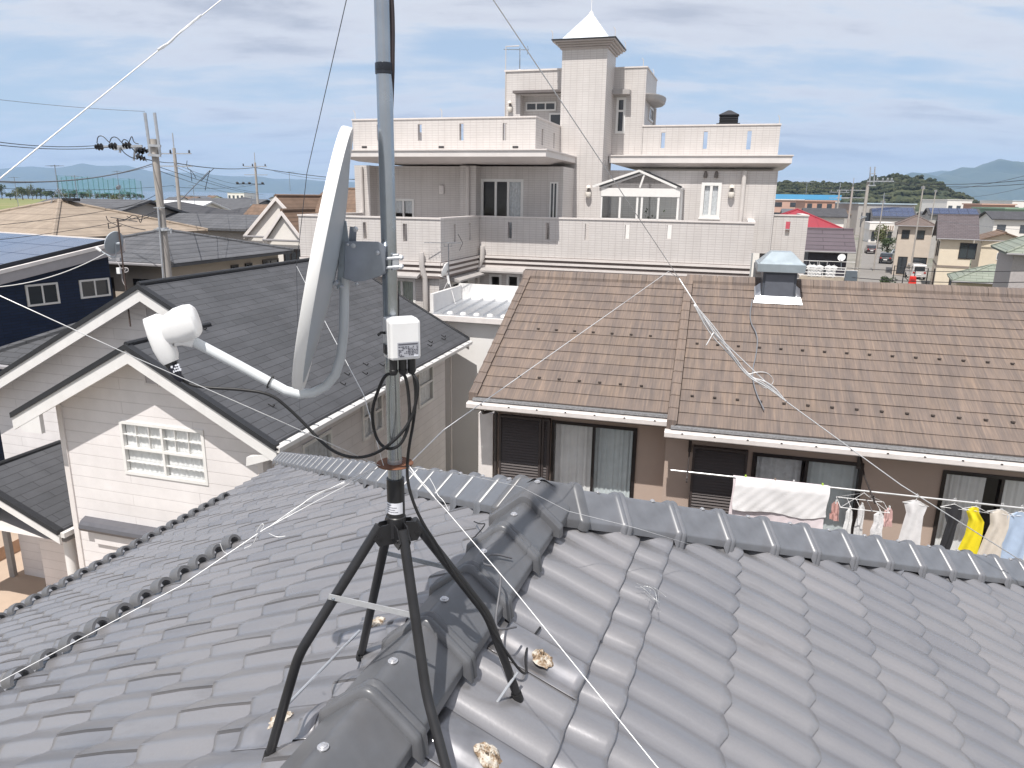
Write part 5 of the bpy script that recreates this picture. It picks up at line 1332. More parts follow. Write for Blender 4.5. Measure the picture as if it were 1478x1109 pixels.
# keep the underside a touch above the walls
slabbox('roof_slab', uSL0, uSL1, vSL, vT+.02, zSL0, zSL1)
vSR = vT+1.2
uSR0, uSR1 = U(879, 232, vSR), U(1143.5, 230, vSR)
zSR0, zSR1 = Zz(1010, 237.5, vSR), Zz(1010, 225.5, vSR)
slabbox('roof_slab', uSR0, uSR1, vSR, 10.5, zSR0, zSR1)
uPL1 = U(808.5, 195, vT); vPL = TF.Ux(773, 195, uPL1)[0]; vPR = vT+1.75
uPL0 = U(509, 195, vPL); zPL = Zz(640, 172, vPL)
sl = [slit(None, vPL, x, y0, y1) for x, y0, y1 in ((544,180,203), (603,179.5,203.5), (663,178.5,203), (725.5,178,203))]
parapet('roof_parapet', front(vPL), uPL0, uPL1, zSL1, zPL, sl)
sv2 = lambda px: TF.Ux(px, 190, uPL1)[0]
parapet('roof_parapet', right(uPL1), vPL+.185, vT+.0, zSL1, zPL, [(sv2(782), sv2(782)+.2, zSL1+.28, zPL-.28), (sv2(799), sv2(799)+.2, zSL1+.28, zPL-.28)])
parapet('roof_parapet', left(uPL0), vPL+.185, 9.5, zSL1, zPL, [])
uPR1 = U(1125, 200, vPR); zPR = Zz(1010, 182, vPR)
sl = [slit(None, vPR, x, y0, y1) for x, y0, y1 in ((954,191.5,214), (1015,190,215), (1078,189,216))]
vPen = vPR
uPen0 = U(886, 140, vPen); uPen1 = U(931.5, 140, vPen)
parapet('roof_parapet', front(vPR), uPen1-.03, uPR1, zSR1, zPR, sl)
parapet('roof_parapet', right(uPR1), vPR+.185, 10.0, zSR1, zPR, [])
mb = MB()
for x in (526, 637, 744): a = U(x, 212, vPL); z = Zz(x, 212.5, vPL); fbox(mb, front(vPL), a-.10, a+.10, z-.03, z+.03, -.05, .012)
mb.build('scupper', BLACK, tb)
# roof surfaces behind the parapets
mb = MB(); mb.box(uPL0+.1, uPL1-.1, vPL+.15, vT-.01, zSL1-.3, zSL1+.05); mb.box(uPL0+.1, uT0-.02, vT, 9.5, zSL1-.3, zSL1+.05); mb.box(uPen1, uPR1-.1, vPR+.15, 10, zSR1-.3, zSR1+.05); mb.build('roof_deck', plain('roof_deck_grey', (.38,.37,.37), .8), tb)
mb = MB(); mb.quad((uTL,vWL+.05,zTop-.05),(uT0+.1,vWL+.05,zTop-.05),(uT0+.1,9,zTop-.05),(uTL,9,zTop-.05)); mb.build('ceiling', SOFFIT, tb)
# --- tower
zT1 = Zz(836, 70, vT); tw = uT1-uT0; td = 1.85
mb = MB(); mb.box(uT0, uT1, vT, vT+td, 0, zT1); tower = mb.build('tower', TILEW, tb)
e = .36; z1 = zT1
mb = MB()
for k, (ee, za, zb) in enumerate(((.07,z1-.02,z1+.05),(.14,z1+.051,z1+.12),(.22,z1+.121,z1+.19),(.31,z1+.191,z1+.25))): mb.box(uT0-ee, uT1+ee, vT-ee, vT+td+ee, za, zb)
mb.build('cornice', plain('cornice_tan', (.42,.38,.36), .6, 0, .06, 3), tower, False, .015)
apx = TF.V(846, 15, vT+td/2); zc = z1+.25
mb = MB(); mb.box(uT0-.34, uT1+.34, vT-.34, vT+td+.34, zc+.001, zc+.035); mb.build('lead_edge', RCAP, tower)
mb = MB(); zc += .036; cu, cv = (uT0+uT1)/2, vT+td/2; i_ = -.06; n = 7
b = [(uT0+i_,vT+i_),(uT1-i_,vT+i_),(uT1-i_,vT+td-i_),(uT0+i_,vT+td-i_)]
hz = apx[1]-zc-.15
for k in range(n):
    f0, f1 = k/n, (k+1)/n; g0 = 1-f0*.93; g1 = 1-f1*.93
    lo = [(cu+(x-cu)*g0, cv+(y-cv)*g0, zc+hz*f0) for x, y in b]; hi = [(cu+(x-cu)*(g1+.012), cv+(y-cv)*(g1+.012), zc+hz*f1) for x, y in b]
    mb.add(lo+hi, [(i, (i+1) % 4, 4+(i+1) % 4, 4+i) for i in range(4)] + [(4,5,6,7)])
mb.build('pyramid_roof', plain('pyramid_white', (.62,.66,.72), .4, .1, .05, 4), tower)
mb = MB(); mb.lathe([(.10,0),(.09,.06),(.03,.12),(.010,.15),(.008,1.3)], (cu,cv,zc+hz-.02), n=10); mb.build('finial', WHITE, tower, True)
def rod(u, v, z, par, nm='corner_rod'):
    mb = MB().tube([(u,v,z),(u,v,z+.22),(u-.06,v,z+.30)], .013, 6); mb.build(nm, PIPE, par, True)
for sx, sy in ((-1,-1),(1,-1),(1,1)): rod(cu+sx*(tw/2+.30), cv+sy*(td/2+.30), zc, tower)
for u, v in ((uPL0+.1,vPL+.05),(U(637,170,vPL),vPL+.05)): rod(u, v, zPL+.04, tb)
rod(uPR1-.06, vPR+.05, zPR+.04, tb)
# --- roof house left and right of the tower
vQ = vT+.55
uQ0 = U(729, 130, vQ); zQ = Zz(760, 103, vQ)
wQ = (U(754.5,152,vQ), U(799,152,vQ), Zz(770,159,vQ), Zz(770,145.5,vQ)); 
mb = MB(); holed(mb, front(vQ), uQ0, uT0+.05, zSL1, zQ, [(wQ[0]-.1, uT0+.04, wQ[2]-.9, wQ[3]+.22)], .45)
mb.quad((uQ0,vQ,zSL1),(uQ0,vQ+4,zSL1),(uQ0,vQ+4,zQ),(uQ0,vQ,zQ)); mb.quad((uQ0,vQ,zQ-.12),(uT0+.1,vQ,zQ-.12),(uT0+.1,vQ+4,zQ-.12),(uQ0,vQ+4,zQ-.12))
mb.quad((uQ0,vQ+.45,zSL1),(uT0,vQ+.45,zSL1),(uT0,vQ+.45,zQ-.1),(uQ0,vQ+.45,zQ-.1))
q = mb.build('penthouse_wall', TILEW, tb, False, 0, False)
mb = MB(); fbox(mb, front(vQ), uQ0-.03, uT0-.002, zQ, zQ+.06, -.2, .04); mb.build('coping', TRIM, q)
window(tb, front(vQ+.44), wQ[0], wQ[1], wQ[2], wQ[3], panes=3, fm=WFRAME, fw=.06, depth=.0, proud=.05, backing=False)
wq2 = (U(793,170,vQ+.44), uT0-.02, wQ[2]-.85, wQ[2]-.08); window(tb, front(vQ+.44), *wq2, panes=1, fm=WFRAME, fw=.06, depth=.0, proud=.05, backing=False)
mb = MB(); fbox(mb, front(vQ), U(744,136,vQ), uT0-.002, wQ[3]+.24, wQ[3]+.33, -.05, .38); mb.build('awning', plain('awning_dark', (.17,.15,.145), .5, .1), tb)
for x in (731.5,): 
    a = U(x, 168, vQ); mb = MB().tube([(uQ0+.02,vQ-.02,zSL1),(uQ0+.02,vQ-.02,zQ+.9),(uQ0+.55,vQ-.02,zQ+.9)], .022, 6); mb.build('rail', PIPE, tb, True)
LAMP = plain('lamp_bronze', (.16,.14,.13), .4, .4); LGL = plain('lamp_opal', (.72,.68,.62), .3, 0, .04)
def wall_lamp(px, py, v, s=1.0):
    a, z = TF.V(px, py, v); w = MB().lathe([(.035*s,-.05*s),(.035*s,.12*s),(.05*s,.13*s)], (a,v-.09,z), n=10).build('wall_lamp', LAMP, tb, True)
    MB().lathe([(.02*s,-.24*s),(.085*s,-.20*s),(.11*s,-.12*s),(.09*s,-.05*s)], (a,v-.11,z+.02), n=12).build('lamp_globe', LGL, w, True)
    MB().lathe([(.10*s,.10*s),(.08*s,.16*s),(.02*s,.20*s)], (a,v-.11,z), n=10).build('lamp_cap', LGL, w, True)
wall_lamp(737, 154, vQ); wall_lamp(850, 276, vT, 1.1); wall_lamp(1056, 276, vW, 1.15)
for px in (1018.5, 1034):
    a, z = TF.V(px, 253, vW); MB().lathe([(.07,-.10),(.075,.0),(.05,.12),(.02,.15)], (a,vW-.06,z), n=10).build('wall_lantern', LAMP, tb, True)
a, z = TF.V(638, 274, vWL); mb = MB(); mb.box(a-.10, a+.10, vWL-.09, vWL-.002, z-.16, z+.16); wl_ = mb.build('meter_box', OFFW, tb, False, .03)
# right part
zPen = Zz(910, 98.5, vPen)
wP = (U(889.5,160,vPen), U(903,160,vPen), Zz(896,193,vPen), Zz(896,141,vPen))
vPd = 3.4
mb = MB(); holed(mb, front(vPen), uT1-.02, uPen1, zSR1, zPen, [wP], .1)
mb.quad((uPen1,vPen,zSR1),(uPen1,vPen+vPd,zSR1),(uPen1,vPen+vPd,zPen),(uPen1,vPen,zPen)); mb.quad((uPen0-1.5,vPen+.05,zPen-.06),(uPen1-.01,vPen+.05,zPen-.06),(uPen1-.01,vPen+vPd,zPen-.06),(uPen0-1.5,vPen+vPd,zPen-.06))
pw = mb.build('penthouse_wall', TILEW, tb, False, 0, False)
mb = MB(); fbox(mb, front(vPen), uT1+.002, uPen1+.03, zPen, zPen+.05, -.2, .03); mb.build('coping', TRIM, pw)
mb = MB(); fbox(mb, right(uPen1), vPen+.21, vPen+vPd, zPen, zPen+.05, -.2, .03); mb.build('coping', TRIM, pw)
window(tb, front(vPen), *wP, panes=1, fm=WFRAME, fw=.09, depth=-.04, proud=.03, rail=[.63], gl=DGLASS)
mb = MB(); fbox(mb, front(vPen), U(883,134,vPen), U(911,134,vPen), Zz(897,138,vPen), Zz(897,131.5,vPen), .0, .42); mb.build('awning', AWN, tb)
ws = (vPen+1.2, vPen+2.6, Zz(940,172,vPen+1), Zz(940,152,vPen+1)); window(tb, right(uPen1), *ws, panes=2, fm=WFRAME, fw=.07, depth=.002, proud=.05, backing=False)
za = Zz(933, 144, vPen); n = 14; mb = MB(); vc = vPen+1.5
for (r_, z_) in ((.85,za-.0),(.95,za+.06),(1.0,za+.20),(1.0,za+.24)):
    for k in range(n+1): a = -PI/2+PI*k/n; mb.v.append((uPen1+r_*.62*math.cos(a), vc+r_*1.5*math.sin(a), z_))
for r_ in range(3): mb.f += [(r_*(n+1)+k, r_*(n+1)+k+1, (r_+1)*(n+1)+k+1, (r_+1)*(n+1)+k) for k in range(n)]
mb.f += [tuple(range(n+1)), tuple(3*(n+1)+k for k in range(n, -1, -1))]; mb.build('awning', AWN, tb)
rod(uPen1-.15, vPen+.05, zPen+.05, tb); rod(uPen1-.05, vPen+2.6, zPen+.05, tb)
mb = MB(); mb.tube([(uPen1+.06,vPen+2.9,zSR1),(uPen1+.06,vPen+2.9,za)], .06, 8); mb.build('downpipe', PIPE, tb, True)
# roof ventilator
a, z = TF.V(1051, 182, vPR+1.6); h0 = Zz(1051,179,vPR+1.6); h1 = Zz(1051,166.5,vPR+1.6); h2 = Zz(1051,159,vPR+1.6); w = (U(1064.5,172,vPR+1.6)-U(1037.5,172,vPR+1.6))/2
mb = MB(); mb.box(a-w*1.25, a+w*1.25, vPR+1.3, vPR+2.2, zSR1, h0); 
for k in range(4): z0_ = h0+(h1-h0)*k/4; mb.box(a-w, a+w, vPR+1.4, vPR+2.1, z0_+.03, z0_+(h1-h0)/4-.02)
mb.box(a-w+.06, a+w-.06, vPR+1.46, vPR+2.04, h0, h1); V4(mb, a-w-.03, a+w+.03, vPR+1.37, vPR+2.13, h1, a-.05, a+.05, vPR+1.7, vPR+1.8, h2)
mb.build('ventilator', plain('ventilator_dark', (.05,.05,.055), .5, .3), tb)
# downpipe on the right wall
a = U(1072, 280, vW); mb = MB().tube([(a,vW-.09,zTop),(a,vW-.09,zF0)], .085, 10); mb.build('downpipe', PIPE, tb, True)
# --- glazed garden room with a low gable
vG = vT+.02
g0, g1 = U(866.5, 290, vG), U(981, 290, vG); gm = U(931, 250, vG)
gz = [Zz(925, y, vG) for y in (316, 284, 272, 245)]
mb = MB(); F = front(vG)
for a in (g0, U(893.5,290,vG), U(918.5,290,vG), U(925,290,vG), U(949,290,vG), g1-.09): fbox(mb, F, a, a+.075, zF0, gz[1], -.08, 0)
fbox(mb, F, g0, g1, gz[1], gz[2], -.10, .02); fbox(mb, F, g0, g1, zF0, gz[0], -.09, .0)
def bar3(p, q, w=.05):
    mb.tube([p, q], w, 4)
ze_, zk = gz[2]+.02, gz[3]-.1
bar3(F(g0,ze_,0), F(gm,zk,0), .06); bar3(F(gm,zk,0), F(g1,ze_,0), .06); bar3(F(gm,zk,0), F(gm-.16,ze_,0), .045)
for vv in (1.3,): bar3((g0,vv,ze_), (gm,vv,zk)); bar3((gm,vv,zk), (g1,vv,ze_))
bar3((gm,vG,zk), (gm,vW,zk)); bar3((g0,vG,ze_), (g0,vW,ze_)); bar3((g1,vG,ze_), (g1,vW,ze_))
fbox(mb, right(g1), vG+.1, vG+.2, zF0, gz[2], -.08, 0); fbox(mb, right(g1), vW-.15, vW-.05, zF0, gz[2], -.08, 0)
gf = mb.build('garden_room', WFRAME, tb)
mb = MB(); mb.quad(F(g0+.02,zF0,-.03),F(g1-.02,zF0,-.03),F(g1-.02,gz[1],-.03),F(g0+.02,gz[1],-.03)); mb.build('garden_glass', glass('clear_glass', (.72,.76,.76), .06), gf)
mb = MB(); mb.quad(F(g0,ze_+.02,.05),F(gm,zk+.02,.05),(gm,vW,zk+.02),(g0,vW,ze_+.02)); mb.quad(F(gm,zk+.02,.05),F(g1,ze_+.02,.05),(g1,vW,ze_+.02),(gm,vW,zk+.02)); mb.build('roof_glazing', glass('roof_glass', (.5,.51,.54), .30), gf)
mb = MB(); mb.tube([F(g0-.05,ze_+.03,.08),F(gm,zk+.05,.08),F(g1+.05,ze_+.03,.08)], .03, 6); mb.tube([(gm,vG-.08,zk+.05),(gm,vW,zk+.05)], .03, 6); mb.build('ridge_strip', RCAP, gf)
LEAF = plain('pot_leaf', (.07,.12,.04), .5, 0, .4, 9)
mb = MB(); rr = random.Random(4)
for k in range(160):
    c = Vector((U(938,292,vG+.8)+rr.gauss(0,.22), vG+.8+rr.gauss(0,.15), zF0+.95+rr.gauss(0,.25))); d = Vector((rr.gauss(0,1),rr.gauss(0,1),rr.gauss(0,1))).normalized()*.09; s = d.cross(Vector((0,0,1)))*.5
    mb.quad(c-d, c+s, c+d, c-s)
t = thing('pot_plant', 'leafy green pot plant inside the glazed garden room', 'plant', TF.W(0,0,0), 17); mb.build('foliage', LEAF, t)
MB().lathe([(.12,zF0),(.16,zF0+.35),(.17,zF0+.36)], (U(938,292,vG+.8), vG+.8, 0), n=14).build('pot', plain('terracotta', (.35,.17,.10), .8), t, True)
mb = MB(); mb.box(U(900,300,vG+.9), U(918,300,vG+.9), vG+.7, vG+1.2, zF0+.65, zF0+.70)
for a in (902, 915): x = U(a,300,vG+.9); mb.box(x, x+.05, vG+.75, vG+.8, zF0, zF0+.65)
tag(mb.build('garden_table', plain('table_dark', (.06,.055,.05), .5), None), 'dark low table inside the glazed garden room', 'table').location = TF.o
bpy.data.objects['garden_table'].rotation_euler = (0,0,rad(-17))
# --- aerial on the left roof house
a, z = TF.V(750, 103, vQ+.6)
ra = thing('roof_aerial', 'yagi aerial with white base standing on the penthouse roof left of the tower', 'aerial', TF.W(a, vQ+.6, zQ), 17)
MB().tube([(0,0,0),(0,0,.95)], .022, 8).build('mast', GALV, ra, True)
mb = MB(); mb.tube([(-.66,0,.92),(.36,0,.86)], .014, 6)
for k in range(9): x = -.6+.11*k; mb.tube([(x,-.12,.91-.005*k),(x,.12,.91-.005*k)], .006, 5)
mb.tube([(.3,0,.70),(.34,0,.86),(.30,0,1.0)], .012, 5); mb.build('yagi', GALV, ra, True)
MB().lathe([(.20,0),(.20,.06),(.12,.14),(.03,.18)], n=14).build('base', WHITE, ra, True)
# --- low wing at the far right with one slit
vH = 5.0
h0, h1 = U(1118, 350, vH), U(1163, 350, vH); zt_, zb_ = Zz(1140, 312, vH), Zz(1140, 391, vH)
su = U(1133, 335, vH)
parapet('wing_wall', front(vH), h0-.5, h1, zb_, zt_, [(su, su+.16, Zz(1134,341,vH), Zz(1134,320,vH))])
parapet('wing_wall', right(h1), vH+.185, vH+3.5, zb_, zt_, [])
mb = MB(); mb.box(h0-.6, h1-.1, vH+.02, vH+3.4, 0, zb_-.12); mb.box(h0-.6, h1+.05, vH-.06, vH+3.5, zb_-.12, zb_-.001); mb.build('wing_base', PAINTW, tb)
# ================================================================== neighbourhood
GY = 17
def roofmat(name, c1, c2, h=.30, w=.33, bm=.02, ax='x', rough=.7, gap=None):
    return bricked(name, c1, c2, gap or tuple(c*.6 for c in c1), w, h*.42, .012, .5, rough, ax, bm, .2)
R_GREY = roofmat('roof_grey', (.105,.108,.118), (.125,.127,.137)); R_DARK = roofmat('roof_dark', (.07,.07,.078), (.085,.085,.093))
R_BROWN = roofmat('roof_brown', (.20,.13,.09), (.16,.11,.08), .5); R_BEIGE = roofmat('roof_beige', (.35,.285,.225), (.315,.255,.20), .62, .4)
R_RED = plain('roof_red', (.30,.035,.05), .5, 0, .08, 2); R_PLUM = bricked('roof_plum', (.105,.085,.098), (.12,.095,.11), (.045,.035,.04), 3, .26, .02, .5, .6, 'x', .02, .1)
R_GREEN = bricked('roof_green', (.23,.26,.215), (.26,.285,.235), (.10,.11,.09), .9, .19, .012, .5, .7, 'x', .02, .12)
R_TEAL = plain('roof_teal', (.22,.42,.40), .6, 0, .1, 2)
W_CREAM = plain('wall_cream', (.66,.58,.46), .8, 0, .07, 1.2); W_WHITE = plain('wall_white', (.76,.73,.69), .8, 0, .07, 1.2); W_GREY = plain('wall_grey', (.42,.40,.38), .8, 0, .07, 1.2)
W_BEIGE = plain('wall_beige', (.52,.45,.38), .8, 0, .07, 1.2); W_NAVY = bricked('navy_cladding', (.009,.022,.060), (.013,.028,.072), (.005,.010,.024), .5, .09, .008, .5, .5, 'xy', .008, .15)
W_PINK = plain('wall_pink', (.55,.36,.29), .8, 0, .08, .6); FAS = plain('fascia_grey', (.30,.29,.30), .55, 0, .08, 2)
SMALLWIN = plain('far_window', (.06,.07,.085), .12, 0, .15, 1, .7)
def gh(name, label, fr, w, d, ze, roof, pitch, wm, rm, wins=(), ov=.5, group=None, cat='house', v0=0, far=False, fm=WFRAME, root=None, uoff=0, ridgec=None):
    """walls + roof; fr origin = front left corner of the eaves"""
    t = root or thing(name, label, cat, fr.o, fr.yaw, group)
    mb = MB(); mb.box(uoff+ov, uoff+w-ov, v0+ov, v0+d-ov, 0, ze-.05)
    x0, x1, y0, y1 = uoff, uoff+w, v0, v0+d
    if roof == 'gx':
        zr = ze+pitch*d/2
        for u in (x0+ov, x1-ov): mb.add([(u,y0+ov,ze-.05),(u,y1-ov,ze-.05),(u,(y0+y1)/2,zr-pitch*ov-.05)], [(0,1,2)])
    if roof == 'gy':
        zr = ze+pitch*w/2
        for v in (y0+ov, y1-ov): mb.add([(x0+ov,v,ze-.05),(x1-ov,v,ze-.05),((x0+x1)/2,v,zr-pitch*ov-.05)], [(0,1,2)])
    mb.build('wall', wm, t)
    mb = MB(); th = .14; ym, xm = (y0+y1)/2, (x0+x1)/2
    if roof == 'gx':
        mb.slab([(x0,y0,ze),(x1,y0,ze),(x1,ym,zr),(x0,ym,zr)], th); mb.slab([(x0,ym,zr),(x1,ym,zr),(x1,y1,ze),(x0,y1,ze)], th)
        rl = [((x0-.02,ym,zr),(x1+.02,ym,zr))]
    elif roof == 'gy':
        mb.slab([(x0,y0,ze),(xm,y0,zr),(xm,y1,zr),(x0,y1,ze)][::-1], th); mb.slab([(x1,y0,ze),(x1,y1,ze),(xm,y1,zr),(xm,y0,zr)], th)
        rl = [((xm,y0-.02,zr),(xm,y1+.02,zr))]
    else:
        h = min(w, d)/2; zr = ze+pitch*h
        A, B = ((x0+h,ym,zr),(x1-h,ym,zr)) if w >= d else ((xm,y0+h,zr),(xm,y1-h,zr))
        if w >= d: fs = [[(x0,y0,ze),(x1,y0,ze),B,A],[(x1,y0,ze),(x1,y1,ze),B],[(x1,y1,ze),(x0,y1,ze),A,B],[(x0,y1,ze),(x0,y0,ze),A]]
        else: fs = [[(x0,y0,ze),(x1,y0,ze),A],[(x1,y0,ze),(x1,y1,ze),B,A],[(x1,y1,ze),(x0,y1,ze),B],[(x0,y1,ze),(x0,y0,ze),A,B]]
        for f in fs:
            f = [p for i, p in enumerate(f) if i == 0 or (Vector(p)-Vector(f[i-1])).length > 1e-4]
            mb.slab(f, th)
        rl = [(A,B)] if (Vector(A)-Vector(B)).length > .1 else []
        rl += [((x0,y0,ze),A),((x1,y0,ze),B if w >= d else A),((x1,y1,ze),B),((x0,y1,ze),A if w >= d else B)]
    r = mb.build('roof', rm, t)
    if not far or ridgec:
        mb = MB()
        for a, b in rl: mb.tube([a, b], .10, 6)
        mb.build('ridge_cap', ridgec or rm, r)
        mb = MB(); mb.tube([(x0,y0-.05,ze-.08),(x1,y0-.05,ze-.08)], .06, 6); mb.build('gutter', FAS, t)
    for i, (side, a, b, z0, z1) in enumerate(wins):
        F = front(y0+ov) if side == 'f' else right(x1-ov) if side == 'r' else left(x0+ov)
        off = x0 if side == 'f' else y0
        if far:
            mb = MB(); fbox(mb, F, off+a, off+b, z0, z1, .01, .05); mb.build('window', SMALLWIN, t)
        else: window(t, F, off+a, off+b, z0, z1, panes=2, fm=fm, fw=.07, depth=.003, proud=.06, backing=False)
    return t
def anchor(px, py, Y, yaw=GY):
    p = at_y(px, py, Y); return Frame(yaw, (p.x, p.y)), p.z
# ---- navy house with solar panels: its side wall faces us, the roof climbs away
_p = at_y(177, 349, 24.5); fr = Frame(28, (_p.x, _p.y))
navy = thing('navy_house', 'navy clad house with pale fascia and two white framed windows, panels on its slanting roof', 'house', fr.o, 28)
zr_ = _p.z; vn, zn = fr.Ux(2, 392, 0); slN = (zr_-zn)/(0-vn); v0N = vn-4.0
zz = lambda v: zr_ + slN*v
WN = 8.5
F = right(-.35)
def wpx(x0, x1, yt0, yt1, yb0, yb1):
    va, zt = fr.Ux(x0, yt0, -.35); vb, zt2 = fr.Ux(x1, yt1, -.35); return (va, vb, (fr.Ux(x0, yb0, -.35)[1]+fr.Ux(x1, yb1, -.35)[1])/2, (zt+zt2)/2)
mb = MB(); mb.add([F(v0N,0,0),F(-.35,0,0),F(-.35,zz(-.35)-.2,0),F(v0N,zz(v0N)-.2,0)], [(0,1,2,3)]); mb.quad((-WN,-.35,0),(-.35,-.35,0),(-.35,-.35,zz(-.35)-.2),(-WN,-.35,zz(-.35)-.2)); mb.quad((-WN,v0N,0),(-.35,v0N,0),(-.35,v0N,zz(v0N)-.2),(-WN,v0N,zz(v0N)-.2)); mb.quad((-WN,v0N,0),(-WN,-.35,0),(-WN,-.35,zz(-.35)-.2),(-WN,v0N,zz(v0N)-.2))
mb.build('wall', W_NAVY, navy)
mb = MB(); mb.slab([(-WN-.3,v0N-.3,zz(v0N-.3)),(0,v0N-.3,zz(v0N-.3)),(0,0,zz(0)),(-WN-.3,0,zz(0))], .12); mb.build('roof', plain('roof_metal_grey', (.33,.33,.35), .5, .3), navy)
mb = MB(); mb.prism([(v0N-.3,zz(v0N-.3)-.06),(.02,zz(.02)-.06),(.02,zz(.02)-.36),(v0N-.3,zz(v0N-.3)-.36)], lambda p, q, a: (a, p, q), -.04, .03); mb.build('fascia', plain('fascia_pale', (.42,.40,.41), .6, 0, .06), navy)
mb = MB(); mb.prism([(v0N-.3,zz(v0N-.3)+.05),(.03,zz(.03)+.05),(.03,zz(.03)-.058),(v0N-.3,zz(v0N-.3)-.058)], lambda p, q, a: (a, p, q), -.05, .07); mb.build('verge_trim', OFFW, navy)
mb = MB(); mb.box(-WN-.3, .04, -.02, .06, zz(0)-.3, zz(0)+.06); mb.build('top_trim', OFFW, navy)
for w in (wpx(35,82,411,408,443,439), wpx(113,156,405,400.5,432,427)): window(navy, F, *w, panes=2, fm=WFRAME, fw=.06, depth=.003, proud=.05, backing=False)
def solar_mat():
    m, t, p = base('solar_glass', (.04,.055,.11), .12, 0, .7, .3); ob, x, y, z = t.xyz()
    b = t.new('ShaderNodeTexBrick'); b.offset = 0; b.inputs['Scale'].default_value = 1; b.inputs['Brick Width'].default_value = .16; b.inputs['Row Height'].default_value = .16; b.inputs['Mortar Size'].default_value = .004
    for i, c in ((1,(.036,.052,.11)),(2,(.043,.06,.125)),(3,(.13,.15,.20))): b.inputs[i].default_value = (*c, 1)
    t.link(t.comb(x, y), b.inputs[0]); t.link(b.outputs[0], p.inputs['Base Color']); return m
SOLG = solar_mat()
arr = thing('solar_array', 'rows of blue solar panels covering the slanting roof of the navy house', 'solar panels', fr.o, 28)
nv = int((-.35-v0N)/1.0); pv = (-.35-v0N)/nv; nu = 5
for i in range(nu):
    for k in range(nv):
        ua, ub2 = -.30-1.62*(i+1)+.03, -.30-1.62*i; va, vb2 = v0N+pv*k, v0N+pv*(k+1)-.03
        mb = MB(); mb.slab([(ua,va,zz(va)+.13),(ub2,va,zz(va)+.13),(ub2,vb2,zz(vb2)+.13),(ua,vb2,zz(vb2)+.13)], .04); mb.build('panel', SOLG, arr)
mb = MB(); mb.prism([(v0N,zz(v0N)+.145),(-.36,zz(-.36)+.145),(-.36,zz(-.36)+.02),(v0N,zz(v0N)+.02)], lambda p, q, a: (a, p, q), -.295, -.24); mb.build('panel_rail', plain('rail_dark', (.02,.022,.03), .4, .2), arr)
# low grey roof in front of it
fr, z_ = anchor(-40, 520, 17.5)
l = fr.V(58, 433, 2.6)
gh('shingle_roof_house', 'low house with dark shingle roof between the navy house and the pale gabled house', fr, 7.2, 5.4, z_, 'hip', (l[1]-z_)/2.7, SIDING, SHINGX, (), .5)
# ---- beige tiled hip roof
fr, z_ = anchor(77, 345, 30.0)
ap_ = at_y(77, 291, 30.0+3.9)
t = gh('beige_roofed_house', 'house with a big beige tiled hip roof behind the navy house', Frame(GY, fr.W(-9.2, 0, 0)), 9.2, 9.2, z_, 'hip', (ap_.z-z_)/4.6, W_CREAM, R_BEIGE, (), .6, ridgec=R_BEIGE)
zpk = ap_.z
pk_ = fr.W(-4.6, 4.6, zpk-.1)
def tv_aerial(label, P, h, arms=5, yaw=30, dishy=False, stand=True):
    t = thing('tv_aerial', label, 'aerial', P, yaw, None); mb = MB().tube([(0,0,0),(0,0,h)], .022, 6); mb.build('mast', GALV, t)
    mb = MB(); mb.tube([(-.55,0,h-.05),(.55,0,h-.05)], .016, 5)
    for k in range(arms): x = -.5+k/(arms-1); mb.tube([(x,-.25,h-.05),(x,.25,h-.05)], .009, 4)
    mb.build('yagi', GALV, t)
    if dishy: MB().lathe([(.04,-.05),(.17,-.02),(.22,.03),(.17,-.01),(.02,-.03)], (-.08,0,h*.55), (-.8,-.3,.4), 14).build('reflector', DISHB, t, True)
    if stand:
        mb = MB()
        for a, b in ((.35,.3),(-.35,.3),(0,-.45)): mb.tube([(0,0,.7),(a,b,-.12)], .018, 5)
        mb.build('stand', GALV, t)
    return t
tv_aerial('tall aerial standing on the peak of the beige hip roof', pk_, at_y(74,238,pk_.y).z-pk_.z, 5, 40)
mb = MB().box(-.35,.35,-.2,.2,-.02,.12); o = mb.build('ridge_vent', BLACK); o.location = pk_+Vector((.5,.1,.12)); o.rotation_euler = (0,0,rad(-GY)); tag(o, 'small black vent cap at the peak of the beige hip roof', 'roof vent')
# ---- grey hip roof house beyond the shingle ridge
fr, z_ = anchor(247, 381, 27.0)
L_ = fr.Z(416, 361, z_)[1]
t = gh('grey_roofed_house', 'cream house with a wide dark grey hip roof, just beyond the shingle ridge', Frame(GY, fr.W(-7.5, 0, 0)), 7.5, L_, z_, 'hip', .25, W_BEIGE, R_GREY,
   [('r', L_*.50, L_*.56, z_-.95, z_-.40), ('r', L_*.62, L_*.68, z_-.9, z_-.4), ('r', L_*.78, L_*.93, z_-.85, z_-.35), ('f', 5.2, 6.6, z_-2.6, z_-.7), ('f', 2.6, 4.2, z_-2.6, z_-.7), ('r', 1.0, 2.6, z_-2.3, z_-.75)], .5, fm=BRFRAME, ridgec=R_GREY)
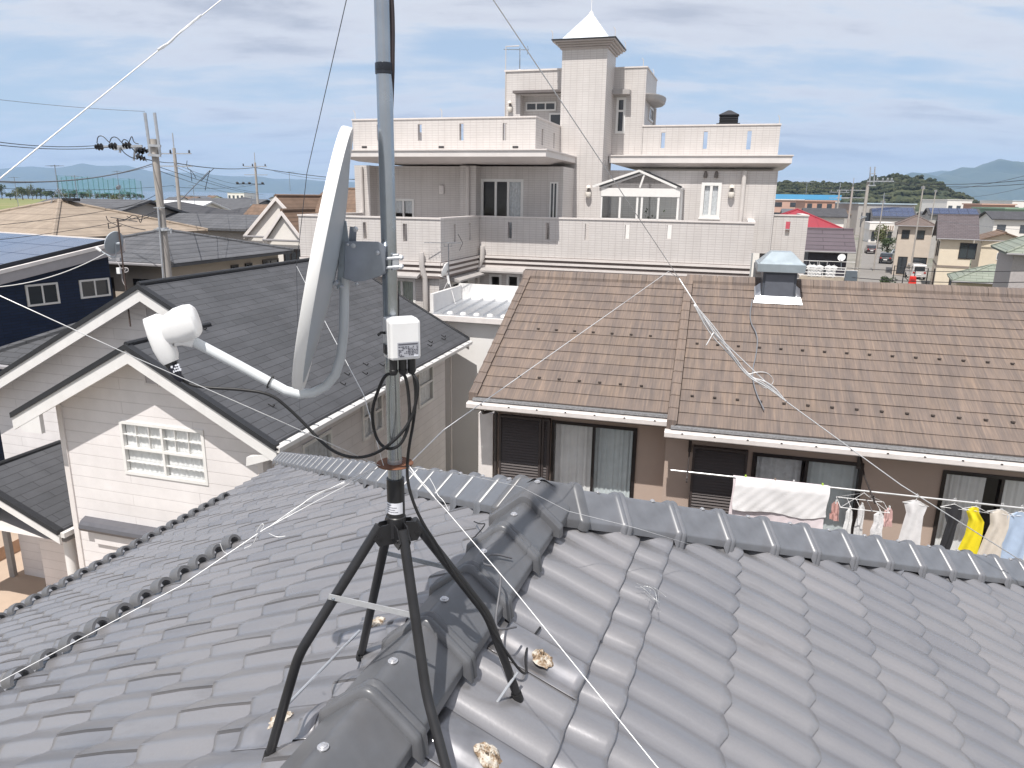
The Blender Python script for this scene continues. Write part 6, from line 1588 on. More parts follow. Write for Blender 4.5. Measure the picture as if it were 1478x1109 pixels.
# ---- cream gables with brown roof
fr, z_ = anchor(352, 339, 40.0)
zpk = at_y(398, 283, 40.0).z; hw = fr.V(398, 283, 0)[0]
t = gh('cream_gabled_house', 'cream house with brown tiled roof and two steep stepped gables, left of the satellite dish', fr, 2*hw, 9.0, z_, 'gy', (zpk-z_)/hw, W_WHITE, R_BROWN, (), .14)
a1 = fr.V(380, 344, -1.2); b1_ = fr.V(432, 330, -1.2); pk = fr.V(406.5, 304, -1.2); ww = (pk[0]-a1[0])
gh('', '', Frame(GY, fr.W(0,0,0)), 2*ww, 3.0, a1[1], 'gy', (pk[1]-a1[1])/ww, W_WHITE, R_BROWN, (), .14, v0=-1.2, root=t, uoff=a1[0])
ze2 = a1[1]
window(t, front(-1.2+.14), a1[0]+ww*.9, a1[0]+ww*1.9, ze2-1.7, ze2-.5, panes=3, fm=BRFRAME, fw=.09, depth=.003, proud=.06, backing=False)
mb = MB(); P = lambda p, q, a: (p, a, q)
for (u0, z0, u1, z1, v) in ((0,z_,hw,zpk,-.03),(2*hw,z_,hw,zpk,-.03),(a1[0],ze2,a1[0]+ww,pk[1],-1.23),(a1[0]+2*ww,ze2,a1[0]+ww,pk[1],-1.23)): mb.prism([(u0,z0-.02),(u1,z1-.02),(u1,z1-.24),(u0,z0-.24)], P, v-.03, v+.05)
mb.build('barge_board', OFFW, t)
# extra brown slope running right from the gable
fr2, z2 = anchor(421, 312, 41.0)
gh('brown_roofed_house', 'house with a plain brown tiled roof partly hidden behind the satellite dish', fr2, 9.0, 7.5, z2, 'gx', .40, W_WHITE, R_BROWN, (), .4)
# ---- town at the left: individually placed roofs
def far_house(label, px, py, Y, w, d, roof, wm, rm, group=None, pitch=.26, name='town_house', yaw=None, win=True):
    fr, z = anchor(px, py, Y, GY if yaw is None else yaw); z = max(z, 2.9)
    rr = random.Random(int(px*7+py)); wins = []
    if win:
        a = .9
        while a < w-1.8: wins.append(('f', a, a+1.1, z-1.9, z-.8)); a += rr.uniform(2.0,3.2)
    return gh(name, label, fr, w, d, z, roof, pitch, wm, rm, wins, .45, group, 'house', far=True)
far_house('white walled house with dark hip roof behind the second utility pole', 278, 313, 62, 8.5, 8, 'hip', W_WHITE, R_DARK)
far_house('long house with a plain grey roof behind the leaning utility pole', 236, 302, 80, 10, 9, 'gx', W_GREY, R_GREY)
far_house('house with broad dark roof right of the beige hip roof', 120, 313, 52, 8.5, 9, 'hip', W_BEIGE, R_DARK)
far_house('small white roofed building beside the leaning utility pole', 205, 301, 70, 6, 5, 'gx', W_WHITE, plain('roof_white', (.7,.7,.71), .5), pitch=.3)
far_house('house with pale teal eaves in front of the grey roofs', 198, 326, 46, 8, 6, 'gx', W_GREY, R_GREY, pitch=.25)
far_house('house with grey roof and small gable left of the beige hip roof', -5, 311, 45, 8, 8, 'gx', W_GREY, R_GREY)
far_house('low brown roofed wing beside the cream gabled house', 332, 330, 47, 6, 5, 'gx', W_WHITE, R_BROWN, pitch=.6)
far_house('house with faded grey brown roof behind the third utility pole', 318, 303, 85, 9, 8, 'hip', W_BEIGE, roofmat('roof_faded', (.16,.13,.12), (.14,.12,.11)))
far_house('house with dark hip roof beside the faded brown roof', 345, 305, 78, 8, 8, 'hip', W_WHITE, R_DARK)
rr = random.Random(21); cols = [(R_GREY,'grey'),(R_DARK,'dark'),(R_BROWN,'brown'),(roofmat('roof_slate', (.13,.14,.16), (.15,.155,.17)),'slate')]
walls = [W_WHITE, W_CREAM, W_GREY, W_BEIGE]
protos = {}
def town(px, Y, side, r):
    rm, nm = r.choice(cols); wm = r.choice(walls); kind = r.choice(('gx','gy','hip')); key = (nm, kind, walls.index(wm))
    p = at_y(px, 300, Y); s = r.uniform(.85, 1.2)
    lab = 'small %s roofed house among the distant roofs at the %s of the photo' % (nm, side)
    if key not in protos:
        protos[key] = gh('distant_house', lab, Frame(GY, (p.x, p.y)), 9, 8, 5.4, kind, .33, wm, rm, [('f', 1.2, 2.4, 3.4, 4.6), ('f', 5, 6.4, 3.4, 4.6), ('f', 3, 4.6, .6, 2.3)], .45, 'distant houses of the town', 'house', far=True); o = protos[key]
    else: o = copy_tree(protos[key])
    o.location = (p.x, p.y, 0); o.rotation_euler = (0,0,rad(-GY + r.choice((0,0,90,8)) )); o.scale = (s, s, r.uniform(.8,1.08)); o['label'] = lab; o['group'] = 'distant houses of the town'
for k in range(62):
    px = rr.uniform(-30, 560) if k % 3 else rr.uniform(200, 480); Y = 95*math.exp(rr.uniform(0, 1.75)); 
    if px < 235: px += 240
    town(px, Y, 'left', rr)
for k in range(46):
    px = rr.uniform(1110, 1520); Y = 120*math.exp(rr.uniform(0, 1.5))
    if 1205 < px < 1335 or Y < 150: continue
    town(px, Y, 'right', rr)

# ---- right hand side of the photo
# dark house with balcony and washing
fr, z_ = anchor(1158, 361, 55.0)
wD = fr.V(1236, 362, 0)[0]
rp = fr.plane(1200, 331, (0,0,z_), (0,-.5,1))[1]
dk = gh('dark_house', 'dark walled house with plum metal roof and a dish and washing on its balcony', fr, wD, 2*rp, z_, 'gx', .5, plain('wall_charcoal', (.035,.033,.045), .7), R_PLUM, (), .5)
F = front(.5)
for x0, x1, m_ in ((1167,1180,0),(1181,1194,0)):
    a0, a1 = fr.V(x0, 385, .5)[0], fr.V(x1, 385, .5)[0]; window(dk, F, a0, a1, z_-2.6, z_-.8, panes=1, fm=WFRAME, fw=.06, depth=.003, proud=.05, backing=False)
zb_ = fr.V(1195, 401, -1.0)[1]; zrl = fr.V(1190, 386, -1.0)[1]
mb = MB(); mb.box(-1.5, wD+.2, -1.05, .45, zb_-.9, zb_); mb.build('balcony', plain('balcony_beige', (.42,.36,.29), .8), dk)
mb = MB()
for z in (zb_+.12, zb_+.35, zb_+.58, zrl): mb.tube([(-1.5,-1.0,z),(wD+.15,-1.0,z)], .028, 6)
u = -1.5
while u < wD: mb.tube([(u,-1.0,zb_),(u,-1.0,zrl)], .022, 5); u += .75
mb.build('railing', WHITE, dk)
zpole = fr.V(1185, 377, -.3)[1]
o = MB().tube([(-1.2,-.3,zpole),(wD,-.3,zpole)], .02, 6).build('laundry_pole', WHITE); o.location = fr.o; o.rotation_euler = (0,0,rad(-GY)); tag(o, 'white drying pole along the balcony of the dark house', 'drying pole')
rr2 = random.Random(6)
for i, (x, wid, lb) in enumerate(((1168.5,.12,'white shirt first from the left on the dark house balcony'),(1174,.17,'white shirt second from the left on the dark house balcony'),(1182,.2,'wide white shirt in the middle of the dark house balcony'),(1196,.18,'white shirt fourth from the left on the dark house balcony'),(1203,.16,'white towel fifth from the left on the dark house balcony'))):
    a = fr.V(x, 390, -.9)[0]; t = thing('hung_shirt', lb, 'laundry', fr.W(a, -.92, zrl+.15), GY, 'washing on the dark house balcony')
    garment(t, 'cloth', plain('shirt_white', (.78,.78,.78), .9, 0, .08, 6), [(-.06,.06,0),(-wid-.1,wid+.1,.1),(-wid-.08,wid+.06,.32),(-wid,wid,.36),(-wid,wid*.9,.85)], 0, .02, i)
    MB().tube([(0,0,.10),(0,0,-.02)], .01, 5).build('hanger', WHITE, t)
a, z = fr.V(1215, 372, -.8); t = thing('balcony_dish', 'round white satellite dish at the right end of the dark house balcony', 'satellite dish', fr.W(a, -.8, z), GY)
MB().lathe([(.03,-.06),(.18,-.02),(.26,.03),(.27,.04),(.18,-.005),(.02,-.04)], (0,0,0), (-.35,-.85,.4), 24).build('reflector', DISHW, t, True)
MB().tube(smooth_path([(0,.05,0),(.0,.1,-.3),(.1,.2,-.9)], 1), .03, 6).build('bracket', DISHB, t)
MB().tube([(0,.0,-.35),(-.15,-.45,-.05)], .02, 5).build('feed_arm', BLACK, t)
a, z = fr.V(1228, 398, -1.1); t = thing('outdoor_unit', 'dark grey boxed unit hanging at the right end of the balcony of the dark house', 'air unit', fr.W(a, -1.25, z), GY)
mb = MB(); V4(mb, -.42, .42, -.2, .25, -.35, -.36, .36, -.16, .2, .35); mb.build('case', plain('unit_slate', (.10,.12,.14), .5), t); MB().box(-.2,.2,-.15,.2,-.9,-.36).build('bracket', BLACK, t)
# red roof
fr, z_ = anchor(1085, 329, 76.0)
wr_ = fr.V(1222, 330, 0)[0]; rp = fr.plane(1150, 300, (0,0,z_), (0,-.42,1))[1]
gh('red_roofed_house', 'house with a large crimson metal hip roof behind the tiled wing', fr, wr_, 2*rp, z_, 'hip', .42, W_WHITE, R_RED, (), .4)
far_house('house with slate grey roof between the crimson roof and the poles', 1160, 312, 100, 5.6, 8, 'gx', W_WHITE, R_DARK, win=False)
# white shopfront building at the end of the street
fr, z_ = anchor(1256, 322, 172.0)
w_ = fr.V(1292, 322, 0)[0]
wh = thing('white_building', 'white flat roofed building closing the end of the street', 'building', fr.o, GY)
mb = MB(); mb.box(0, w_, 0, 9, 2.9, z_); mb.box(.3, w_-.3, 1.2, 9, 0, 2.9); mb.build('wall', W_WHITE, wh)
mb = MB(); 
for k in range(4): mb.box(.8+k*w_/4.6, .8+k*w_/4.6+w_/6, 1.15, 1.19, .3, 2.5)
mb.build('window', SMALLWIN, wh)
mb = MB(); 
for k in range(5): mb.box(w_*.55+k*.36*w_/4, w_*.55+k*.36*w_/4+.3, -.03, -.005, z_-1.7, z_-.5)
mb.build('sign_marks', plain('sign_brown', (.35,.27,.22), .7), wh)
mb = MB(); mb.box(-.1, w_+.1, -.1, 9.1, z_, z_+.12); mb.build('coping', OFFW, wh)
# solar roofed houses
def solar_house(label, px, py, px2, Y, hpx):
    fr, z = anchor(px, py, Y); w = fr.V(px2, py, 0)[0]; d = 8
    rt = fr.plane((px+px2)/2, py-hpx, (0,0,z), (0,-.45,1))[1]
    t = gh('solar_house', label, fr, w, 2*rt, z, 'gx', .45, W_GREY, R_DARK, (), .4, far=True)
    n = max(3, int(w/1.5))
    mb = MB()
    for i in range(n): 
        for k in (0, 1):
            ya, yb_ = rt*(.12+.42*k), rt*(.12+.42*k+.40); a, b = .4+(w-.8)*i/n, .4+(w-.8)*(i+1)/n-.06
            mb.slab([(a,ya,z+.45*ya+.08),(b,ya,z+.45*ya+.08),(b,yb_,z+.45*yb_+.08),(a,yb_,z+.45*yb_+.08)], .04)
    mb.build('solar_panels', SOLG, t); return t
solar_house('wide dark roofed house with a strip of solar panels behind the roadside pole', 1258, 314, 1325, 205, 15)
solar_house('long low roof with solar panels behind the beige houses', 1340, 310, 1418, 125, 9)
# terrace of beige houses along the street
fr, z_ = anchor(1292, 325, 95.0, 27)
w_ = fr.V(1352, 334, 0)[0]
h0 = gh('beige_house', 'beige two storey house with brown hip roof farther along the right side of the street', fr, w_, 9.5, z_, 'hip', .5, W_BEIGE, roofmat('roof_tan', (.17,.13,.115), (.15,.12,.11)), [('f', .9, 1.8, z_-1.7, z_-.6), ('f', 2.5, 3.5, z_-1.7, z_-.6), ('l', 2, 3.4, z_-1.9, z_-.7), ('l', 5, 6.4, z_-1.9, z_-.7), ('f', .9, 2.0, .2, 2.4), ('f', 2.6, 4.2, .2, 2.4)], .45, fm=BRFRAME)
fr, z_ = anchor(1352, 343.5, 78.0, 27)
pkp = fr.V(1357, 311, 0)
wR1 = fr.V(1414, 345, 0)[0]; rp = fr.plane(1385, 311, (0,0,z_), (0,-.50,1))[1]
h1_ = gh('beige_house', 'large cream house with dark tiled roof, nearest on the right side of the street', fr, wR1, 2*rp, z_, 'gx', .50, W_CREAM, bricked('roof_umber', (.115,.095,.10), (.13,.11,.115), (.05,.04,.045), .4, .15, .014, .5, .65, 'x', .02, .14), [('f', fr.V(1385,358,.45)[0], fr.V(1410,358,.45)[0], z_-2.1, z_-.45), ('l', 1.6, 2.5, z_-2.0, z_-.4), ('l', 4.2, 5.4, z_-2.2, z_-.4), ('f', 1.8, 4.4, .3, 1.9), ('l', 1.6, 3.0, .3, 2.2)], .45, fm=BRFRAME)
mb = MB(); fbox(mb, front(.45), .45, wR1-.45, z_-3.05, z_-2.85, .0, .06); fbox(mb, left(.45), .45, 2*rp-.45, z_-3.05, z_-2.85, .0, .06); mb.build('band', plain('band_taupe', (.24,.20,.17), .7), h1_)
mb = MB(); 
for v1_, s in ((0, 1),): 
    for (y0, y1) in ((0, rp), (2*rp, rp)): mb.prism([(y0, z_-.02), (y1, z_+.5*rp-.02), (y1, z_+.5*rp-.30), (y0, z_-.30)], lambda p, q, a: (a, p, q), -.05, .03)
mb.build('barge_board', BRFRAME, h1_)
fr3, z3 = anchor(1413, 346, 84.0, 27)
gh('cream_house', 'cream wing with low brown roof between the cream house and the green roof', fr3, 5.0, 9, z3, 'gy', .35, W_CREAM, R_BROWN, [('f', 2.0, 2.8, z3-2.2, z3-1.4)], .4)
far_house('house with a long slate roof behind the cream house', 1432, 316, 105, 11, 8, 'gx', W_WHITE, R_DARK)
fr, z_ = anchor(1453, 365, 50.0, 27); dG = fr.Z(1421, 354.5, z_)[1]
gh('green_roofed_house', 'house with a pale green tiled hip roof at the right edge', fr, 9.0, min(9, dG), z_, 'hip', .48, plain('wall_lilac', (.40,.37,.37), .8), R_GREEN, [('f', 2.6, 4.2, z_-2.2, z_-.9)], .5, ridgec=R_GREEN)
fr, z_ = anchor(1374, 405, 62.0, 27)
t = gh('green_carport', 'carport with pale green tiled roof in front of the cream house', fr, 6.4, 6, z_, 'hip', .42, W_CREAM, R_GREEN, (), .4, ridgec=R_GREEN, cat='carport')
mb = MB(); p = at_y(1441, 390, 58.0); fr = Frame(GY, (p.x, p.y)); mb.box(0, 1.2, 0, .5, 0, p.z); mb.box(1.3, 2.6, .0, .5, 0, p.z-.7); o = mb.build('brick_pier', bricked('yellow_brick', (.52,.42,.25), (.46,.37,.22), (.34,.28,.2), .3, .12, .012, .5, .8, 'xy', .01, .2)); o.location = fr.o; o.rotation_euler = (0,0,rad(-GY)); tag(o, 'yellow brick pier with a lower stretch at the right edge', 'wall')
# apartments and factory
def block(name, label, px, pyt, px2, Y, wm, rm, d=10, storeys=3, cat='building', group=None, z0=0):
    fr, z = anchor(px, pyt, Y, 4); w = fr.V(px2, pyt, 0)[0]
    t = thing(name, label, cat, fr.o, 4, group); mb = MB(); mb.box(0, w, 0, d, 0, z-.3); mb.build('wall', wm, t)
    mb = MB(); mb.box(-.3, w+.3, -.3, d+.3, z-.3, z); mb.build('roof', rm, t)
    n = max(3, int(w/4)); mb = MB()
    for s in range(storeys):
        for i in range(n): mb.box(w*(i+.2)/n, w*(i+.7)/n, -.05, -.005, z*(s+.25)/storeys, z*(s+.7)/storeys)
    mb.build('window', SMALLWIN, t); return t
BLUER = plain('roof_azure', (.10,.36,.62), .5, 0, .05, .2)
fb = block('factory', 'long factory hall with a bright blue roof band beyond the crimson roof', 1085, 280, 1214, 330, W_WHITE, BLUER, 30, 1)
fr, z_ = anchor(1085, 280, 330, 4); w_ = fr.V(1214, 280, 0)[0]
mb = MB(); mb.box(-.2, w_+.2, -.4, -.05, z_-2.1, z_-.31); mb.build('roof_band', BLUER, fb)
block('apartment_block', 'long pale pink apartment block in front of the blue roofed factory', 1090, 287, 1160, 240, W_PINK, W_WHITE, 9, 3)
block('apartment_block', 'short salmon apartment block left of the roadside poles', 1163, 289, 1206, 215, plain('wall_salmon', (.50,.30,.23), .8), W_PINK, 9, 3)
block('apartment_block', 'salmon apartment block above the dark cream house roof', 1418, 294, 1466, 190, plain('wall_salmon', (0,0,0)), W_PINK, 9, 3)
block('warehouse', 'low white warehouse in front of the wooded hill', 1240, 293, 1322, 210, W_GREY, plain('roof_pale_blue', (.45,.55,.62), .5), 20, 1)
block('warehouse', 'long white warehouse at the foot of the blue mountains', 1368, 288, 1404, 420, W_WHITE, W_WHITE, 30, 1)
block('warehouse', 'white warehouse near the right edge under the mountains', 1462, 289, 1520, 380, W_WHITE, plain('roof_pale_blue', (0,0,0)), 30, 1)
block('warehouse', 'green roofed hall at the right edge behind the houses', 1452, 300, 1530, 150, plain('wall_green', (.25,.33,.25), .8), plain('roof_leaf', (.22,.33,.24), .7), 12, 1)
block('warehouse', 'white hall with pale blue roof far away left of the dish', 328, 278, 352, 700, W_WHITE, plain('roof_pale_blue', (0,0,0)), 30, 1)

# ---- ground, streets
def ground_mat():
    m, t, p = base('town_ground', (.2,.2,.17), .9); ob, x, y, z = t.xyz()
    n = t.noise(ob, .03, 5, .6); f = t.noise(ob, .9, 4)
    c = t.ramp(n, [(.38,(.10,.13,.055)),(.48,(.19,.18,.15)),(.6,(.27,.25,.22))])
    c = t.mix(.35, c, t.ramp(f, [(.3,(.10,.10,.09)),(.7,(.34,.32,.29))])); t.link(c, p.inputs['Base Color']); return m
mb = MB(); mb.quad((-20500,-400,-.02),(20500,-400,-.02),(20500,18000,-.02),(-20500,18000,-.02)); tag(mb.build('ground', ground_mat()), None, None, None, 'structure')
def sheet(name, pts, mat, z, label=None):
    mb = MB(); mb.add([(p[0], p[1], z) for p in pts], [tuple(range(len(pts)))]); o = mb.build(name, mat); tag(o, label, None, None, 'structure'); return o
ASPH = plain('asphalt', (.115,.11,.105), .9, 0, .12, .4, dirt=((.2,.19,.18), .2))
STREET = plain('pale_asphalt', (.23,.215,.20), .9, 0, .12, .3, dirt=((.15,.14,.13), .15))
g = lambda px, py: at_z(px, py, 0)
sheet('street', [g(1225,470), g(1360,470), g(1316,414), g(1284,371), g(1264,345), g(1254,330), g(1247,330), g(1247,345), g(1244,371), g(1239,414)], STREET, .012)
sheet('pavement', [g(1317,414), g(1362,470), g(1380,470), g(1335,414), g(1298,374), g(1286,371)], plain('kerb_concrete', (.36,.33,.30), .9), .02)
sheet('yard', [g(-120,800), g(60,700), g(300,760), g(300,1100), g(-200,1100)], plain('yard_concrete', (.46,.36,.28), .85, 0, .1, .8, dirt=((.36,.28,.22), .2)), .01)
# kerb wall, fence post at the lower left
o = MB().box(-.06,.06,-.06,.06,0,1.5).build('gate_post', plain('post_grey', (.35,.34,.33), .6)); o.location = g(20, 832); tag(o, 'short grey post in the yard at the lower left', 'post')
mb = MB(); a, b = g(-60,842), g(40,790); mb.prism([(-.1,0),(.1,0),(.1,.35),(-.1,.35)], lambda p, q, s: tuple(a.lerp(b, s)+Vector((p*.3,p,q))), 0, 1); tag(mb.build('low_wall', plain('wall_terracotta', (.45,.30,.21), .8)), 'low terracotta border wall in the yard at the lower left', 'wall')
# ---- cars
def car(label, px, py, yaw, col, scale=1.0, kind='car', name='parked_car'):
    P = at_z(px, py, 0); t = thing(name, label, kind, P, yaw); s = scale
    van = kind == 'van'
    prof = [(-2.0,.35),(-2.02,.75),(-1.9,.98),(-1.75,1.05),(-1.35,1.5),(-.9,1.56),(.35,1.52),(1.0,1.05),(1.75,.92),(2.0,.72),(2.02,.35)] if not van else [(-1.7,.35),(-1.72,1.7),(-1.6,1.85),(1.0,1.85),(1.45,1.15),(1.68,.95),(1.7,.35)]
    mb = MB(); n = len(prof); W = .84
    for y in (-W, -W*.96, W*.96, W):
        for (x, z) in prof:
            k = 1 if abs(y) < W else (.97 if z < 1.0 else .93)
            mb.v.append((x*s*(1 if abs(y) < W else .985), y*(1-.16*max(0, z-.95))*s, z*s*(1 if abs(y) < W else .99)))
    for r in range(3):
        for i in range(n): mb.f.append((r*n+i, r*n+(i+1) % n, (r+1)*n+(i+1) % n, (r+1)*n+i))
    mb.f += [tuple(range(n)), tuple(3*n+k for k in range(n-1, -1, -1))]
    mb.build('body', plain('car_'+name+label.split()[0]+label.split()[1], col, .25, .2, .05, 2, .6, .6), t, True, .0, True, 30)
    mb = MB()
    if not van:
        mb.add([(-1.78*s,-.6*s,1.06*s),(-1.78*s,.6*s,1.06*s),(-1.42*s,.55*s,1.45*s),(-1.42*s,-.55*s,1.45*s)], [(0,1,2,3)]); mb.v = [(x-.03, y, z+.02) for x, y, z in mb.v]
        for sy in (-1, 1): o = len(mb.v); mb.add([(-1.5*s,sy*.835*s,1.05*s),(.9*s,sy*.835*s,1.05*s),(.35*s,sy*.79*s,1.45*s),(-1.15*s,sy*.79*s,1.45*s)], [(0,1,2,3)])
    else:
        mb.add([(-1.735*s,-.6*s,1.1*s),(-1.735*s,.6*s,1.1*s),(-1.735*s,.56*s,1.6*s),(-1.735*s,-.56*s,1.6*s)], [(0,1,2,3)])
        for sy in (-1, 1): mb.add([(-1.4*s,sy*.835*s,1.15*s),(1.1*s,sy*.835*s,1.15*s),(.85*s,sy*.78*s,1.62*s),(-1.4*s,sy*.78*s,1.62*s)], [(0,1,2,3)])
    mb.build('window', DGLASS, t)
    for sx in (-1.25, 1.25):
        for sy in (-.78, .78): MB().lathe([(.0,-.09),(.30*s,-.09),(.33*s,-.05),(.33*s,.05),(.30*s,.09),(.0,.09)], (sx*s*(.85 if van else 1), sy*s, .33*s), (0,1,0), 16).build('wheel', RUBBER, t, True)
    for sy in (-.62, .62): MB().box(-2.05*s if not van else -1.75*s, -2.0*s if not van else -1.70*s, (sy-.12)*s, (sy+.12)*s, .78*s, .95*s).build('tail_lamp', plain('tail_red', (.35,.02,.02), .3), t)
    MB().box(-2.06*s if not van else -1.745*s, -2.03*s if not van else -1.70*s, -.25*s, .25*s, .55*s, .70*s).build('number_plate', WHITE, t)
    return t
car('dark maroon car driving away along the street past the roadside pole', 1256, 366, -70, (.03,.012,.018))
car('black hatchback parked at the right of the street behind the dark one', 1279, 380, -58, (.02,.022,.026), 1.05)
car('silver car partly hidden beside the black hatchback', 1296, 374, -50, (.35,.37,.39), 1.0)
car('white van parked in front of the cream house', 1320, 402, -75, (.72,.70,.70), 1.0, 'van', 'parked_van')
P = at_z(1316, 412, 0); t = thing('road_barrier', 'bright red barrier box standing by the street corner', 'barrier', P, 20)
mb = MB(); V4(mb, -.42, .42, -.3, .3, 0, -.30, .30, -.2, .2, 1.05); mb.build('case', plain('barrier_red', (.62,.03,.02), .4), t, False, .05); MB().box(-.25,.25,-.33,-.28,.55,.75).build('panel', plain('barrier_red_dark', (.35,.02,.02), .5), t)
P = at_z(1320, 398, 0); zt = at_y(1319, 350, P.y).z
t = thing('lamp_standard', 'slim red post with a round pale sign beside the white van', 'sign post', P, 0); MB().tube([(0,0,0),(0,0,zt-.1)], .05, 8).build('post', plain('post_red', (.40,.07,.06), .5), t); MB().lathe([(.36,-.02),(.38,0),(.36,.02)], (0,-.08,zt-.35), (-.3,-1,0), 20).build('sign_plate', plain('sign_pale', (.55,.42,.40), .5), t)
# fence along the street corner
t = thing('street_fence', 'dark metal fence posts and rail along the corner of the street', 'fence', g(1290,409), 0)
mb = MB(); pts = [g(1288,408), g(1302,410), g(1318,412), g(1336,413)]
o_ = Vector(t.location)
for p in pts: MB().tube([p-o_, p-o_+Vector((0,0,2.0))], .06, 6).build('post', BLACK, t)
mb = MB(); mb.tube([p-o_+Vector((0,0,1.95)) for p in pts], .03, 5); mb.tube([p-o_+Vector((0,0,.9)) for p in pts], .02, 5); mb.build('rail', BLACK, t)
# ================================================================== utility poles and lines
def upole(label, px, py_top, Y, r0=.11, r1=.17, arms=(), pipes=None, pyb=None):
    p = at_y(px, py_top, Y); h = p.z
    t = thing('utility_pole', label, 'utility pole', (p.x, p.y, 0), 0)
    MB().lathe([(r1,0),(r0+(r1-r0)*.4,h*.6),(r0,h)], n=14).build('post', CONC, t, True)
    return t, Vector((p.x, p.y, h))
def insul(mb, P, d, s=1.0):
    s *= .8; mb.lathe([(.02*s,-.02),(.05*s,0),(.11*s,.05*s),(.035*s,.09*s),(.11*s,.14*s),(.035*s,.18*s),(.08*s,.22*s),(.02*s,.27*s)], P, d, 10)
# the big leaning-looking pole at the left
Y1 = 23.0
t1_, P1 = upole('thick concrete utility pole with two steel pipes at its top, beyond the shingle roof', 221.5, 201, Y1, .10, .17)
def d1(px, py, dy=0): return at_y(px, py, Y1+dy)-Vector((P1.x, P1.y, 0))
SG = plain('pole_steel_grey', (.50,.52,.55), .4, .6, .12, 9)
mb = MB(); mb.tube([d1(209,163), d1(217,222)], .045, 8); mb.tube([d1(223,163), d1(231,224)], .045, 8); mb.build('steel_pipe', SG, t1_, True)
mb = MB(); 
for py in (210, 224): mb.tube([d1(214,py,-.14), d1(232,py+1,-.14)], .05, 4); mb.tube([d1(214,py,.14), d1(232,py+1,.14)], .05, 4)
mb.tube([d1(205,211,-.15), d1(150,212,-.15)], .045, 4); mb.tube([d1(205,211,.2), d1(165,216,.5)], .04, 4); mb.tube([d1(174,212,-.1), d1(173,221,-.1)], .035, 4); mb.tube([d1(195,213,0), d1(193,232,0)], .03, 4)
mb.build('crossarm', SG, t1_)
mb = MB()
for px, py, dx in ((146,212,-1), (166,211,-1), (186,210,-1)): insul(mb, d1(px+3, py, -.15), (dx,0,-.05), 1.25)
for px, py in ((198,219), (204,217), (200,228)): insul(mb, d1(px-3, py-3, .2), (.6,.5,-.3), 1.25)
mb.build('insulator', BLACK, t1_, True)
mb = MB()
for q in ([(140,207),(141,197),(148,196),(155,203),(160,208)], [(158,206),(161,198),(168,198),(174,204),(178,209)], [(176,206),(178,201),(184,203),(187,209)], [(186,207),(189,198),(191,197),(193,206),(200,208)], [(174,214),(180,222),(190,228),(198,230)], [(188,212),(196,220),(206,229),(212,233)]):
    mb.tube(smooth_path([d1(x, y, -.1) for x, y in q], 2), .014, 5)
mb.build('jumper_lead', DWIRE, t1_, True)
mb = MB(); 
for py in (300, 331): mb.tube([d1(222,py,-.16), d1(238,py,-.16)], .02, 4)
mb.lathe([(.175,d1(225,331).z-.05),(.18,d1(225,331).z),(.175,d1(225,331).z+.05)], n=14); mb.tube([d1(233,333,-.2), d1(248,332,-.2)], .03, 5); mb.tube([d1(247,330,-.2), d1(247,337,-.2)], .03, 5); mb.build('pole_band', SG, t1_)
mb = MB(); mb.tube([d1(228,300,-.17), d1(231,340,-.18), d1(237,420,-.2)], .03, 6); mb.build('conduit', SG, t1_, True)
# others
def simple_pole(label, px, pt, Y, arm=1.4, r=.10, rods=True, extra=True):
    t, P = upole(label, px, pt, Y, r, r*1.6)
    mb = MB(); a = rad(-15)
    for k, dz in enumerate((.35, 1.15)[:2 if extra else 1]): mb.tube([(-arm*math.cos(a)/2,-arm*math.sin(a)/2,P.z-dz),(arm*math.cos(a)/2,arm*math.sin(a)/2,P.z-dz)], .05, 4)
    if rods: mb.tube([(0,0,P.z-.3),(0,0,P.z+.95)], .04, 6)
    mb.build('crossarm', SG, t)
    mb = MB()
    for s in (-.45,-.1,.38): insul(mb, Vector((arm*s, 0, P.z-.32)), (0,0,1), 1.0)
    mb.build('insulator', BLACK if Y < 85 else SG, t, True); return t, P
t2_, P2 = simple_pole('slimmer utility pole just right of the thick one', 251, 214, 50, 2.6)
t3_, P3p = simple_pole('distant utility pole with two crossarms left of the cream gables', 368, 235, 74, 2.6)
p = at_y(371, 266, 74); mb = MB(); mb.tube([(-2.0,0,p.z),(.8,0,p.z)], .05, 4)
for x in (-1.9,-1.3,-.7,.6): mb.lathe([(.08,0),(.16,.1),(.08,.2)], (x,0,p.z), n=8)
mb.build('lower_crossarm', DWIRE, t3_)
YR = 56.0
tr_, PR = upole('roadside utility pole with twin steel pipes at its top, in front of the street', 1253.5, 262, YR, .11, .18)
def dr(px, py, dy=0): return at_y(px, py, YR+dy)-Vector((PR.x, PR.y, 0))
mb = MB(); mb.tube([dr(1256.5,241), dr(1255,268)], .05, 6); mb.tube([dr(1263,241), dr(1261,268)], .05, 6); mb.tube([dr(1255,251,-.1), dr(1264,251,-.1)], .04, 4); mb.tube([dr(1252,262,-.15), dr(1290,262,-.15)], .06, 4); mb.tube([dr(1253,268,-.1), dr(1264,268,-.1)], .05, 4); mb.build('steel_pipe', SG, tr_)
mb = MB()
for px in (1266, 1274, 1281, 1287): insul(mb, dr(px, 261.5, -.15), (0,0,1), 1.0)
mb.build('insulator', SG, tr_, True)
mb = MB(); mb.lathe([(.19,dr(1250,314).z),(.20,dr(1250,312).z)], n=12); mb.tube([dr(1247,314,-.2), dr(1240,316,-.2)], .04, 4); mb.build('pole_band', SG, tr_)
simple_pole('utility pole second from the roadside one, down the street', 1231, 270, 82, 3.0)
simple_pole('utility pole third down the street beside the crimson roof', 1212, 274, 105, 2.6)
simple_pole('thin pole rising from the solar roof behind the roadside pole', 1275, 289, 100, .6, .06, True, False)
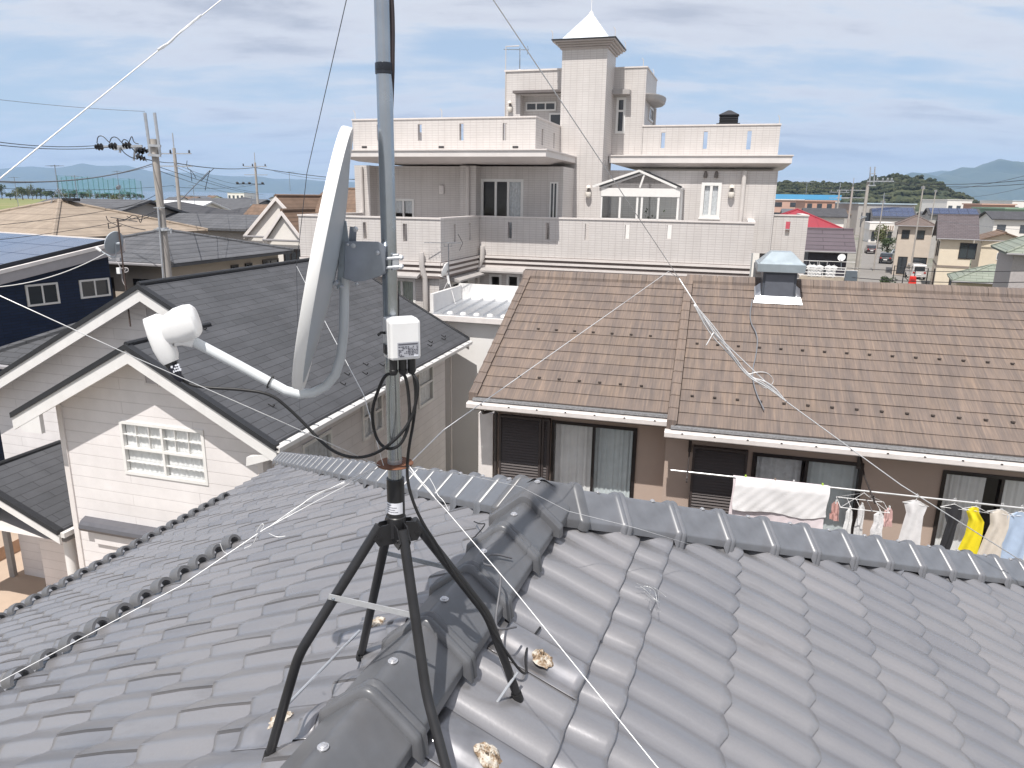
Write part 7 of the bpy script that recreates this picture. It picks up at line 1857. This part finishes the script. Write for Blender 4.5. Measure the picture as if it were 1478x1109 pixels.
simple_pole('thin pole standing in front of the right slope of the wooded hill', 1333, 268, 88, .4, .07, False, False)
simple_pole('slender lamp pole at the foot of the wooded hill', 1351, 274, 120, .4, .07, False, False)
# lines
def sag(a, b, s, n=14):
    a, b = Vector(a), Vector(b); return [a.lerp(b, i/n)-Vector((0,0,s*4*(i/n)*(1-i/n))) for i in range(n+1)]
def line(label, a, b, s=.3, r=.012, mat=DWIRE, group='overhead lines'):
    return tag(MB().tube(sag(a, b, s), r, 5).build('power_line', mat, None, True, 0, True, 0), label, 'power line', group)
A = lambda px, py, Y: at_y(px, py, Y)
line('top one of the two lines leaving the thick pole towards the left edge', A(142,210,Y1-.15), A(-60,196,17), .12, .010)
line('lower one of the two lines leaving the thick pole towards the left edge', A(160,212.5,Y1-.15), A(-60,202,17), .12, .010)
line('thin high wire from the steel pipes of the thick pole to the left edge', A(209,161,Y1), A(-60,137,18), .05, .006, GWIRE)
line('thick bundled line sagging from the thick pole to the left edge', A(222,236,Y1), A(-60,258,15), .25, .016, GWIRE)
line('line just under the bundled one from the thick pole to the left edge', A(222,239,Y1), A(-60,262,16), .2, .008, GWIRE)
line('low line from the thick pole across the beige roof to the left edge', A(226,289,Y1), A(-60,330,16), .1, .007)
line('second low line from the thick pole across the beige roof', A(229,307,Y1), A(-60,352,15), .1, .007)
line('white service wire sagging from the rusty aerial mast over the navy wall', A(152,366,13.2), A(-40,416,12.5), .16, .009, plain('service_white', (.6,.6,.6), .5))
line('main line from the thick pole past the third pole to the satellite dish', A(206,229,Y1+.2), A(251,235,50), .05, .018)
line('thick line from the slimmer pole through the distant pole towards the tower house', A(251,235,50), A(368,242,74), .25, .03); line('thick line from the distant pole behind the dish', A(368,242,74), A(640,262,90), .5, .032)
line('line falling from the slimmer pole to the cream gables', A(251,240,50), A(372,278,74), .3, .014); line('line falling from the thick pole to the cream gables', A(226,240,Y1), A(380,281,74), .2, .010)
line('line from the thick pole across the far lake to the left of the gables', A(228,246,Y1), A(345,279,80), .2, .010)
line('middle line from the slimmer pole to the distant town', A(251,236,50), A(352,268,70), .2, .012)
line('line from the left edge over the golf net to the slimmer pole', A(-20,271,40), A(251,268,50), .2, .012)
line('line right of the slimmer pole over the distant lake', A(251,270,50), A(368,267,74), .2, .014)
line('thin rising cable between the grey roofs and the lines', A(262,288,55), A(303,246,55), .0, .03, GWIRE)
line('line running behind the dish to the tiled building', A(395,247,60), A(520,258,60), .3, .012)
line('dark line drooping from the thick pole to the beige roof', A(226,281,Y1), A(152,301,28), .12, .009)
line('low line from the thick pole towards the beige roof corner', A(228,303,Y1), A(168,318,28), .1, .010)
# clutter of service leads near the pole
mb = MB()
for q in ([(168,319),(183,317),(193,309),(200,315),(203,324),(206,310)], [(183,312),(190,317),(196,314),(202,318),(215,313)], [(153,312),(156,320),(166,324),(172,328)], [(170,322),(182,326),(196,330),(210,332)]): mb.tube(smooth_path([A(x, y, 26) for x, y in q], 2), .014, 5)
tag(mb.build('service_lead', DWIRE, None, True, 0, True, 0), 'tangle of dark service leads between the beige roof and the thick pole', 'cable')
mb = MB(); 
for q in ([(270,232),(269,242),(278,248),(283,258)], [(303,246),(300,256),(296,275)], [(290,262),(301,250),(309,243)], [(275,245),(277,262)]): mb.tube(smooth_path([A(x, y, 52) for x, y in q], 1), .022, 5)
tag(mb.build('service_lead', DWIRE, None, True, 0, True, 0), 'tangle of dark service leads right of the slimmer pole', 'cable')
# right hand lines
line('upper line from the roadside pole to the right edge', A(1290,262,YR), A(1500,258,38), .25, .016)
line('second line from the roadside pole to the right edge', A(1287,264,YR), A(1500,264,38), .25, .016)
line('line rising to the right edge across the mountains', A(1350,275,60), A(1510,246,40), .2, .012); line('line crossing low in front of the mountains at the right edge', A(1380,286,60), A(1510,262,40), .2, .010)
line('long line left of the roadside pole across the factory roof', A(1170,270,80), A(1256,262,YR), .3, .012)
line('near line low over the street just above the brown ridge', A(1222,387,30), A(1500,391,24), .08, .012)
line('nearest line low over the street just above the brown ridge', A(1230,401,26), A(1500,407,20), .08, .012)
line('line beside the street towards the green carport', A(1255,300,YR), A(1500,334,36), .2, .008, GWIRE)
# small roof aerials in the town
rr = random.Random(3)
for i, (px, py, Y, h, lb) in enumerate(((419,276,70,2.2,'small aerial above the cream gables'), (175,300,60,3.6,'thin aerial with a round dish between beige roof and thick pole'), (27,300,60,3.0,'aerial at the left end of the beige roof'), (283,316,62,3.4,'thin aerial on the white walled house behind the poles'), (365,315,70,2.5,'aerial with white dish right of the distant pole'), (1163,282,60,1.3,'yagi aerial over the crimson roof ridge'), (1275,300,78,1.6,'aerial on the solar roof'), (113,296,48,2.3,'aerial on the broad dark roof'))):
    P = at_y(px, py, Y); tv_aerial(lb, P, h*.8, 4, rr.uniform(0,90), i in (1, 4), False)

# ================================================================== trees, field, golf net, lake, hills
TRUNK = plain('bark', (.09,.065,.045), .9, 0, .3, 3)
def leafmat(name, c):
    m, t, p = base(name, c, .75); ob, x, y, z = t.xyz(); n = t.noise(ob, .9, 3)
    t.link(t.mix(1.0, (*c, 1), t.ramp(n, [(.3,(.55,.6,.5)),(.7,(1.35,1.3,1.2))]), 'MULTIPLY'), p.inputs['Base Color']); MATS[name] = m; return m
LF = [leafmat('leaf_dark', (.040,.062,.026)), leafmat('leaf_mid', (.062,.088,.034)), leafmat('leaf_warm', (.09,.10,.04))]
def tree_mb(h, w, seed, leaves=420, s=.32):
    r = random.Random(seed); tr = MB(); cr = MB(); pts = [(0,0,0),(r.uniform(-.1,.1),r.uniform(-.1,.1),h*.3),(r.uniform(-.2,.2),r.uniform(-.2,.2),h*.75)]
    tr.tube(pts, [h*.035,h*.026,h*.008], 7)
    cl = []
    for k in range(9):
        a = r.uniform(0, 6.28); zz_ = h*r.uniform(.42,.9); R = w*.5*r.uniform(.25,.8)*(1.1-abs(zz_/h-.6)); q = (R*math.cos(a), R*math.sin(a), zz_); cl.append((Vector(q), w*r.uniform(.16,.28)))
        tr.tube([(0,0,h*r.uniform(.25,.5)), q], [h*.014,h*.004], 5)
    cl.append((Vector((0,0,h*.85)), w*.22))
    for k in range(leaves):
        c, R = r.choice(cl); d = Vector((r.gauss(0,1),r.gauss(0,1),r.gauss(0,.8))); d = d.normalized()*R*r.uniform(.5,1.05); P = c+d
        n = (d.normalized()+Vector((r.gauss(0,.5),r.gauss(0,.5),r.gauss(0,.5)))).normalized(); x = n.cross(Vector((.3,.2,1))).normalized(); y = n.cross(x); ss = s*r.uniform(.6,1.3)
        cr.quad(P-x*ss, P-y*ss*.6, P+x*ss, P+y*ss*.6)
    return tr, cr
TP = []
for i, (h, w) in enumerate(((8,8),(7,5.5),(9,10))):
    tr, cr = tree_mb(h, w, i+5, 520, .42)
    t = thing('tree', 'x', 'tree'); tr.build('trunk', TRUNK, t, True); cr.build('crown', LF[i], t, False, 0, False); TP.append(t)
used = set()
def put_tree(label, px, Y, k, s, sx=1.0, group=None):
    t = TP[k] if k not in used else copy_tree(TP[k]); used.add(k)
    P = at_y(px, 280, Y); t.location = (P.x, P.y, 0); t.scale = (s*sx, s*sx, s); t.rotation_euler = (0,0,random.uniform(0,6)); t['label'] = label
    if group: t['group'] = group
    return t
for i, (px, s, k, sx) in enumerate(((2,1.5,0,.75),(32,1.5,1,1.2),(46,1.35,2,.7),(58,1.2,0,.9),(66,1.1,1,1.2),(92,1.0,2,1.1),(107,1.05,0,1.2),(130,.95,2,1.0),(148,.9,1,1.4),(187,.95,0,1.2))):
    put_tree('dark tree on the far shore at the left, %s' % ('leftmost at the edge of the photo','first right of the leftmost one','third from the left edge','left of the beige roof aerial','just behind the beige roof aerial','right of the beige roof aerial','fourth before the thick pole','third before the thick pole, broad','second before the thick pole, low','nearest to the thick pole')[i], px, 640, k, s, sx)
for i, px in enumerate((-8,14,22,75,84,100,118,124,139,156,166,176,196,203,40,52)): put_tree('one of the smaller dark trees in the row on the far left shore', px, 600+8*i, i % 3, .75+.07*(i % 4), 1.5, 'small trees on the far shore')
for px, Y, s, lb in ((162,330,.75,'broad bush tree left of the thick pole in front of the field'),(172,335,.7,'smaller bush tree left of the thick pole'),(150,345,.5,'low bush tree left of the thick pole')): put_tree(lb, px, Y, 2, s, 1.3)
for i, px in enumerate((308, 318, 400, 430, 446, 455, 512)): put_tree('far tree behind the town roofs at the left', px, 520+20*i, i % 3, .8, 1.4, 'far trees behind the town')
for px, Y, s, k, lb in ((1277,150,.5,2,'round green garden tree beside the end of the street'),(1229,60,.42,1,'small garden tree behind the balcony dish'),(1298,72,.25,0,'shrub at the corner of the street beside the fence'),(1292,125,.4,0,'garden tree in front of the beige house on the street')): put_tree(lb, px, Y, k, s, 1.0)
def grassmat():
    m, t, p = base('field_grass', (.18,.20,.06), .95); ob, x, y, z = t.xyz(); n = t.noise(t.comb(t.math('MULTIPLY', x, .004), t.math('MULTIPLY', y, .03)), 1.0, 4)
    t.link(t.ramp(n, [(.35,(.11,.15,.045)),(.5,(.20,.215,.07)),(.65,(.27,.24,.11))]), p.inputs['Base Color']); return m
sheet('field', [(-1600,420),(-190,300),(-150,520),(-120,690),(-1600,690)], grassmat(), .03)
def watermat():
    m, t, p = base('lake_water', (.03,.07,.12), .12); ob, x, y, z = t.xyz(); bump(t, p, t.noise(ob, .05, 3), .15, .5); return m
sheet('lake', [(-20000,720),(-120,720),(300,900),(2500,2600),(6000,9000),(-20000,16000)], watermat(), .02)
# golf net
gp = thing('golf_net', 'tall teal golf practice net on many thin poles beyond the trees at the left', 'golf net', (0,0,0), 0)
NETM = bpy.data.materials.new('net_teal'); NETM.use_nodes = True; t = NT(NETM); t.n.clear(); o = t.new('ShaderNodeOutputMaterial'); mx = t.new('ShaderNodeMixShader'); mx.inputs[0].default_value = .16
tr = t.new('ShaderNodeBsdfTransparent'); df = t.new('ShaderNodeBsdfDiffuse'); df.inputs[0].default_value = (.05,.28,.30,1); t.link(tr.outputs[0], mx.inputs[1]); t.link(df.outputs[0], mx.inputs[2]); t.link(mx.outputs[0], o.inputs[0])
POLEM = plain('net_pole', (.10,.22,.24), .6)
mb = MB(); rr = random.Random(5); pl = []
xs = [82,88,95,103,111,118,126,134,141,148,155,163,170,178,186,194,203]
for i, x in enumerate(xs):
    Yg = 600+ (i % 2)*60; top = at_y(x, 253+ (3 if i % 3 == 1 else 0) + (i*.35), Yg); q = Vector((top.x, top.y, 0)); MB().tube([q, top], .30, 6).build('net_pole', POLEM, gp); pl.append((q, top))
for row in (0, 1):
    P = [pl[i] for i in range(len(pl)) if i % 2 == row]
    mb = MB()
    for (a, at), (b, bt) in zip(P, P[1:]): mb.quad(a+Vector((0,0,6)), b+Vector((0,0,6)), bt, at)
    mb.build('net', NETM, gp)
# hills: far mountains and the wooded hill, as real ridges of earth
def ridge(name, prof, Y, depth, mat, seed, rough=.06, n=260, kind='structure'):
    """prof: picture points of the skyline at distance Y; the hill falls away in front and behind"""
    r = random.Random(seed); pts = [at_y(x, y, Y) for x, y in prof]
    xs = [p.x for p in pts]; zs = [max(p.z, 2) for p in pts]; mb = MB(); m = 14
    ph = [(r.uniform(.5,1.5), r.random()*6) for _ in range(5)]
    def hgt(x):
        for i in range(len(xs)-1):
            if xs[i] <= x <= xs[i+1]:
                f = (x-xs[i])/(xs[i+1]-xs[i]); f = f*f*(3-2*f)*.5+f*.5; return zs[i]*(1-f)+zs[i+1]*f
        return zs[-1]
    W_ = xs[-1]-xs[0]
    for i in range(n+1):
        x = xs[0]+W_*i/n; h = hgt(x)
        wob = sum(math.sin(x/W_*40*(k+1)*ph[k][0]+ph[k][1])/(k+1) for k in range(5))
        for k in range(m+1):
            s = -1+2*k/m; e = max(0, 1-s*s)**.9
            sp = math.sin(x/W_*90+2.5*math.sin(s*4))*.10*(1-abs(s)) * (1 if k != m//2 else 0)
            mb.v.append((x + depth*.05*math.sin(s*5+i*.11), Y + depth*s*(.5+.5*h/max(zs)) if s < 0 else Y+depth*s, max(-1.5, h*(e+sp*e)*(1+rough*.25*wob) - (1.0 if e < .02 else 0))))
    mb.f = [(i*(m+1)+k, (i+1)*(m+1)+k, (i+1)*(m+1)+k+1, i*(m+1)+k+1) for i in range(n) for k in range(m)]
    o = mb.build(name, mat, None, True, 0, True, 0); tag(o, None, None, None, kind); return o
def forest(name, c1, c2, sc):
    m, t, p = base(name, c1, .95); ob, x, y, z = t.xyz(); n = t.noise(ob, sc, 6, .7)
    t.link(t.ramp(n, [(.35,c1),(.65,c2)]), p.inputs['Base Color']); MATS[name] = m; return m
FM = forest('mountain_forest', (.030,.050,.030), (.060,.080,.042), .004)
ridge('hills', [(-260,255),(-60,256),(0,250),(60,243),(110,240),(140,239),(175,240),(205,246),(260,251),(330,255),(400,258),(480,262),(560,268),(700,272),(800,280),(900,286)], 14000, 2500, FM, 1, .05)
ridge('hills', [(1000,286),(1090,284),(1140,277),(1180,280),(1230,279),(1262,276),(1300,268),(1340,256),(1370,249),(1395,248),(1420,247),(1450,240),(1500,236),(1560,243),(1700,262)], 12000, 2200, FM, 2, .04)
ridge('hills', [(1200,290),(1260,280),(1300,257),(1316,252),(1340,255),(1370,256),(1390,252),(1420,243),(1440,236),(1457,232.5),(1472,238),(1500,240),(1560,232),(1640,250),(1760,285)], 8500, 1600, FM, 3, .05)
HM = forest('hill_forest', (.022,.034,.018), (.075,.080,.035), .05)
hill = ridge('wooded_hill', [(1040,289),(1090,283),(1112,268),(1140,267),(1165,268),(1185,267),(1215,269),(1240,270),(1262,262),(1280,258.5),(1300,258),(1318,262),(1335,268),(1352,276),(1366,284),(1380,291),(1400,295)], 900, 110, HM, 4, .04, 420)
# woods clothing the hill: countless crowns, one mass
rr = random.Random(12); mb = MB()
me = hill.data; V_ = [v.co.copy() for v in me.vertices]; nn = 15
for k in range(7000):
    i = rr.randrange(len(V_)); co = V_[i]
    if co.z < 4 or (i % nn) > 8: continue
    s = rr.uniform(1.3, 3.0); c = co + Vector((rr.uniform(-2,2), rr.uniform(-4,4), s*.4))
    for q in range(7):
        d = Vector((rr.gauss(0,1), rr.gauss(0,1)-.4, abs(rr.gauss(0,.8)))).normalized(); x = d.cross(Vector((.2,.1,1))).normalized()*s*.7; y = d.cross(x).normalized()*s*.6; P = c+d*s*.7
        mb.quad(P-x, P-y, P+x, P+y)
o = mb.build('woods', HM, None, False, 0, False); tag(o, 'dense dark woods covering the low hill beyond the street', None, None, 'stuff')

# ================================================================== sky, sun, air
SUN_EL, SUN_AZ = rad(62), rad(180+21.5)      # azimuth measured from +Y towards +X
sv_ = Vector((math.sin(SUN_AZ)*math.cos(SUN_EL), math.cos(SUN_AZ)*math.cos(SUN_EL), math.sin(SUN_EL)))
sl_d = bpy.data.lights.new('sun', 'SUN'); sl_d.energy = 4.2; sl_d.angle = rad(.5); sl_d.color = (1, .955, .90)
so_ = bpy.data.objects.new('sun', sl_d); COL.objects.link(so_); so_.rotation_euler = sv_.to_track_quat('Z', 'Y').to_euler(); so_.location = (0, 0, 60)
wd = bpy.data.worlds.new('World'); SC.world = wd; wd.use_nodes = True; t = NT(wd); bg = t.n['Background']
sk = t.new('ShaderNodeTexSky', sky_type='NISHITA'); sk.sun_disc = False; sk.sun_elevation = SUN_EL; sk.sun_rotation = SUN_AZ; sk.altitude = 100; sk.air_density = 1.0; sk.dust_density = 1.2; sk.ozone_density = 1.2
tc = t.new('ShaderNodeTexCoord'); sp = t.new('ShaderNodeSeparateXYZ'); t.link(tc.outputs['Generated'], sp.inputs[0])
zc_ = t.math('ADD', t.math('MAXIMUM', sp.outputs[2], 0.0), .16)
cx = t.math('DIVIDE', sp.outputs[0], zc_); cy = t.math('DIVIDE', sp.outputs[1], zc_)
cv = t.comb(t.math('MULTIPLY', cx, .55), t.math('MULTIPLY', cy, 1.15), 3.1)
n1 = t.new('ShaderNodeTexNoise'); n1.inputs['Scale'].default_value = 1.05; n1.inputs['Detail'].default_value = 8; n1.inputs['Roughness'].default_value = .60; n1.inputs['Distortion'].default_value = .35; t.link(cv, n1.inputs['Vector'])
n2 = t.new('ShaderNodeTexNoise'); n2.inputs['Scale'].default_value = 2.6; n2.inputs['Detail'].default_value = 7; n2.inputs['Roughness'].default_value = .62; t.link(cv, n2.inputs['Vector'])
cov = t.math('ADD', t.math('MULTIPLY', n1.outputs[0], .66), t.math('MULTIPLY', n2.outputs[0], .34))
elv = t.ramp(sp.outputs[2], [(0,(.03,)*3),(.08,(.03,)*3),(.16,(.025,)*3),(.26,(.07,)*3),(.5,(.10,)*3)])
cov = t.math('ADD', cov, elv)
fac = t.ramp(cov, [(.44,(.46,)*3),(.505,(.74,)*3),(.55,(1,)*3)])
cc = t.ramp(cov, [(.44,(.58,.68,.82)),(.53,(.82,.83,.87)),(.58,(.76,.76,.81)),(.64,(.55,.56,.625)),(.72,(.46,.47,.53))])
cs = t.new('ShaderNodeVectorMath', operation='SCALE'); t.link(cc, cs.inputs[0]); cs.inputs['Scale'].default_value = 7.0
CLOUD_SCALE = cs.inputs['Scale']
t.link(t.mix(fac, sk.outputs[0], cs.outputs[0]), bg.inputs[0]); bg.inputs[1].default_value = .10
vs = SC.view_settings; vs.view_transform = 'Standard'; vs.look = 'None'; vs.gamma = 1; vs.use_curve_mapping = False; vs.exposure = 0.47
HAZE = True
if HAZE:
    mb = MB().box(-21000, 21000, -600, 18500, -3.0, 1100); hz = mb.build('haze', bpy.data.materials.new('haze_air')); tag(hz, None, None, None, 'stuff')
    m = hz.data.materials[0]; m.use_nodes = True; t = NT(m); t.n.clear(); o = t.new('ShaderNodeOutputMaterial'); pv_ = t.new('ShaderNodeVolumePrincipled')
    pv_.inputs['Color'].default_value = (.52,.72,1.0,1); pv_.inputs['Density'].default_value = 7.0e-5; pv_.inputs['Anisotropy'].default_value = .1; t.link(pv_.outputs[0], o.inputs['Volume'])
cy_ = SC.cycles; cy_.max_bounces = 8; cy_.transparent_max_bounces = 16; cy_.volume_bounces = 1; cy_.use_denoising = True
try: cy_.sample_clamp_indirect = 8
except Exception: pass
